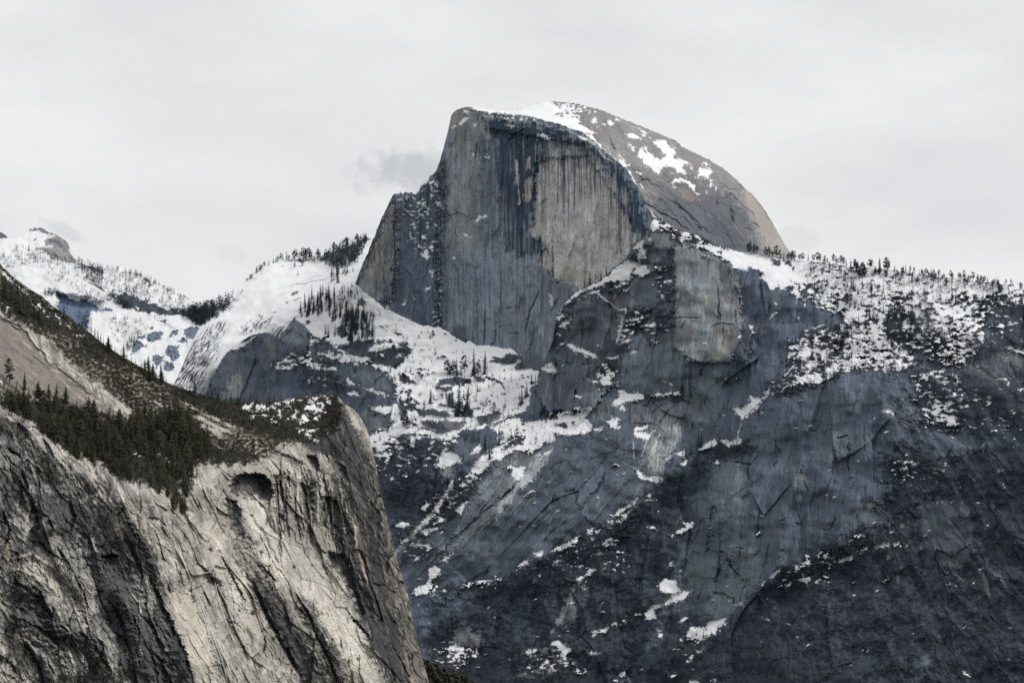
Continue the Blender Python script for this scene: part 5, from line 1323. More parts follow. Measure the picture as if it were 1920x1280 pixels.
    L.R += rk * (wS * 0.6 * fs + wR * 0.6 * fr + wV * 0.5 * fv)
    L.R += rk * 1.2 * fbm(X / 16, Y / 14, 2, 80)
    g1, e1, h1 = facets(X, Y, math.radians(97), 66, 2.8, 41, 0.16, 0.12, 0.12)
    g2, e2, h2 = facets(X, Y, math.radians(98), 22, 4.0, 42, 0.22, 0.12, 0.10)
    g3, e3, h3 = facets(X, Y, math.radians(90), 9, 3.6, 43, 0.24, 0.14, 0.12)
    s1, se1, sh1 = facets(X, Y, slab_ang, 36, 5.0, 44, 0.22, 0.12, 0.08)
    s2, se2, sh2 = facets(X, Y, slab_ang, 12, 6.0, 45, 0.26, 0.12, 0.08)
    r1, re1, rh1 = facets(X, Y, math.radians(58), 36, 3.2, 46, 0.2, 0.12, 0.12)
    r2, re2, rh2 = facets(X, Y, math.radians(60), 12, 3.4, 47, 0.32, 0.14, 0.12)
    L.R += rk * (17 * wV * flow(X, Y, math.radians(98), 38, 3.5, 2, 88, 0.45, 0.2) + 10 * wS * flow(X, Y, slab_ang, 30, 5, 2, 89, 0.45, 0.2) + 14 * wR * flow(X, Y, math.radians(60), 34, 3.5, 2, 90, 0.45, 0.2))
    calm = np.ones_like(X)
    for q in ([(1262, 465), (1300, 455), (1375, 505), (1390, 600), (1370, 680), (1330, 685), (1268, 665)], F(1390, 540, 1440, 360, 1680, 330, 1765, 560, 1690, 860, 1480, 840), F(820, 180, 980, 10, 1120, 0, 1000, 300, 900, 435, 800, 405), C(1450, 520, 1720, 520, 1620, 900, 1380, 900, 1430, 640)):
        b, m = L.mask(q, 8, 3)
        calm[b] = np.minimum(calm[b], 1 - 0.65 * m)
    L.R += 1.25 * rk * calm * (1 - 0.3 * L.veg) * (wV * (g1 + g2 + 0.8 * g3) + wS * (s1 + s2 + 0.4 * g3) + wR * (r1 + r2 + 0.5 * g3))
    tone = 1 + 0.18 * (wV * (h1 + h2 + 0.8 * h3) + wS * (sh1 + sh2) + wR * (rh1 + rh2))
    joint = np.clip(1 - np.minimum(e2, 9) / 0.07, 0, 1) * wV + np.clip(1 - se2 / 0.09, 0, 1) * wS + np.clip(1 - re2 / 0.09, 0, 1) * wR
    fine_v = flow(X, Y, math.radians(92), 2.6, 9, 3, 48, 0.6, 0.1)
    fine_s = flow(X, Y, slab_ang, 2.6, 9, 3, 49, 0.6, 0.1)
    tone = tone + 0.17 * (wV * fine_v + wS * fine_s) + 0.10 * wR * flow(X, Y, math.radians(60), 3.0, 6, 3, 50, 0.6, 0.1)
    L.col *= (tone * (1 - 0.16 * joint * sst(-0.2, 0.3, big)))[..., None]
    L.R += L.snow * 4.0 * fbm(X / 32, Y / 20, 3, 84)
    L.finish('valley_wall', 'dark granite valley wall with snow benches, ledges and wooded slopes below the dome', Yd, ROCK_FAR, back=(500, 1.0), fine=0.17, vegrough=4)
    return L


# ------------------------------------------------------------------ near cliff on the left
def near_cliff():
    L = Land([-200, 330, -40, 462, -20, 478, 0, 494, 20, 515, 40, 531, 60, 544, 79, 555, 95, 570, 110, 581, 130, 594, 146, 606, 165, 620, 188, 641, 219, 661, 240, 674, 261, 686, 290, 704, 313, 717, 350, 730, 396, 744, 420, 752, 450, 756, 480, 754, 510, 752, 540, 748,
              560, 744, 590, 741, 615, 740, 632, 741, 638, 748, 646, 757, 656, 763, 664, 768, 672, 776, 680, 790, 688, 805, 694, 825, 700, 850, 706, 878, 712, 912, 722, 955, 730, 990, 740, 1035, 748, 1062, 757, 1090, 764, 1110, 768, 1135, 775, 1165, 782, 1200, 790, 1228, 800, 1262, 810, 1300],
             -190, 812, 1330, 0.72, (1.2, 5), 101)
    X, Y = L.X, L.Y
    K = lambda *p: T(0, 480, p)
    W = lambda *p: T(0, 660, p)
    V = lambda *p: T(380, 720, p)
    U = lambda *p: T(0, 900, p, 3.3675)
    Z = lambda *p: T(380, 900, p, 3.368)
    M = lambda *p: T(320, 620, p)
    rain = np.random.default_rng(21)
    L.nv = flow(X, Y, math.radians(60), 6, 6, 3, 103)
    down = math.radians(60)
    f1 = flow(X, Y, down, 4.0, 7, 4, 104, 0.6)
    f2 = flow(X, Y, math.radians(66), 15, 5, 3, 105)
    fs = flow(X, Y, math.radians(37), 4, 10, 3, 106, 0.6)
    mott = fbm(X / 16, Y / 20, 4, 107, 0.6)
    # ---- colour
    L.col[:] = (0.43, 0.41, 0.37)
    left = [(-200, 660), (0, 775), (60, 812), (130, 880), (180, 905), (215, 925), (240, 970), (275, 1050), (305, 1120), (335, 1200), (365, 1330), (-200, 1330)]
    L.paint(left, (0.27, 0.265, 0.25), 0.9, 8, 6)
    L.col *= np.clip(1 + 0.16 * f1 + 0.22 * mott, 0.4, 1.5)[..., None]
    lich = flow(X, Y, math.radians(64), 9, 4.5, 4, 120, 0.6)
    lich2 = flow(X, Y, math.radians(62), 22, 3, 4, 123, 0.6)
    for p in (U(0, 0, 180, 0, 160, 120, 60, 240, 0, 200), U(180, 60, 480, 90, 560, 260, 460, 430, 360, 340, 200, 240), U(440, 120, 620, 180, 860, 520, 900, 760, 1000, 960, 1180, 1290, 820, 1290, 700, 1000, 640, 700, 500, 420),
              U(60, 620, 260, 700, 420, 900, 620, 1010, 720, 1290, 520, 1290, 420, 1060, 260, 980, 60, 880), U(120, 990, 240, 1080, 360, 1290, 220, 1290), U(0, 180, 40, 260, 40, 480, 0, 560)):
        L.paint(p, (0.052, 0.055, 0.06), 0.85, 6, 8, 8)  # dark zones of the ribs: shade of their left walls put into the colour
    for p in (U(60, 530, 200, 460, 330, 480, 420, 600, 480, 700, 400, 790, 300, 700, 140, 600), U(560, 600, 680, 620, 680, 760, 580, 760), U(0, 1000, 100, 980, 220, 1160, 230, 1290, 0, 1290), U(320, 640, 480, 790, 560, 930, 420, 830), U(600, 1040, 760, 1290, 640, 1290)):
        L.paint(p, (0.47, 0.445, 0.395), 0.8, 5, 7, 5)
    L.paint(U(20, 360, 70, 380, 60, 520, 30, 540), (0.42, 0.33, 0.24), 0.6, 4, 4)
    L.paint(U(585, 350, 600, 350, 605, 450, 590, 455), (0.45, 0.38, 0.28), 0.7, 2, 1.5)
    L.paint(U(700, 210, 760, 250, 870, 440, 960, 600, 1010, 760, 960, 700, 850, 520, 740, 320), (0.40, 0.37, 0.315), 0.9, 3, 3)
    L.paint(U(1040, 700, 1200, 700, 1347, 900, 1347, 1280, 1240, 1280, 1140, 1000), (0.41, 0.37, 0.30), 0.7, 8, 6, 5)
    # bright slabs in the middle
    L.paint(Z(230, 100, 330, 130, 420, 190, 440, 330, 520, 340, 580, 420, 700, 520, 860, 640, 900, 760, 1020, 960, 1180, 1290, 1000, 1290, 860, 1060, 740, 830, 620, 700, 480, 640, 380, 470, 270, 260), (0.56, 0.535, 0.485), 0.92, 6, 5, 4)
    L.paint(Z(0, 200, 100, 260, 250, 540, 330, 740, 420, 900, 380, 1000, 250, 900, 120, 660, 0, 520), (0.50, 0.475, 0.425), 0.8, 8, 6, 4)
    L.paint(V(0, 900, 200, 1000, 330, 1280, 0, 1280), (0.40, 0.37, 0.325), 0.6, 10, 8, 6)
    # brown side of the pillar
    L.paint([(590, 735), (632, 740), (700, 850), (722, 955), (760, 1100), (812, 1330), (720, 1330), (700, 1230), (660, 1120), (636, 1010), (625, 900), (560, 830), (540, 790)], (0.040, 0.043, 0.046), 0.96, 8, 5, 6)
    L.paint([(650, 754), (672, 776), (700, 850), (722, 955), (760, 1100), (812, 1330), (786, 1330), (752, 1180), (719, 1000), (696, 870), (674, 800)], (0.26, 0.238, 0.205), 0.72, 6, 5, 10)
    for i in range(230):
        k = rain.random()
        x0, y0 = 610 + 130 * k + rain.normal(0, 26), 800 + 400 * k + rain.normal(0, 50)
        a = math.radians(74) + rain.normal(0, 0.06)
        ln = 20 + rain.random() * 70
        c = (0.30, 0.28, 0.245) if rain.random() < 0.42 else (0.035, 0.036, 0.036)
        L.streak([(x0, y0), (x0 + ln * math.cos(a), y0 + ln * math.sin(a))], 1.2 + rain.random() * 3.4, c, 0.3 + 0.4 * rain.random(), 1.6)
    # headwall of arches
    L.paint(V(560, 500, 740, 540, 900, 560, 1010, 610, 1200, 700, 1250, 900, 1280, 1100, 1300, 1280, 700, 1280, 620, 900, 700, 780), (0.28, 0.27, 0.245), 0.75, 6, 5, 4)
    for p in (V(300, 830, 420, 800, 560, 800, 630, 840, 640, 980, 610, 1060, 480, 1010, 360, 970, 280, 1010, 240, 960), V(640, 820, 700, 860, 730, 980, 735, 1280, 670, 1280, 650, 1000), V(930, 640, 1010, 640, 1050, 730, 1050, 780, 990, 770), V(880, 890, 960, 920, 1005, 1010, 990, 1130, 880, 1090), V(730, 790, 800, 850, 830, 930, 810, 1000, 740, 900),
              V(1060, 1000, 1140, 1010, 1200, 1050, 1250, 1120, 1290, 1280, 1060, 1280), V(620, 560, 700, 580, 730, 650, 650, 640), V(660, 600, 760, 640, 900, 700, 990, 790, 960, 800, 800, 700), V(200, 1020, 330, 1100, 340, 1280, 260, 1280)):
        L.paint(p, (0.075, 0.077, 0.08), 0.82, 2, 2.5, 2)  # shade inside the arches and under overhangs, painted into the rock colour
    for p in (V(740, 560, 830, 560, 920, 620, 980, 780, 940, 770, 840, 670), V(1020, 630, 1150, 640, 1230, 740, 1230, 800, 1130, 800, 1070, 740), V(740, 700, 860, 760, 960, 880, 960, 920, 860, 860), V(1040, 800, 1130, 820, 1180, 1000, 1090, 990), V(330, 1000, 500, 1060, 620, 1110, 640, 1280, 400, 1280), V(1270, 1100, 1300, 1120, 1370, 1280, 1330, 1280)):
        L.paint(p, (0.52, 0.495, 0.44), 0.88, 2, 2.5, 2)
    for i in range(40):
        x0, y0 = 545 + rain.random() * 90, 890 + rain.random() * 80
        L.streak([(x0, y0), (x0 + rain.normal(0, 1), y0 + 14 + rain.random() * 30)], 1.1 + rain.random() * 1.6, (0.42, 0.40, 0.35) if i % 2 else (0.06, 0.06, 0.062), 0.6, 0.6)
    for i in range(26):
        x0, y0 = 436 + rain.random() * 68, 892 + rain.random() * 16
        L.streak([(x0, y0), (x0 + rain.normal(0, 1), y0 + 12 + rain.random() * 18)], 1.1 + rain.random() * 1.2, (0.22, 0.22, 0.21) if i % 3 == 0 else (0.04, 0.042, 0.045), 0.6, 0.6)
    L.streak(Z(890, 165, 930, 225, 965, 300, 975, 390, 990, 480, 1020, 590, 1050, 690), 4.5, (0.42, 0.37, 0.30), 0.85)
    L.streak(Z(735, 0, 745, 90, 730, 180, 715, 330), 7, (0.40, 0.355, 0.29), 0.7)
    # the wide gullies: their shade and plant growth painted into the rock colour
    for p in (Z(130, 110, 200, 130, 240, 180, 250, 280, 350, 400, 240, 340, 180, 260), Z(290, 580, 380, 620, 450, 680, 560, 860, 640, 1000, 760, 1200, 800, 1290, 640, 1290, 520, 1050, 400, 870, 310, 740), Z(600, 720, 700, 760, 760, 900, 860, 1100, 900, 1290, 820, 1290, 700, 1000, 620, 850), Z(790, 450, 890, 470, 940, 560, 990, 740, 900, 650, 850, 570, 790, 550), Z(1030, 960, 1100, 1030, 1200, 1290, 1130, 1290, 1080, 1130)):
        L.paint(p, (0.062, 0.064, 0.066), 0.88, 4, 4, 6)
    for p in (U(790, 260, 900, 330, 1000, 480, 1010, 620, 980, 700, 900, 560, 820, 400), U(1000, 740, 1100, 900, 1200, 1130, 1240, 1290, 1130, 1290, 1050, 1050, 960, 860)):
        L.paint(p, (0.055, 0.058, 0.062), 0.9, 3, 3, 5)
    for i in range(170):
        x0, y0 = 220 + rain.random() * 440, 900 + rain.random() * 380
        a = down + rain.normal(0, 0.08)
        ln = 12 + rain.random() * 46
        c = (0.54, 0.515, 0.46) if rain.random() < 0.4 else ((0.13, 0.125, 0.118) if rain.random() < 0.75 else (0.40, 0.32, 0.23))
        L.streak([(x0, y0), (x0 + ln * math.cos(a), y0 + ln * math.sin(a))], 1.0 + rain.random() * 2.6, c, 0.5, 1.4)
    for i in range(150):
        x0, y0 = rain.random() * 330, 790 + rain.random() * 490
        a = math.radians(rain.choice([60, 72, 100, 40])) + rain.normal(0, 0.15)
        ln = 8 + rain.random() * 36
        P = [(x0, y0), (x0 + ln * 0.5 * math.cos(a) + rain.normal(0, 1.5), y0 + ln * 0.5 * math.sin(a)), (x0 + ln * math.cos(a), y0 + ln * math.sin(a))]
        L.groove(P, 1.4 + rain.random() * 2, 1.5 + rain.random() * 3, 2)
        L.streak(P, 1.0 + rain.random() * 1.8, (0.07, 0.07, 0.072) if rain.random() < 0.6 else (0.40, 0.38, 0.34), 0.5, 2)
    st = sst(0.18, 0.42, lich) * 0.55 + sst(0.15, 0.5, lich2) * 0.45
    wl = sst(360, 240, X) * 0.75 + 0.42
    for q in (Z(230, 100, 330, 130, 420, 190, 440, 330, 520, 340, 580, 420, 700, 520, 860, 640, 900, 760, 1020, 960, 1180, 1290, 1000, 1290, 860, 1060, 740, 830, 620, 700, 480, 640, 380, 470, 270, 260), Z(0, 240, 100, 280, 240, 540, 320, 740, 410, 900, 370, 1000, 240, 900, 120, 660, 0, 520), U(1040, 700, 1200, 700, 1347, 900, 1347, 1280, 1240, 1280, 1140, 1000)):
        b, m = L.mask(q, 6, 4, 5)
        wl[b] *= 1 - 0.8 * m
        L.col[b] += (np.array([0.60, 0.575, 0.525], np.float32) - L.col[b]) * (0.45 * m)[..., None]
    L.col += (np.array([0.072, 0.076, 0.08], np.float32) - L.col) * np.clip(st * wl, 0, 0.85)[..., None]
    for i in range(1100):        # fine weathering lines and small clefts
        x, y = rain.random() * 790, 770 + rain.random() * 510
        a = math.radians(64 if x < 560 else 73) + rain.normal(0, 0.10)
        if rain.random() < 0.2:
            a = math.radians(rain.choice([20, 130, 95])) + rain.normal(0, 0.2)
        ln = 4 + rain.random() ** 2 * 36
        L.tone_line([(x, y), (x + ln * 0.5 * math.cos(a), y + ln * 0.5 * math.sin(a)), (x + ln * math.cos(a + 0.06), y + ln * math.sin(a + 0.06))], 0.8 + rain.random() * 1.5, 0.35 + 0.25 * rain.random() if i % 5 < 3 else 1.3 + 0.35 * rain.random(), 1.0)
    for i in range(40):          # fluted columns of the headwall
        x = 506 + rain.random() * 140
        y0 = np.interp(x, [506, 540, 580, 620, 642], [892, 856, 852, 872, 900]) + rain.random() * 70
        ln = 30 + rain.random() * 80
        P = [(x, y0), (x + 2 + rain.normal(0, 1.5), y0 + ln * 0.5), (x + 7 + rain.normal(0, 3), y0 + ln)]
        w = 2.0 + rain.random() * 5.5
        if i % 2:
            L.streak(P, w, (0.085, 0.088, 0.09), 0.45 + 0.4 * rain.random(), 1.8, 0.5)
            L.groove(P, w, 5)
        else:
            L.streak(P, w * 0.8, (0.47, 0.44, 0.385), 0.7, 1.6, 0.5)
            L.groove(P, w, -4)
    dkc, ltc = (0.032, 0.034, 0.037), (0.52, 0.495, 0.44)
    for q, w in ((U(60, 640, 170, 690, 260, 760, 330, 860, 420, 950), 7), (U(70, 860, 230, 930, 330, 1000, 400, 1075), 8), (U(500, 960, 600, 1040, 650, 1140, 700, 1210), 7), (U(130, 1000, 200, 1090, 250, 1180, 270, 1280), 6), (U(470, 600, 530, 720, 560, 800), 3.5), (U(690, 760, 740, 830, 790, 960, 820, 1100), 5), (U(830, 840, 870, 930, 880, 1000), 4),
                 (U(950, 620, 1010, 760, 1080, 930, 1150, 1080, 1220, 1280), 9), (U(780, 330, 850, 480, 900, 600), 9), (U(200, 150, 240, 230, 230, 330), 6), (U(440, 130, 470, 230, 440, 330), 7), (U(360, 420, 420, 520, 440, 590), 5), (U(250, 380, 310, 450, 380, 500), 4), (U(600, 640, 640, 760, 700, 900), 3), (U(20, 200, 60, 320, 30, 430), 5), (U(900, 990, 960, 1120, 1000, 1290), 5), (U(640, 480, 700, 470, 745, 480), 5),
                 (W(150, 640, 200, 690, 260, 790), 8), (W(380, 780, 430, 850, 480, 950), 7), (W(60, 860, 120, 900, 200, 960), 4), (W(200, 1060, 230, 1160, 250, 1270), 6), (Z(280, 590, 350, 720, 420, 880, 520, 1060, 640, 1280), 7), (Z(590, 720, 680, 870, 760, 1060, 860, 1280), 5), (Z(940, 860, 1010, 940, 1060, 1010), 5), (Z(350, 540, 420, 590, 460, 640), 4), (Z(120, 480, 200, 640, 270, 780), 3)):
        L.streak(q, w, dkc, 0.85, 2.4)  # black bands painted as deep shadow along ribs and clefts
        L.groove(q, w, 7, 2.4)
    for q, w in ((U(60, 500, 200, 465, 330, 540, 430, 640), 5), (U(330, 870, 430, 935, 490, 1040, 560, 1200), 3), (U(150, 80, 190, 180, 150, 300), 4), (U(560, 330, 600, 440, 640, 460), 3), (U(100, 560, 220, 600, 330, 720), 5), (U(430, 1060, 470, 1170, 480, 1290), 4), (U(820, 700, 880, 780, 890, 880), 3), (U(30, 960, 90, 980, 130, 1040), 4),
                 (W(60, 640, 130, 760, 180, 860), 7), (W(260, 960, 300, 1060, 330, 1180), 6), (W(480, 930, 560, 1000, 680, 1180), 4), (W(520, 960, 640, 1090, 760, 1260), 3), (Z(300, 180, 400, 330, 520, 560), 6), (Z(430, 480, 560, 660, 700, 860), 4)):
        L.streak(q, w, ltc, 0.75, 2.2)
        L.groove(q, w, -3, 2)
    # smooth slab of the upper slope
    slab = [(-40, 560), (0, 588), (40, 618), (55, 632), (80, 668), (100, 690), (130, 700), (160, 722), (190, 752), (215, 772), (252, 788), (230, 796), (180, 790), (120, 770), (60, 745), (0, 735), (-40, 720)]
    upper = [(-200, 320), (0, 480), (150, 600), (260, 680), (400, 735), (520, 740), (640, 735), (600, 800), (520, 840), (480, 870), (420, 850), (330, 800), (250, 770), (150, 690), (60, 610), (-200, 460)]
    L.paint(upper, (0.175, 0.16, 0.13), 0.95, 6, 5)
    L.paint(slab, (0.195, 0.176, 0.160), 0.95, 2, 2)
    b, m = L.mask(slab, 3, 2)
    L.col[b] *= (1 + m * (0.22 * fs[b] + 0.12 * mott[b]))[..., None]
    L.paint(K(-100, 40, 60, 110, 130, 200, 110, 250, 0, 200, -100, 120), (0.25, 0.225, 0.195), 0.9, 3, 2)
    for p, w in ((K(0, 550, 120, 640, 230, 690, 300, 800, 400, 890, 420, 960, 520, 1010, 640, 1110, 800, 1240, 900, 1290), 5), (K(0, 570, 100, 600, 200, 660), 4), (K(30, 150, 120, 220, 200, 300, 330, 460), 3)):
        L.groove(p, w, 3.0)
        L.streak(p, w * 0.8, (0.08, 0.075, 0.068), 0.8, 1.5)
    for p, w in ((M(80, 620, 200, 690, 300, 740, 420, 800, 520, 850, 640, 890), 5), (M(180, 760, 300, 800, 420, 870, 560, 920), 7), (M(230, 830, 400, 900, 480, 960), 10), (W(1090, 200, 1200, 270, 1330, 380), 4), (W(800, 60, 900, 110, 1050, 160), 4), (W(1380, 440, 1530, 500), 4), (W(1340, 500, 1480, 560), 7), (M(660, 980, 760, 1010, 860, 1080), 9), (W(1060, 440, 1110, 490, 1190, 590), 5)):
        L.streak(p, w, (0.46, 0.43, 0.375), 0.85, 1.6)
    for i in range(120):
        x0 = 90 + rain.random() * 330
        y0 = np.interp(x0, [0, 150, 300, 430], [500, 625, 715, 760]) + 14 + rain.random() * 110
        a = math.radians(34) + rain.normal(0, 0.1)
        ln = 6 + rain.random() * 26
        L.streak([(x0, y0), (x0 + ln * math.cos(a), y0 + ln * math.sin(a))], 1.0 + rain.random() * 2.6, (0.42, 0.395, 0.34) if rain.random() < 0.55 else (0.10, 0.095, 0.085), 0.65, 1.6)
    L.paint(M(640, 960, 760, 1000, 870, 1090, 960, 1180, 1020, 1290, 800, 1290, 700, 1160), (0.44, 0.41, 0.36), 0.8, 5, 5)
    for i in range(170):
        x, y = rain.random() * 250, 560 + rain.random() * 230
        if not inside(slab, np.array([x]), np.array([y]))[0]:
            continue
        a = math.radians(38) + rain.normal(0, 0.06)
        ln = 10 + rain.random() * 60
        L.tone_line([(x, y), (x + ln * math.cos(a), y + ln * math.sin(a))], 1.2 + rain.random() * 2.6, 0.6 + 0.2 * rain.random() if i % 2 else 1.3 + 0.35 * rain.random(), 1.2)
    L.scrub(upper, 0.14, 6, 5, 7)
    L.scrub(K(0, 150, 120, 210, 420, 440, 800, 660, 1140, 930, 1400, 1080, 1900, 1250, 1918, 1290, 1300, 1100, 900, 900, 560, 700, 300, 640, 0, 480), 0.5, 5, 6, 7)
    L.scrub(M(0, 470, 400, 580, 900, 570, 1500, 590, 1540, 720, 1480, 900, 1300, 1010, 1000, 980, 700, 900, 300, 740, 0, 620), 0.55, 5, 6, 7)
    b, m = L.mask(slab, 2, 2)
    L.veg[b] *= 1 - m
    for q, w in ((M(80, 620, 200, 690, 300, 740, 420, 800, 520, 850, 640, 890), 6), (M(180, 760, 300, 800, 420, 870, 560, 920), 8), (M(230, 830, 400, 900, 480, 960), 10)):
        b, m = L.line(q, w, 1.0, 2.0)
        L.veg[b] *= 1 - m
    # small snow
    for p in ((W, (0, 255, 20, 265, 15, 275)),):
        L.add_snow(p[0](*p[1]), 0.7, 1)
    for p in ((640, 680, 680, 660, 740, 645, 730, 670, 690, 710, 650, 705), (1195, 690, 1290, 658, 1310, 695, 1360, 700, 1350, 725, 1290, 705, 1220, 705), (1130, 710, 1145, 715, 1120, 790, 1085, 795), (1140, 795, 1200, 745, 1245, 800, 1220, 815), (800, 670, 860, 672, 850, 695, 810, 692), (1180, 890, 1300, 880, 1300, 905, 1220, 900), (1230, 620, 1265, 625, 1250, 645), (1280, 605, 1320, 600, 1310, 615), (1400, 625, 1430, 630, 1420, 642), (1030, 630, 1115, 610, 1110, 625, 1050, 650), (1210, 920, 1265, 945, 1255, 960), (1290, 980, 1330, 990, 1320, 1000), (910, 790, 950, 820, 930, 828)):
        L.add_snow(M(*p), 0.7, 1.8)
    L.speckle(M(620, 640, 900, 600, 1400, 580, 1500, 680, 1380, 800, 1100, 860, 900, 840, 740, 760), -0.46, 6, 5)
    L.speckle(M(1060, 860, 1300, 850, 1480, 880, 1380, 990, 1240, 960), -0.62, 6, 5)
    for p in ((0, 120, 40, 150, 130, 225, 110, 235, 20, 160), (160, 265, 240, 320, 290, 390, 270, 370, 200, 310), (500, 540, 550, 545, 545, 570, 510, 560), (590, 620, 640, 640, 630, 650), (670, 700, 740, 715, 700, 715), (300, 440, 350, 470, 340, 480)):
        L.add_snow(K(*p), 0.7, 1.6)
    L.speckle(K(0, 380, 120, 480, 300, 600, 240, 640, 0, 520), -0.62, 6, 4)
    L.speckle(K(280, 380, 420, 470, 560, 560, 700, 700, 560, 620, 380, 560), -0.5, 6, 4)
    L.speckle(W(1200, 880, 1640, 880, 1640, 1010, 1440, 1000, 1220, 960), -0.55, 6, 4)
    for p in (W(0, 330, 100, 340, 300, 400, 620, 450, 900, 560, 1100, 600, 1200, 590, 1500, 500, 1720, 560, 1900, 740, 1918, 900, 1700, 1010, 1640, 1100, 1600, 1280, 1380, 1200, 1100, 1150, 900, 1000, 640, 900, 300, 660, 0, 460),
              K(0, 180, 120, 240, 330, 480, 560, 580, 740, 700, 900, 860, 1140, 960, 1380, 1060, 1700, 1210, 1918, 1260, 1918, 1290, 1500, 1160, 1200, 1040, 900, 930, 760, 830, 600, 700, 300, 660, 0, 500),
              M(0, 470, 400, 590, 900, 590, 1500, 600, 1520, 700, 1300, 1000, 1100, 1000, 900, 960, 600, 860, 300, 720, 60, 600), M(-100, 900, 400, 1000, 700, 1080, 820, 1120, 700, 1180, 560, 1200, 300, 1190, -100, 1200)):
        L.wood(p, 1.0, 5, 7)
    for i in range(36):
        x0, y0 = 380 + rain.random() * 300, 960 + rain.random() * 300
        r = 1 + rain.random() * 2.5
        L.wood([(x0 - r, y0), (x0, y0 - r * 1.3), (x0 + r, y0), (x0 + r * 0.4, y0 + r * 1.8)], 0.9, 1.2, 2)
    L.paint(Z(600, 470, 700, 480, 760, 550, 700, 560), (0.55, 0.53, 0.48), 0.6, 4, 3)
    L.settle((10, 6), (0.036, 0.034, 0.024))
    L.veg = np.where(L.snow > 0.5, 0, L.veg)
    # ---- distances
    brk = np.interp(X, [-200, 0, 60, 150, 250, 330, 420, 520, 600, 640, 700, 760, 812], [640, 772, 812, 885, 920, 945, 880, 850, 850, 800, 860, 1060, 1280])
    up = np.clip(brk - Y, 0, None)
    dn = np.clip(Y - brk, 0, None)
    Yd = 2880 + 0.38 * X + 0.62 * np.clip(X - 250, 0, 370) + 0.72 * up - 0.26 * dn
    # the pillar turns its side to the east
    ln = np.interp(Y, [740, 860, 1000, 1120, 1230, 1330], [600, 628, 645, 672, 706, 735])
    Yd = Yd + np.clip(X - ln, 0, None) * 0.05
    L.rib(pairs((205, 880, 235, 950, 265, 1035, 295, 1105, 322, 1175, 346, 1240, 372, 1330)), 42, 26, 150)
    L.rib(pairs((214, 905, 240, 960, 268, 1010, 302, 1080, 320, 1130)), 16, 15, 40)
    L.rib(pairs((445, 985, 478, 1035, 510, 1085, 548, 1160, 590, 1230, 640, 1320)), 44, 22, 140)
    L.rib(Z(240, 130, 255, 280, 360, 410), 18, 12, 60)
    L.rib(Z(620, 720, 690, 840, 770, 1000, 850, 1180, 900, 1290), 26, 12, 60)
    L.rib(U(40, 640, 260, 740, 340, 870, 480, 970, 600, 1040, 700, 1200, 740, 1290), 26, 28, 50)
    L.rib(U(50, 850, 200, 930, 370, 1060, 430, 1160, 460, 1290), 22, 24, 46)
    L.rib(U(80, 980, 200, 1060, 300, 1160, 340, 1290), 16, 16, 40)
    L.rib(U(330, 480, 440, 620, 520, 740, 560, 900), 16, 16, 50)
    L.rib(U(560, 420, 660, 600, 760, 820, 840, 1040, 900, 1290), 18, 17, 50)
    L.rib(U(700, 640, 780, 760, 880, 980, 980, 1290), 18, 17, 50)
    L.rib(U(180, 60, 260, 200, 280, 360), 18, 16, 60)
    L.rib(W(0, 560, 150, 640, 300, 780, 420, 900, 520, 1040, 640, 1240), 24, 16, 70)
    L.rib(Z(1030, 960, 1100, 1080, 1190, 1290), 16, 9, 50)
    L.rib(Z(880, 170, 940, 240, 970, 380, 1010, 560, 1060, 720, 1130, 900), 16, 12, 40)
    L.rib(V(540, 800, 610, 900, 640, 1020, 650, 1280), 12, 14, 30)
    L.rib(V(1000, 790, 1020, 900, 1030, 1080, 1010, 1280), 10, 10, 16)
    L.rib(Z(80, 360, 160, 520, 260, 700, 330, 860), 16, 6, 60)
    A1 = [(431, 912), (434, 900), (444, 892), (460, 887), (478, 886), (494, 890), (506, 902), (512, 925), (505, 938), (488, 934), (462, 926), (440, 928)]
    L.alcove(A1, 44, 1.6, 1.6)
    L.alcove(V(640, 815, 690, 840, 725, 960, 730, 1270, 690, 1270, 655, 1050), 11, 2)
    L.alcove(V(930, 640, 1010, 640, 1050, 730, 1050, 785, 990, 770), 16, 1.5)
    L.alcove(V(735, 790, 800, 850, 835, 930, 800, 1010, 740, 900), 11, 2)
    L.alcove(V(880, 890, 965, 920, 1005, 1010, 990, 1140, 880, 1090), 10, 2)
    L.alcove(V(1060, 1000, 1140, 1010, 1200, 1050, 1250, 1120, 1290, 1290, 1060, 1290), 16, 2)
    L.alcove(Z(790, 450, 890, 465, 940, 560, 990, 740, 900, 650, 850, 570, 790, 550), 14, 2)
    L.alcove(Z(140, 110, 200, 130, 240, 185, 245, 280, 190, 250), 11, 2)
    L.alcove(V(650, 600, 760, 640, 900, 700, 990, 790, 960, 805, 800, 700), 8, 2)
    L.alcove(U(640, 480, 740, 470, 750, 540, 660, 540), 13, 2)
    L.alcove(U(170, 370, 300, 400, 360, 480, 340, 500, 240, 450, 170, 450), 9, 2)
    L.alcove(U(930, 230, 1000, 240, 1050, 290, 1000, 285, 940, 250), 10, 1.5)
    L.alcove(Z(0, 620, 50, 600, 120, 660, 110, 690, 60, 660, 10, 650), 9, 1.5)
    L.alcove(U(1180, 700, 1260, 670, 1347, 610, 1400, 640, 1347, 660, 1260, 690, 1190, 715), 9, 1.5)
    L.alcove(Z(150, 880, 200, 890, 225, 920, 190, 915), 8, 1.2)
    # fractured texture of the rock
    low = np.zeros_like(X)
    b, m = L.mask(slab, 4, 2)
    low[b] = m
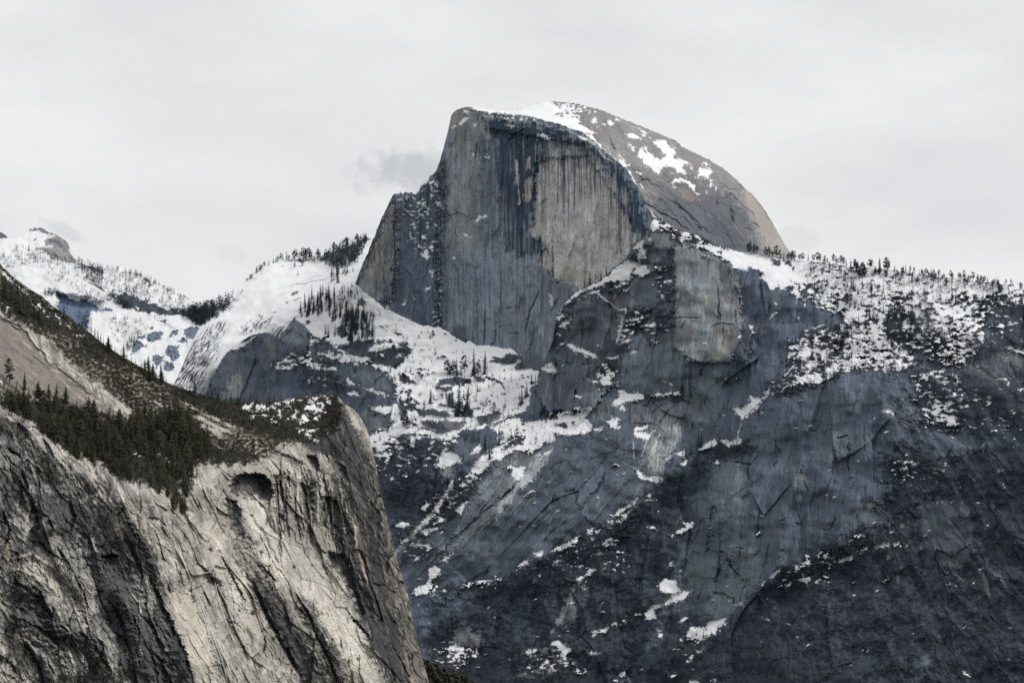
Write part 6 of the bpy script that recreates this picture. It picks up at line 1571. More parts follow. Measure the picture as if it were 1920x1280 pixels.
    for q in (Z(230, 100, 330, 130, 420, 190, 440, 330, 520, 340, 580, 420, 700, 520, 860, 640, 900, 760, 1020, 960, 1180, 1290, 1000, 1290, 860, 1060, 740, 830, 620, 700, 480, 640, 380, 470, 270, 260), Z(0, 240, 100, 280, 240, 540, 320, 740, 410, 900, 370, 1000, 240, 900, 120, 660, 0, 520), U(1040, 700, 1200, 700, 1347, 900, 1347, 1280, 1240, 1280, 1140, 1000), V(280, 640, 560, 700, 700, 900, 760, 1050, 560, 900, 300, 780)):
        b, m = L.mask(q, 8, 3)
        low[b] = np.maximum(low[b], 0.74 * m)
    cl = sst(0, 30, dn) + 0.3
    rk = (1 - 0.85 * low) * (1 - 0.5 * L.veg)
    lw = sst(330, 200, X) * sst(0, 40, dn)
    c1 = np.clip(cl, 0, 1)
    g1, e1, h1 = facets(X, Y, math.radians(62), 52, 2.6, 51, 0.42, 0.14, 0.10)
    g2, e2, h2 = facets(X, Y, math.radians(64), 21, 3.0, 52, 0.5, 0.16, 0.12)
    g3, e3, h3 = facets(X, Y, math.radians(60), 8.5, 3.4, 53, 0.5, 0.16, 0.12)
    g4, e4, h4 = facets(X, Y, math.radians(66), 4.2, 2.8, 56, 0.5, 0.3, 0.15)
    k1, ke1, kh1 = facets(X, Y, math.radians(75), 30, 1.5, 54, 0.55)
    k2, ke2, kh2 = facets(X, Y, math.radians(50), 11, 1.6, 55, 0.55)
    L.R += 0.57 * rk * c1 * ((1 - 0.6 * lw) * (g1 + g2 + 0.9 * g3 + 0.8 * g4) + lw * (k1 + k2 + 0.6 * g3 + 0.6 * g1 + 0.8 * g4))
    L.R += rk * (0.6 * f1 * c1 + 5 * fbm(X / 70, Y / 70, 2, 110) + 0.9 * fbm(X / 14, Y / 16, 3, 109))
    tone = 1 + 0.30 * h4 * c1 * (1 - 0.6 * low) + (0.26 * (h1 + h2 + 0.9 * h3) * (1 - 0.6 * lw) + 0.26 * lw * (kh1 + kh2)) * c1
    joint = np.clip(1 - e2 / 0.06, 0, 1) * (1 - 0.6 * lw) + np.clip(1 - e3 / 0.09, 0, 1) * 0.5 + np.clip(1 - ke2 / 0.08, 0, 1) * lw * 0.8
    L.col *= (tone * (1 - 0.30 * np.clip(joint, 0, 1) * c1 * (1 - 1.3 * low).clip(0, 1) * (1 - 0.7 * sst(600, 660, X - (Y - 800) * 0.22))))[..., None]
    L.R += low * (0.3 * fs)
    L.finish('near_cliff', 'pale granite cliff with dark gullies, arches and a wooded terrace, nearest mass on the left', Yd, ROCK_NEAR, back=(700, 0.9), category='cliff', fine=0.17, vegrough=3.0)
    return L


def wooded_knoll():
    L = Land([760, 1215, 795, 1234, 820, 1246, 845, 1256, 870, 1266, 900, 1283, 925, 1300, 960, 1320], 760, 950, 1335, 1.0, (1.6, 3), 121)
    L.col[:] = (0.05, 0.05, 0.032)
    L.veg[:] = 1
    L.settle((6, 4), (0.030, 0.032, 0.018))
    Yd = 3700 + 0.5 * (L.X - 760) + 1.0 * (1260 - L.Y)
    L.R += 12 * fbm(L.X / 9, L.Y / 9, 3, 122)
    L.finish('wooded_hill', 'low dark green wooded hillside at the foot of the near cliff', Yd, ROCK_NEAR, back=(500, 0.8), category='hill', vegrough=8)
    return L


def valley_floor():
    me = bpy.data.meshes.new('valley_floor')
    n = 24
    xs = np.linspace(-30000, 30000, n)
    ys = np.linspace(-4000, 40000, n)
    vs = [(float(x), float(y), -4.0) for y in ys for x in xs]
    fs = [(r * n + c, r * n + c + 1, (r + 1) * n + c + 1, (r + 1) * n + c) for r in range(n - 1) for c in range(n - 1)]
    me.from_pydata(vs, [], fs)
    m = bpy.data.materials.new('meadow')
    m.use_nodes = True
    nt = m.node_tree
    nz = nt.nodes.new('ShaderNodeTexNoise')
    nz.inputs['Scale'].default_value = 0.01
    nz.inputs['Detail'].default_value = 8
    g = nt.nodes.new('ShaderNodeNewGeometry')
    rp = nt.nodes.new('ShaderNodeValToRGB')
    rp.color_ramp.elements[0].color = (0.03, 0.04, 0.02, 1)
    rp.color_ramp.elements[1].color = (0.12, 0.11, 0.06, 1)
    nt.links.new(g.outputs['Position'], nz.inputs['Vector'])
    nt.links.new(nz.outputs['Fac'], rp.inputs[0])
    nt.links.new(rp.outputs[0], nt.nodes['Principled BSDF'].inputs['Base Color'])
    nt.nodes['Principled BSDF'].inputs['Roughness'].default_value = 1
    me.materials.append(m)
    o = bpy.data.objects.new('ground', me)
    COL.objects.link(o)
    o['kind'] = 'structure'
    o['label'] = 'flat valley floor of meadow and woods'
    o['category'] = 'ground'


valley_floor()
FARPEAK = far_peak()
BENCH = far_bench()
SLOPE = snow_slope()
DOME = dome()
WALL = valley_wall()
CLIFF = near_cliff()
KNOLL = wooded_knoll()

# ------------------------------------------------------------------ trees
def plain(name, rgb, var=0.5, rough=1.0):
    m = bpy.data.materials.new(name)
    m.use_nodes = True
    nt = m.node_tree
    N, L = nt.nodes.new, nt.links.new
    bs = nt.nodes['Principled BSDF']
    bs.inputs['Roughness'].default_value = rough
    bs.inputs['Specular IOR Level'].default_value = 0.1
    g = N('ShaderNodeNewGeometry')
    nz = N('ShaderNodeTexNoise')
    nz.inputs['Scale'].default_value = 0.45
    nz.inputs['Detail'].default_value = 3
    L(g.outputs['Position'], nz.inputs['Vector'])
    oi = N('ShaderNodeObjectInfo')
    a = N('ShaderNodeMath')
    a.operation = 'MULTIPLY_ADD'
    L(oi.outputs['Random'], a.inputs[0])
    a.inputs[1].default_value = 0.35
    L(nz.outputs['Fac'], a.inputs[2])
    mr = N('ShaderNodeMapRange')
    L(a.outputs[0], mr.inputs['Value'])
    mr.inputs['From Min'].default_value = 0.35
    mr.inputs['From Max'].default_value = 1.0
    mr.inputs['To Min'].default_value = 1 - var
    mr.inputs['To Max'].default_value = 1 + var
    sc = N('ShaderNodeVectorMath')
    sc.operation = 'SCALE'
    sc.inputs[0].default_value = rgb
    L(mr.outputs[0], sc.inputs['Scale'])
    L(sc.outputs[0], bs.inputs['Base Color'])
    return m


NEEDLE_NEAR = plain('fir_needles', (0.054, 0.056, 0.034), 0.7)
NEEDLE_FAR = plain('pine_needles', (0.030, 0.042, 0.046))
BARK = plain('bark', (0.075, 0.058, 0.045))
DEADWOOD = plain('bleached_wood', (0.16, 0.14, 0.12))
BRUSH = plain('brush', (0.054, 0.049, 0.033), 0.6)
BRUSH_FAR = plain('bare_woods', (0.028, 0.036, 0.050), 0.6)


def trunk_shape(h, r, rg, segs=5):
    V, F = [], []
    for k in range(segs + 1):
        t = k / segs
        for j in range(6):
            a = j * math.pi / 3
            rr = r * (1 - t) ** 0.8 + r * 0.06
            V.append((math.cos(a) * rr + 0.01 * h * math.sin(t * 5 + r), math.sin(a) * rr, h * t))
    for k in range(segs):
        for j in range(6):
            F.append((k * 6 + j, k * 6 + (j + 1) % 6, k * 6 + 6 + (j + 1) % 6, k * 6 + 6 + j))
    return V, F


def fir_crown(seed, h=1.0, base=0.1, width=0.17, tiers=15):
    rg = random.Random(seed)
    V, F = [], []
    for k in range(tiers):
        t = k / (tiers - 1)
        z = h * (base + (1 - base) * t ** 0.92)
        r = h * width * (1 - t) ** 0.85 * (0.78 + 0.44 * rg.random()) + 0.008
        n = 9
        c = len(V)
        V.append((rg.gauss(0, 0.004), rg.gauss(0, 0.004), min(h, z + h * 0.075 * (1 - 0.4 * t))))
        ph = rg.random() * 6.28
        for j in range(n * 2):
            a = ph + j * math.pi / n
            q = r * (0.55 + 0.75 * rg.random()) if j % 2 == 0 else r * (0.22 + 0.2 * rg.random())
            if rg.random() < 0.10:
                q *= 0.35
            V.append((math.cos(a) * q, math.sin(a) * q, z - h * (0.055 * (1 - t) + 0.01) * (q / (r + 1e-6)) + rg.gauss(0, 0.006)))
        for j in range(n * 2):
            F.append((c, c + 1 + j, c + 1 + (j + 1) % (n * 2)))
    return V, F


def pine_crown(seed, h=1.0, base=0.35, width=0.2, clumps=46):
    rg = random.Random(seed)
    V, F = [], []
    for k in range(clumps):
        t = rg.random() ** 0.8
        z = h * (base + (1 - base) * t)
        env = math.sin(math.pi * min(1, 0.18 + 0.80 * t)) ** 0.7
        a, rr = rg.random() * 6.28, h * width * env * math.sqrt(rg.random())
        s = h * (0.04 + 0.045 * rg.random()) * (1.1 - 0.4 * t)
        cx, cy = math.cos(a) * rr, math.sin(a) * rr
        c = len(V)
        for dx, dy, dz in ((1, 0, 0), (0, 1, 0), (-1, 0, 0), (0, -1, 0), (0, 0, 0.7), (0, 0, -0.5), (0.7, 0.7, 0.1), (-0.7, 0.6, -0.1)):
            V.append((cx + dx * s * (0.6 + 0.9 * rg.random()), cy + dy * s * (0.6 + 0.9 * rg.random()), min(h * 1.01, z + dz * s * (0.5 + rg.random()))))
        for f in ((0, 6, 4), (6, 1, 4), (1, 7, 4), (7, 2, 4), (2, 3, 4), (3, 0, 4), (6, 0, 5), (1, 6, 5), (7, 1, 5), (2, 7, 5), (3, 2, 5), (0, 3, 5)):
            F.append(tuple(c + i for i in f))
    return V, F


def mesh_of(name, shapes):
    """shapes: list of (V, F, material)"""
    me = bpy.data.meshes.new(name)
    V, F, mi = [], [], []
    mats = []
    for v, f, m in shapes:
        o = len(V)
        V += v
        F += [tuple(i + o for i in q) for q in f]
        if m not in mats:
            mats.append(m)
        mi += [mats.index(m)] * len(f)
    me.from_pydata(V, [], F)
    for m in mats:
        me.materials.append(m)
    me.polygons.foreach_set('material_index', mi)
    me.update()
    return me


random.seed(4)
FIR_PARTS = [(mesh_of('fir_crown', [(*fir_crown(i, 1, 0.04 + 0.05 * (i % 3), 0.17 + 0.04 * (i % 4), 13 + i % 5), NEEDLE_NEAR)]), mesh_of('fir_trunk', [(*trunk_shape(0.96, 0.018, 0), BARK)])) for i in range(7)]
PINE_PARTS = [(mesh_of('pine_crown', [(*pine_crown(40 + i, 1, 0.28, 0.19, 60), NEEDLE_NEAR)]), mesh_of('pine_trunk', [(*trunk_shape(0.95, 0.02, 0), BARK)])) for i in range(3)]
FAR_FIR = [mesh_of('fir', [(*fir_crown(60 + i, 1, 0.05 + 0.04 * (i % 3), 0.12 + 0.02 * (i % 4), 12), NEEDLE_FAR), (*trunk_shape(0.9, 0.014, 0, 3), BARK)]) for i in range(6)]
FAR_PINE = [mesh_of('pine', [(*pine_crown(80 + i, 1, 0.14 + 0.08 * (i % 3), 0.17 + 0.03 * (i % 3), 60), NEEDLE_FAR), (*trunk_shape(0.92, 0.017, 0, 3), BARK)]) for i in range(6)]


QUEUE = []


def near_tree(*a, **k):
    QUEUE.append((a[3], a, k, make_near))


def far_tree(*a, **k):
    QUEUE.append((a[3], a, k, make_far))


def plant():
    """the largest firs stand as trees of their own, the host of smaller ones as woods"""
    rest = {make_near: [], make_far: []}
    n = 0
    for hpx, a, k, fn in sorted(QUEUE, key=lambda q: (len(q[1]) > 5 and q[1][5] is not None, -q[0])):
        kind = k.get('kind', a[6] if len(a) > 6 else 'fir')
        if kind == 'fir':
            n += 1
            if n > 290:
                p = a[0].at(a[1], a[2])
                h = hpx * p.y / FOC * 1.03
                rest[fn].append((p, h, h * random.uniform(0.9, 1.3)))
                continue
        fn(*a, **k)
    shapes = [fir_crown(200 + i, 1, 0.05, 0.14 + 0.02 * (i % 3), 10) for i in range(6)]
    thicket('terrace_wood', 'mass of smaller dark firs filling the terrace and crest of the near cliff', 'wood', shapes, rest[make_near], NEEDLE_NEAR)
    thicket('slope_wood', 'mass of smaller dark firs on the distant snowy slopes and ledges', 'wood', shapes, rest[make_far], NEEDLE_FAR)


def make_near(land, px, py, hpx, label, group=None, kind='fir', lean=0.0):
    p = land.at(px, py)
    h = hpx * p.y / FOC * 1.03
    e = bpy.data.objects.new('fir_tree' if kind == 'fir' else 'pine_tree', None)
    COL.objects.link(e)
    e.location = p - Vector((0, 0, h * 0.03))
    e.empty_display_size = 2
    cm, tm = random.choice(FIR_PARTS if kind == 'fir' else PINE_PARTS)
    wide = random.uniform(0.75, 1.45)
    for nm, me in (('crown', cm), ('trunk', tm)):
        o = bpy.data.objects.new(nm, me)
        COL.objects.link(o)
        o.parent = e
    e.scale = (h * wide, h * wide, h)
    e.rotation_euler = (random.gauss(0, 0.02), lean + random.gauss(0, 0.02), random.random() * 6.28)
    e['label'] = label
    e['category'] = kind + ' tree'
    if group:
        e['group'] = group
    return e


def make_far(land, px, py, hpx, label, group=None, kind='fir'):
    p = land.at(px, py)
    h = hpx * p.y / FOC * 1.03
    me = random.choice(FAR_FIR if kind == 'fir' else FAR_PINE)
    o = bpy.data.objects.new('fir_tree' if kind == 'fir' else 'pine_tree', me)
    COL.objects.link(o)
    o.location = p - Vector((0, 0, h * 0.04))
    w = random.uniform(0.85, 1.35)
    o.scale = (h * w, h * w, h)
    o.rotation_euler = (random.gauss(0, 0.02), random.gauss(0, 0.02), random.random() * 6.28)
    o['label'] = label
    o['category'] = 'fir tree' if kind == 'fir' else 'pine tree'
    if group:
        o['group'] = group
    return o


def near_trees():
    rg = random.Random(12)
    W = lambda x, y: (x / 4.795, 660 + y / 4.795)
    K = lambda x, y: (x / 4.795, 480 + y / 4.795)
    M = lambda x, y: (320 + x / 4.795, 620 + y / 4.795)
    C = CLIFF
    s = 1 / 4.795
    near_tree(C, *W(80, 310), 54, 'tall ragged pine rising alone before the smooth pale slab at the left edge', None, 'pine')
    lab = 'dark fir standing out against the foot of the smooth pale slab'
    for x, y, h in ((145, 330, 90), (220, 350, 175), (340, 410, 155), (435, 420, 145), (505, 440, 170), (590, 470, 175), (655, 510, 105), (715, 520, 90), (795, 540, 165), (842, 540, 130), (915, 570, 100), (975, 610, 120), (35, 330, 100)):
        near_tree(C, *W(x, y), h * s, lab, 'firs against the foot of the pale slab')
    lab = 'dark fir packed into the wooded terrace under the pale slab'
    band = [W(*q) for q in ((0, 420), (300, 440), (620, 520), (900, 610), (1150, 640), (1250, 540), (1450, 580), (1560, 480), (1700, 560), (1740, 700), (1880, 820), (1840, 980), (1640, 1000), (1500, 960), (1200, 1000), (1100, 1100), (900, 1020), (720, 960), (560, 820), (420, 760), (300, 620), (120, 520), (0, 460))]
    for x, y in scatter(band, 330, 4.6, rg):
        near_tree(C, x, y + 6, rg.uniform(12, 42), *((lab, 'firs of the wooded terrace') if rg.random() < 0.8 else ('rounded dark pine among the firs of the wooded terrace', 'pines of the wooded terrace', 'pine')))
    lab = 'dark fir in the tongue of wood running down into the pale cliff'
    tongue = [W(*q) for q in ((1000, 1020), (1640, 1000), (1800, 1080), (1700, 1260), (1660, 1420), (1560, 1480), (1440, 1300), (1380, 1180), (1100, 1130))]
    for x, y in scatter(tongue, 60, 5, rg):
        near_tree(C, x, y + 6, rg.uniform(18, 36), lab, 'firs in the tongue of wood')
    # along the sloping skyline
    lab = 'dark fir on the sloping skyline of the near cliff'
    for x, y, h in ((35, 380, 190), (100, 420, 160), (150, 450, 190), (200, 480, 190), (250, 520, 160), (300, 560, 150), (350, 600, 130), (20, 420, 120), (170, 520, 130), (230, 560, 140), (390, 620, 110), (450, 640, 110), (520, 660, 100),
                    (570, 560, 120), (600, 580, 60), (735, 625, 50), (815, 720, 110), (850, 730, 105), (880, 740, 110), (905, 770, 90), (930, 800, 80), (970, 860, 150), (1000, 870, 90), (1030, 860, 60), (1085, 920, 100), (1110, 930, 140), (1140, 950, 90), (1180, 970, 80), (1215, 1000, 90),
                    (1270, 1050, 110), (1300, 1080, 160), (1335, 1100, 210), (1370, 1110, 150), (1400, 1120, 110), (1450, 1150, 180), (1490, 1170, 90), (1560, 1200, 70), (1640, 1220, 80), (1700, 1240, 90), (1750, 1260, 165), (1800, 1280, 80), (1900, 1290, 90)):
        near_tree(C, *K(x, y), h * s, lab, 'firs along the near skyline')
    lab = 'small dark fir on the brushy crest before the bluish crag'
    for x, y, h in ((140, 560, 70), (215, 565, 130), (300, 600, 60), (370, 620, 100), (420, 620, 60), (500, 620, 90), (540, 640, 110), (600, 640, 80), (660, 650, 80), (710, 640, 110), (770, 650, 110), (820, 640, 70), (880, 640, 110), (930, 640, 90), (990, 620, 60), (640, 740, 90), (720, 760, 100), (860, 740, 110), (900, 780, 110), (960, 720, 70), (1100, 690, 60), (1180, 640, 40), (1440, 600, 40)):
        near_tree(C, *M(x, y), h * s, lab, 'small firs on the brushy crest')
    lab = 'low dark fir among the pale slabs of the upper cliff'
    slabs = [K(*q) for q in ((420, 720), (700, 800), (1000, 980), (1300, 1120), (1700, 1270), (1500, 1290), (1200, 1200), (900, 1100), (600, 960))]
    for x, y in scatter(slabs, 18, 12, rg):
        near_tree(C, x, y, rg.uniform(8, 15), lab, 'low firs among the pale slabs')
    lab = 'stray dark fir rooted on a crack of the pale cliff below the wooded terrace'
    for x, y, h in ((235, 905, 16), (262, 912, 13), (300, 918, 15), (180, 888, 14), (150, 872, 12), (330, 965, 20), (352, 975, 18), (372, 950, 14), (410, 905, 13), (395, 925, 12), (430, 890, 10), (470, 868, 10), (500, 858, 9), (588, 1140, 20), (640, 1212, 22), (505, 1100, 14), (520, 1112, 12), (575, 1020, 10), (700, 905, 9)):
        near_tree(C, x, y, h, lab, 'stray firs on the pale cliff')
    lab = 'small dark fir thinning out along the rim towards the snowy knob'
    for x, y in scatter([M(*q) for q in ((300, 640), (620, 640), (900, 760), (1250, 940), (1300, 1010), (1000, 960), (640, 860), (360, 720))], 46, 7, rg):
        near_tree(C, x, y + 3, rg.uniform(8, 17), lab, 'small firs along the rim')
    # a bare dead trunk
    p = C.at(*W(1848, 745))
    h = 225 * s * p.y / FOC
    V, F = trunk_shape(h, h * 0.018, 0, 6)
    rgs = random.Random(3)
    for k in range(14):
        z = h * (0.35 + 0.6 * rgs.random())
        a = rgs.random() * 6.28
        l = h * 0.07 * (1.2 - z / h)
        o = len(V)
        d = (math.cos(a), math.sin(a))
        w = h * 0.004
        V += [(-d[1] * w, d[0] * w, z), (d[1] * w, -d[0] * w, z), (0, 0, z + 2 * w), (d[0] * l, d[1] * l, z + l * 0.3)]
        F += [(o, o + 1, o + 3), (o + 1, o + 2, o + 3), (o + 2, o, o + 3)]
    sn = bpy.data.objects.new('dead_tree', mesh_of('dead_tree', [(V, F, DEADWOOD)]))
    COL.objects.link(sn)
    sn.location = p
    sn['label'] = 'bare dead tree trunk standing on the pale strip right of the wooded terrace'
    sn['category'] = 'dead tree'


def far_trees():
    rg = random.Random(31)
    s = 1 / 4.795
    B = lambda x, y: (640 + x / 4.795, 600 + y / 4.795)
    Q = lambda x, y: (320 + x / 4.795, 420 + y / 4.795)
    C6 = lambda x, y: (1000 + x / 4.795, 400 + y / 4.795)
    C = lambda x, y: (1000 + x / 4.795, 600 + y / 4.795)
    F = lambda x, y: (1040 + x / 4.795, 800 + y / 4.795)
    D7 = lambda x, y: (1360 + x / 4.795, 300 + y / 4.795)
    D8 = lambda x, y: (1520 + x / 4.795, 480 + y / 4.795)
    H = lambda x, y: (1100 + x / 4.795, 1013 + y / 4.795)
    w = WALL
    far_tree(w, *B(1195, 492), 250 * s, 'tallest dark fir on the snow apron, left of a pair under the great face')
    far_tree(w, *B(1283, 490), 225 * s, 'tall thin fir with a ragged crown, right of the tallest fir on the snow apron')
    far_tree(w, *B(1107, 475), 165 * s, 'round-topped pine on the snow apron, left of the two tall firs', None, 'pine')
    g, lab = 'firs on the snow apron under the face', 'smaller dark fir on the snow apron and benches under the great face'
    for x, y, h in ((950, 500, 145), (1005, 500, 145), (1040, 500, 180), (1075, 492, 100), (1225, 492, 115), (975, 500, 90), (1180, 490, 80), (720, 118, 32), (693, 165, 36), (775, 118, 58), (795, 170, 80), (822, 160, 75), (848, 300, 62), (715, 272, 24), (1002, 295, 26), (835, 270, 30),
                    (560, 960, 150), (590, 980, 110), (800, 752, 145), (738, 795, 95), (1000, 790, 170), (965, 780, 150), (1052, 865, 290), (1030, 860, 130), (1097, 690, 85), (1085, 790, 110), (1140, 690, 130), (1130, 800, 190), (1150, 850, 120), (1172, 855, 90), (1225, 645, 80), (1243, 640, 55), (1323, 608, 62), (1310, 762, 42), (1372, 812, 75), (940, 700, 110),
                    (1708, 575, 112), (1742, 570, 100), (1665, 690, 155), (1650, 700, 110), (1622, 760, 145), (1600, 765, 110), (1585, 800, 70), (1415, 1130, 180), (1435, 1080, 90), (1525, 1060, 105), (1555, 1050, 80), (1578, 990, 70), (1495, 945, 40), (1330, 1260, 150), (1290, 1170, 160), (1265, 1190, 110), (1350, 1200, 100), (480, 545, 55), (430, 720, 50)):
        far_tree(w, *B(x, y), h * s, lab, g, 'pine' if rg.random() < 0.15 else 'fir')
    g, lab = 'firs of the stand beside the dome foot', 'dark fir in the dense stand on snow left of the great dome foot'
    for poly, n, lo, hi, gap in (([(1140, 835), (1240, 690), (1390, 610), (1400, 690), (1330, 830), (1180, 840)], 26, 80, 150, 5.5), ([(1395, 640), (1480, 640), (1480, 900), (1410, 900)], 11, 90, 170, 5), ([(1540, 600), (1690, 580), (1690, 650), (1540, 760)], 15, 70, 120, 5),
                                 ([(1500, 830), (1640, 790), (1700, 760), (1760, 860), (1820, 980), (1800, 1070), (1640, 1080), (1520, 960)], 30, 110, 190, 5.5), ([(1440, 480), (1480, 400), (1545, 480), (1500, 540), (1440, 560)], 9, 70, 130, 4.5)):
        for x, y in scatter([Q(*q) for q in poly], n, gap, rg):
            land = WALL if WALL.is_in(x, y) and WALL.xs[0] < x else SLOPE
            far_tree(land, x, y, rg.uniform(lo, hi) * s, lab, g)
    for x, y, h in ((1388, 990, 110), (1412, 1000, 100), (1475, 1000, 110), (1770, 800, 110), (1795, 830, 90), (1875, 820, 60), (1872, 925, 45), (1860, 780, 40), (1745, 880, 90), (1420, 700, 90)):
        x, y = Q(x, y)
        far_tree(WALL if WALL.is_in(x, y) else SLOPE, x, y, h * s, lab, g)
    g, lab = 'conifers along the white slope crest', 'small conifer on the crest of the smooth white slope left of the dome'
    for x, y, h in ((685, 520, 40), (715, 500, 50), (730, 490, 45), (768, 445, 65), (800, 425, 60), (815, 410, 50), (840, 385, 55), (880, 370, 55), (918, 350, 55), (945, 345, 65), (960, 340, 60), (985, 330, 70), (1005, 325, 75), (1040, 320, 85), (1060, 335, 60), (1080, 340, 55), (1112, 330, 110), (1110, 395, 55), (1150, 335, 110), (1165, 340, 90), (1190, 330, 130), (1182, 375, 60), (1210, 330, 110), (1245, 320, 110), (1262, 315, 90), (1290, 350, 60), (1325, 320, 110), (1345, 330, 90), (1143, 460, 60)):
        far_tree(SLOPE, *Q(x, y), h * s, lab, g, 'pine' if rg.random() < 0.55 else 'fir')
    g, lab = 'conifers of the crest wood by the dome edge', 'dark conifer in the dense crest wood touching the dome left edge'
    for x, y in scatter([Q(*q) for q in ((1370, 330), (1460, 240), (1600, 190), (1770, 140), (1740, 230), (1650, 420), (1580, 470), (1500, 430), (1400, 390))], 52, 4.6, rg):
        far_tree(SLOPE, x, y, rg.uniform(55, 105) * s, lab, g, 'pine' if rg.random() < 0.3 else 'fir')
    # right of the dome
    g, lab = 'conifers along the ridge right of the dome', 'conifer on the skyline of the snowy ridge right of the dome'
    for x, y, h in ((200, 815, 90), (225, 825, 110), (260, 830, 100), (280, 830, 90), (360, 855, 100), (390, 860, 100), (420, 865, 70), (460, 875, 120), (490, 880, 110), (520, 885, 80), (560, 890, 70), (595, 890, 100), (620, 890, 90), (665, 890, 60), (695, 895, 75), (745, 895, 75), (790, 895, 70), (830, 900, 90), (850, 905, 80), (890, 905, 70), (915, 905, 50),
                    (970, 930, 90), (1000, 925, 60), (1035, 945, 90), (1060, 940, 80), (1085, 930, 60), (1125, 985, 115), (1160, 930, 50), (1185, 1000, 90), (1220, 920, 40), (1295, 960, 80), (1315, 970, 80), (1385, 1010, 140), (1445, 980, 120), (1465, 970, 100), (1520, 960, 60), (1600, 960, 70), (1620, 965, 80), (1660, 970, 60), (1695, 985, 60), (1740, 985, 45), (1765, 990, 50), (1800, 990, 60)):
        far_tree(w, *D7(x, y), h * s, lab, g, 'pine' if rg.random() < 0.7 else 'fir')
    for x, y, h in ((1105, 130, 60), (1150, 140, 70), (1190, 135, 50), (1255, 150, 70), (1270, 180, 50), (1330, 170, 60), (1375, 180, 85), (1345, 190, 60), (1455, 210, 80), (1500, 200, 70), (1530, 225, 60), (1565, 200, 55), (1640, 240, 40), (1690, 260, 50), (1755, 230, 45), (1800, 240, 55), (1860, 250, 40), (1900, 260, 50)):
        far_tree(w, *D8(x, y), h * s, lab, g, 'pine' if rg.random() < 0.7 else 'fir')
    for i in range(64):
        x = 1500 + rg.random() * 420
        y = float(np.interp(x, w.xs, w.top)) + 1 + rg.random() ** 2 * 16
        far_tree(w, x, y, rg.uniform(7, 17), lab, g, 'pine' if rg.random() < 0.75 else 'fir')
    g, lab = 'conifers scattered over the ridge snow', 'conifer scattered on the open snow below the ridge right of the dome'
    for x, y, h in ((1072, 1100, 110), (1130, 1160, 130), (1150, 1175, 120), (1165, 1180, 90), (1200, 1060, 120), (1230, 1060, 150), (1250, 1050, 100), (1230, 1160, 90), (1190, 1205, 70), (1310, 1190, 90), (1425, 1090, 70), (1450, 1060, 80), (1530, 1110, 80), (1680, 1090, 90), (1720, 1100, 50), (770, 1010, 70), (800, 1150, 90), (870, 1040, 80), (990, 1280, 60), (950, 1240, 80)):
        far_tree(w, *D7(x, y), h * s, lab, g, 'pine' if rg.random() < 0.4 else 'fir')
    for x, y, h in ((240, 455, 90), (380, 310, 130), (420, 340, 80), (545, 320, 80), (600, 290, 60), (320, 440, 110), (350, 460, 100), (395, 470, 110), (450, 450, 70), (660, 390, 80), (500, 540, 120), (530, 580, 130), (560, 600, 110), (590, 620, 100), (430, 640, 130), (410, 660, 90), (330, 730, 140), (365, 720, 110), (310, 790, 150), (285, 820, 140), (500, 780, 90), (490, 660, 90), (420, 910, 100), (485, 870, 90), (520, 880, 70), (690, 760, 120), (720, 780, 110), (740, 770, 90),
                    (910, 240, 100), (960, 240, 60), (1035, 190, 50), (1180, 210, 50), (1270, 400, 120), (1300, 420, 130), (1320, 430, 100), (1160, 420, 80), (1090, 330, 50), (770, 480, 110), (800, 520, 110), (830, 560, 120), (750, 560, 120), (870, 620, 100), (790, 640, 110), (940, 700, 90), (1000, 720, 90), (1060, 780, 90), (800, 880, 110), (1640, 370, 90), (1700, 330, 80), (1780, 340, 90), (1550, 380, 60), (650, 500, 90), (700, 540, 110), (610, 430, 70)):
        far_tree(w, *D8(x, y), h * s, lab, g, 'pine' if rg.random() < 0.3 else 'fir')
    g, lab = 'firs on the prow ledge', 'dark fir on the snowy prow ledge before the tan face'
    for x, y, h in ((460, 655, 70), (480, 650, 70), (510, 645, 140), (495, 648, 90), (605, 605, 95), (655, 560, 95), (400, 665, 60)):
        far_tree(w, *C6(x, y), h * s, lab, g)
    g, lab = 'firs on ledges of the lower wall', 'dark fir on a snowy ledge of the grey valley wall'
    for x, y, h in ((1338, 672, 170), (1410, 690, 120), (998, 690, 70), (1250, 660, 40), (1165, 665, 35), (1375, 345, 30), (110, 920, 60), (420, 1020, 40), (680, 960, 60), (755, 960, 70), (730, 900, 60)):
        far_tree(w, *C(x, y), h * s, lab, g)
    for x, y, h in ((1290, 190, 190), (1315, 180, 150), (1220, 250, 120), (1180, 280, 120), (1240, 240, 90), (805, 640, 130), (825, 640, 80), (890, 515, 60), (945, 495, 80), (1000, 430, 50), (1150, 250, 60), (1420, 190, 50)):
        far_tree(w, *F(x, y), h * s, lab, g)
    for x, y, h in ((1050, 880, 60), (985, 850, 60), (1180, 780, 40), (955, 870, 40), (1120, 840, 40)):
        far_tree(w, *H(x, y), h * s, lab, g)


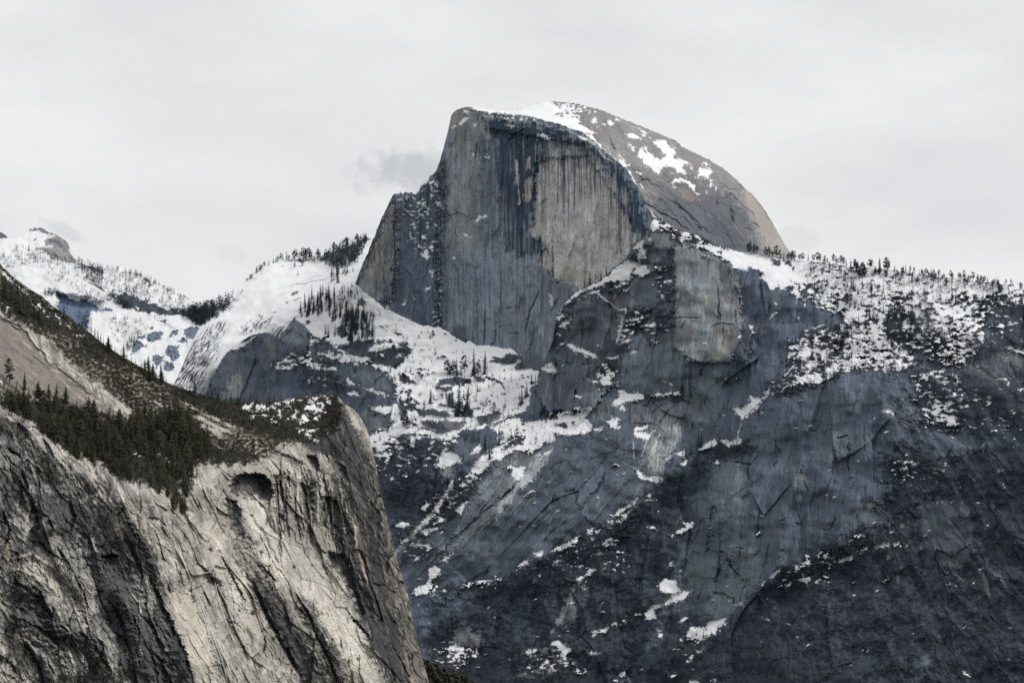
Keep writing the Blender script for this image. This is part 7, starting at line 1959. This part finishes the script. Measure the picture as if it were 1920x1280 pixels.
def thicket(name, label, category, shapes, spots, material):
    """very many small shrubs or far trees as one mass; spots: (point, height, width)"""
    rg = np.random.default_rng(9)
    Vs, Fs, off = [], [], 0
    A = [(np.asarray(v, np.float32), np.asarray(f, np.int32)) for v, f in shapes]
    for p, h, w in spots:
        v, f = A[rg.integers(len(A))]
        a = rg.random() * 6.28
        c, sn = math.cos(a), math.sin(a)
        q = np.empty_like(v)
        q[:, 0] = (v[:, 0] * c - v[:, 1] * sn) * w + p[0]
        q[:, 1] = (v[:, 0] * sn + v[:, 1] * c) * w + p[1]
        q[:, 2] = v[:, 2] * h + p[2] - 0.06 * h
        Vs.append(q)
        Fs.append(f + off)
        off += len(v)
    V, F = np.concatenate(Vs), np.concatenate(Fs)
    me = bpy.data.meshes.new(name)
    me.vertices.add(len(V))
    me.vertices.foreach_set('co', V.reshape(-1))
    me.loops.add(len(F) * 3)
    me.loops.foreach_set('vertex_index', F.reshape(-1))
    me.polygons.add(len(F))
    me.polygons.foreach_set('loop_start', np.arange(len(F), dtype=np.int32) * 3)
    me.polygons.foreach_set('loop_total', np.full(len(F), 3, np.int32))
    me.update()
    me.validate()
    me.materials.append(material)
    o = bpy.data.objects.new(name, me)
    COL.objects.link(o)
    o['kind'] = 'stuff'
    o['label'] = label
    o['category'] = category
    return o


TINY_FIR = [fir_crown(100 + i, 1, 0.02, 0.15 + 0.03 * (i % 3), 6) for i in range(5)]
TINY_PINE = [pine_crown(120 + i, 1, 0.2, 0.22, 12) for i in range(4)]
SHRUB = [pine_crown(140 + i, 1, 0.05, 0.75, 16) for i in range(5)]


def masses():
    rg = np.random.default_rng(17)
    # woods of the far mountains
    sp = []
    zones = ((FARPEAK, [(140, 484), (165, 492), (195, 505), (190, 540), (170, 530), (145, 500)], 90, 6, 11), (FARPEAK, [(190, 508), (250, 508), (345, 560), (370, 590), (340, 590), (260, 560), (190, 540)], 190, 4, 9),
             (FARPEAK, [(0, 480), (30, 485), (80, 470), (140, 500), (200, 540), (230, 566), (150, 520), (60, 505), (10, 510)], 90, 4, 9), (FARPEAK, [(200, 500), (270, 516), (350, 560), (355, 566), (260, 520), (200, 506)], 46, 3, 7), (FARPEAK, [(25, 470), (60, 460), (90, 490), (30, 500)], 16, 5, 10),
             (BENCH, [(85, 508), (120, 516), (220, 566), (170, 560), (100, 525)], 60, 3, 6), (BENCH, [(82, 548), (110, 545), (112, 556), (82, 555)], 22, 6, 10), (BENCH, [(222, 565), (250, 575), (300, 585), (340, 590), (400, 570), (405, 590), (380, 605), (340, 590), (270, 582), (230, 578)], 260, 7, 15),
             (BENCH, [(195, 545), (225, 565), (240, 575), (215, 565)], 30, 5, 10), (BENCH, [(360, 585), (440, 560), (432, 575), (400, 600), (372, 612), (350, 600)], 110, 9, 18), (BENCH, [(380, 580), (440, 548), (442, 556), (390, 592)], 26, 9, 20),
             (BENCH, [(205, 590), (300, 590), (290, 605), (250, 640), (215, 645), (205, 615)], 50, 4, 8), (BENCH, [(240, 640), (262, 630), (255, 650), (235, 660)], 16, 6, 12), (SLOPE, [(606, 486), (620, 470), (650, 459), (688, 446), (683, 468), (664, 492), (640, 505), (612, 500)], 120, 8, 14), (WALL, [(1490, 496), (1700, 512), (1900, 540), (1900, 570), (1800, 580), (1660, 590), (1570, 590), (1520, 540)], 190, 5, 11), (WALL, [(1570, 600), (1680, 610), (1720, 690), (1560, 700), (1490, 710)], 90, 5, 11), (WALL, [(1660, 590), (1780, 600), (1850, 640), (1780, 700), (1700, 660)], 110, 5, 11), (WALL, [(760, 640), (960, 680), (980, 760), (900, 800), (760, 740)], 40, 3, 8), (WALL, [(690, 600), (760, 620), (800, 700), (760, 740), (700, 700)], 36, 5, 12), (WALL, [(740, 720), (980, 700), (980, 780), (860, 830), (720, 800)], 70, 5, 13), (WALL, [(930, 790), (1050, 770), (1150, 800), (1050, 830), (940, 840)], 36, 4, 9), (WALL, [(520, 660), (650, 650), (690, 720), (560, 720)], 60, 4, 9), (WALL, [(680, 760), (800, 790), (900, 820), (880, 860), (720, 860)], 50, 4, 9),
             (WALL, [(905, 1095), (1100, 1008), (1240, 905), (1310, 862), (1330, 880), (1150, 1030), (1000, 1088)], 120, 6, 13), (WALL, [(1330, 830), (1400, 824), (1425, 842), (1340, 868)], 26, 6, 14), (WALL, [(1430, 1110), (1620, 1010), (1700, 1004), (1560, 1078), (1440, 1138)], 60, 5, 11), (WALL, [(1440, 740), (1580, 698), (1570, 710), (1490, 733)], 26, 5, 10), (WALL, [(850, 1270), (900, 1200), (1100, 1240), (1330, 1190), (1420, 1230), (1700, 1250), (1700, 1278), (860, 1280)], 260, 6, 15), (WALL, [(1560, 1060), (1900, 1000), (1910, 1270), (1450, 1270)], 260, 5, 10), (WALL, [(860, 880), (900, 900), (860, 960), (800, 1010), (775, 1000), (830, 940)], 40, 6, 13),
             (SLOPE, [(560, 486), (610, 478), (612, 490), (565, 494)], 16, 6, 11), (WALL, [(640, 600), (700, 590), (700, 640), (650, 645)], 50, 8, 16), (WALL, [(580, 570), (650, 545), (660, 570), (600, 600)], 30, 8, 15),
             (BENCH, [(150, 560), (230, 570), (222, 566), (160, 552)], 20, 3, 6))
    for land, P, n, lo, hi in zones:
        P = np.asarray(P, float)
        n, lo, hi = int(n * 1.7), lo * 1.5, hi * 1.5
        k = 0
        while k < n:
            x = P[:, 0].min() + rg.random() * np.ptp(P[:, 0])
            y = P[:, 1].min() + rg.random() * np.ptp(P[:, 1])
            if not inside(P, np.array([x]), np.array([y]))[0]:
                continue
            k += 1
            if not land.is_in(x, y):
                continue
            p = land.at(x, y)
            h = rg.uniform(lo, hi) * p.y / FOC
            sp.append((p, h, h * rg.uniform(0.9, 1.5)))
    thicket('distant_forest', 'dark conifer woods sprinkled over the far snowy mountains at left', 'forest', TINY_FIR + TINY_PINE[:2], sp, NEEDLE_FAR)

    # brush and low trees of the valley wall: wherever cover was mapped
    sp = []
    X, Y, V = WALL.X, WALL.Y, WALL.veg
    idx = np.argwhere((V > 0.3) & (rg.random(V.shape) < 0.020))
    for r, c in idx:
        p = WALL.to_world(X[r, c], Y[r, c], WALL.Yd[r, c])
        h = (3.2 + 5.5 * rg.random() ** 2) * p[1] / FOC
        sp.append((p, h, h * rg.uniform(0.9, 1.7)))
    thicket('hillside_brush', 'dark brush and low trees covering the ledges and slopes of the valley wall', 'brush', TINY_PINE + TINY_FIR[:2], sp, BRUSH_FAR)
    # brush on the near cliff
    sp = []
    X, Y, V = CLIFF.X, CLIFF.Y, CLIFF.veg
    idx = np.argwhere((V > 0.25) & (rg.random(V.shape) < 0.034))
    for r, c in idx:
        p = CLIFF.to_world(X[r, c], Y[r, c], CLIFF.Yd[r, c])
        h = (3.0 + 5.5 * rg.random()) * p[1] / FOC
        sp.append((p, h, h * rg.uniform(0.6, 1.1)))
    up = [(20, 520), (150, 615), (300, 715), (480, 760), (600, 750), (640, 770), (600, 830), (480, 800), (420, 800), (300, 755), (200, 700), (100, 640)]
    P = np.asarray(up, float)
    n = 0
    while n < 380:
        x, y = 20 + rg.random() * 620, 510 + rg.random() * 320
        if not inside(P, np.array([x]), np.array([y]))[0] or not CLIFF.is_in(x, y):
            continue
        n += 1
        p = CLIFF.at(x, y)
        h = (2.0 + 4 * rg.random()) * p.y / FOC
        sp.append((p, h, h * rg.uniform(0.6, 1.2)))
    thicket('cliff_brush', 'low dark brush growing over the terrace and cracks of the near cliff', 'brush', SHRUB, sp, BRUSH)
    sp = []
    for i in range(420):
        x = 770 + rg.random() * 150
        y = 1236 + rg.random() * 80
        if KNOLL.is_in(x, y):
            p = KNOLL.at(x, y)
            h = (5 + 9 * rg.random()) * p.y / FOC
            sp.append((p, h, h * rg.uniform(0.8, 1.3)))
    thicket('hillside_wood', 'dense dark green wood on the low hillside at the bottom edge', 'wood', TINY_FIR + TINY_PINE, sp, NEEDLE_NEAR)


near_trees()
far_trees()
plant()
masses()


# ------------------------------------------------------------------ water on the near cliff
def cascade():
    U = lambda x, y: (x / 3.3675, 900 + y / 3.3675)
    Z = lambda x, y: (380 + x / 3.368, 900 + y / 3.368)
    m = plain('falling_water', (0.80, 0.81, 0.80), 0.15, 0.5)
    runs = (([(885, 60), (895, 95), (900, 120)], 1.6), ([(1070, 330), (1110, 400), (1150, 480), (1200, 590), (1235, 680)], 2.4), ([(1090, 370), (1150, 500), (1215, 640)], 1.6), ([(1232, 690), (1270, 790), (1310, 890), (1347, 990), (1400, 1130), (1440, 1290)], 2.6),
            ([(1245, 700), (1300, 830), (1347, 960), (1420, 1120), (1475, 1290)], 1.3), ([(1230, 710), (1290, 870), (1340, 1010), (1400, 1180), (1425, 1290)], 1.2), ([(1355, 640), (1395, 800), (1440, 930), (1480, 1030), (1520, 1160)], 1.2), ([(1120, 420), (1180, 570), (1220, 660)], 1.3))
    rg = random.Random(2)
    root = bpy.data.objects.new('waterfall', None)
    COL.objects.link(root)
    root.location = CLIFF.at(*U(1232, 690))
    root['label'] = 'thin white strands of water sliding down the pale near cliff'
    root['category'] = 'waterfall'
    for pts, wpx in runs:
        pts = [U(*q) for q in pts]
        line = []
        for (ax, ay), (bx, by) in zip(pts[:-1], pts[1:]):
            n = max(2, int(math.hypot(bx - ax, by - ay) / 2.0))
            for i in range(n):
                line.append((ax + (bx - ax) * i / n, ay + (by - ay) * i / n))
        line = [q for q in line if CLIFF.is_in(*q) and q[1] < 1318]
        n = len(line)
        near = np.array([min(CLIFF.at(x - 1.5, y).y, CLIFF.at(x, y).y, CLIFF.at(x + 1.5, y).y) for x, y in line])
        pad = np.pad(near, 3, mode='edge')
        near = np.min([pad[k:k + n] for k in range(7)], 0)
        pad = np.pad(near, 4, mode='edge')
        near = np.mean([pad[k:k + n] for k in range(9)], 0)
        dr = np.cumsum([rg.gauss(0, 0.12) for _ in line])
        V, F = [], []
        for i, (x, y) in enumerate(line):
            w = 1.5 * wpx * (0.5 + 0.12 * math.sin(i * 0.7) + rg.uniform(-0.1, 0.1)) * min(1, i / 5 + 0.25) * min(1, (n - 1 - i) / 8 + 0.1)
            yy = near[i] - 1.2
            c = Vector(Land.to_world(np.array([x + dr[i]]), np.array([y]), np.array([yy]))[0].tolist())
            s_ = w * 0.5 * yy / FOC
            o = len(V)
            V += [(c.x - s_, c.y + 0.3, c.z), (c.x, c.y, c.z), (c.x + s_, c.y + 0.3, c.z), (c.x, c.y + 0.8, c.z)]
            if i:
                for k in range(4):
                    F.append((o - 4 + k, o - 4 + (k + 1) % 4, o + (k + 1) % 4, o + k))
        V = [tuple(Vector(v) - root.location) for v in V]
        ob = bpy.data.objects.new('strand', mesh_of('strand', [(V, F, m)]))
        COL.objects.link(ob)
        ob.parent = root


cascade()


# ------------------------------------------------------------------ air
def haze():
    x, y0, y1, z0, z1 = 31000, -4200, 40500, -8, 3400
    V = [(-x, y0, z0), (x, y0, z0), (x, y1, z0), (-x, y1, z0), (-x, y0, z1), (x, y0, z1), (x, y1, z1), (-x, y1, z1)]
    F = [(0, 3, 2, 1), (4, 5, 6, 7), (0, 1, 5, 4), (1, 2, 6, 5), (2, 3, 7, 6), (3, 0, 4, 7)]
    me = bpy.data.meshes.new('haze')
    me.from_pydata(V, [], F)
    m = bpy.data.materials.new('air')
    m.use_nodes = True
    nt = m.node_tree
    nt.nodes.clear()
    out = nt.nodes.new('ShaderNodeOutputMaterial')
    v = nt.nodes.new('ShaderNodeVolumePrincipled')
    v.inputs['Color'].default_value = (0.42, 0.64, 1.0, 1)
    v.inputs['Density'].default_value = HAZE_DENSITY
    nt.links.new(v.outputs[0], out.inputs['Volume'])
    me.materials.append(m)
    o = bpy.data.objects.new('haze', me)
    COL.objects.link(o)
    o['kind'] = 'stuff'
    o['label'] = 'thin bluish mountain air'
    o['category'] = 'haze'


HAZE_DENSITY = 1.8e-6
haze()
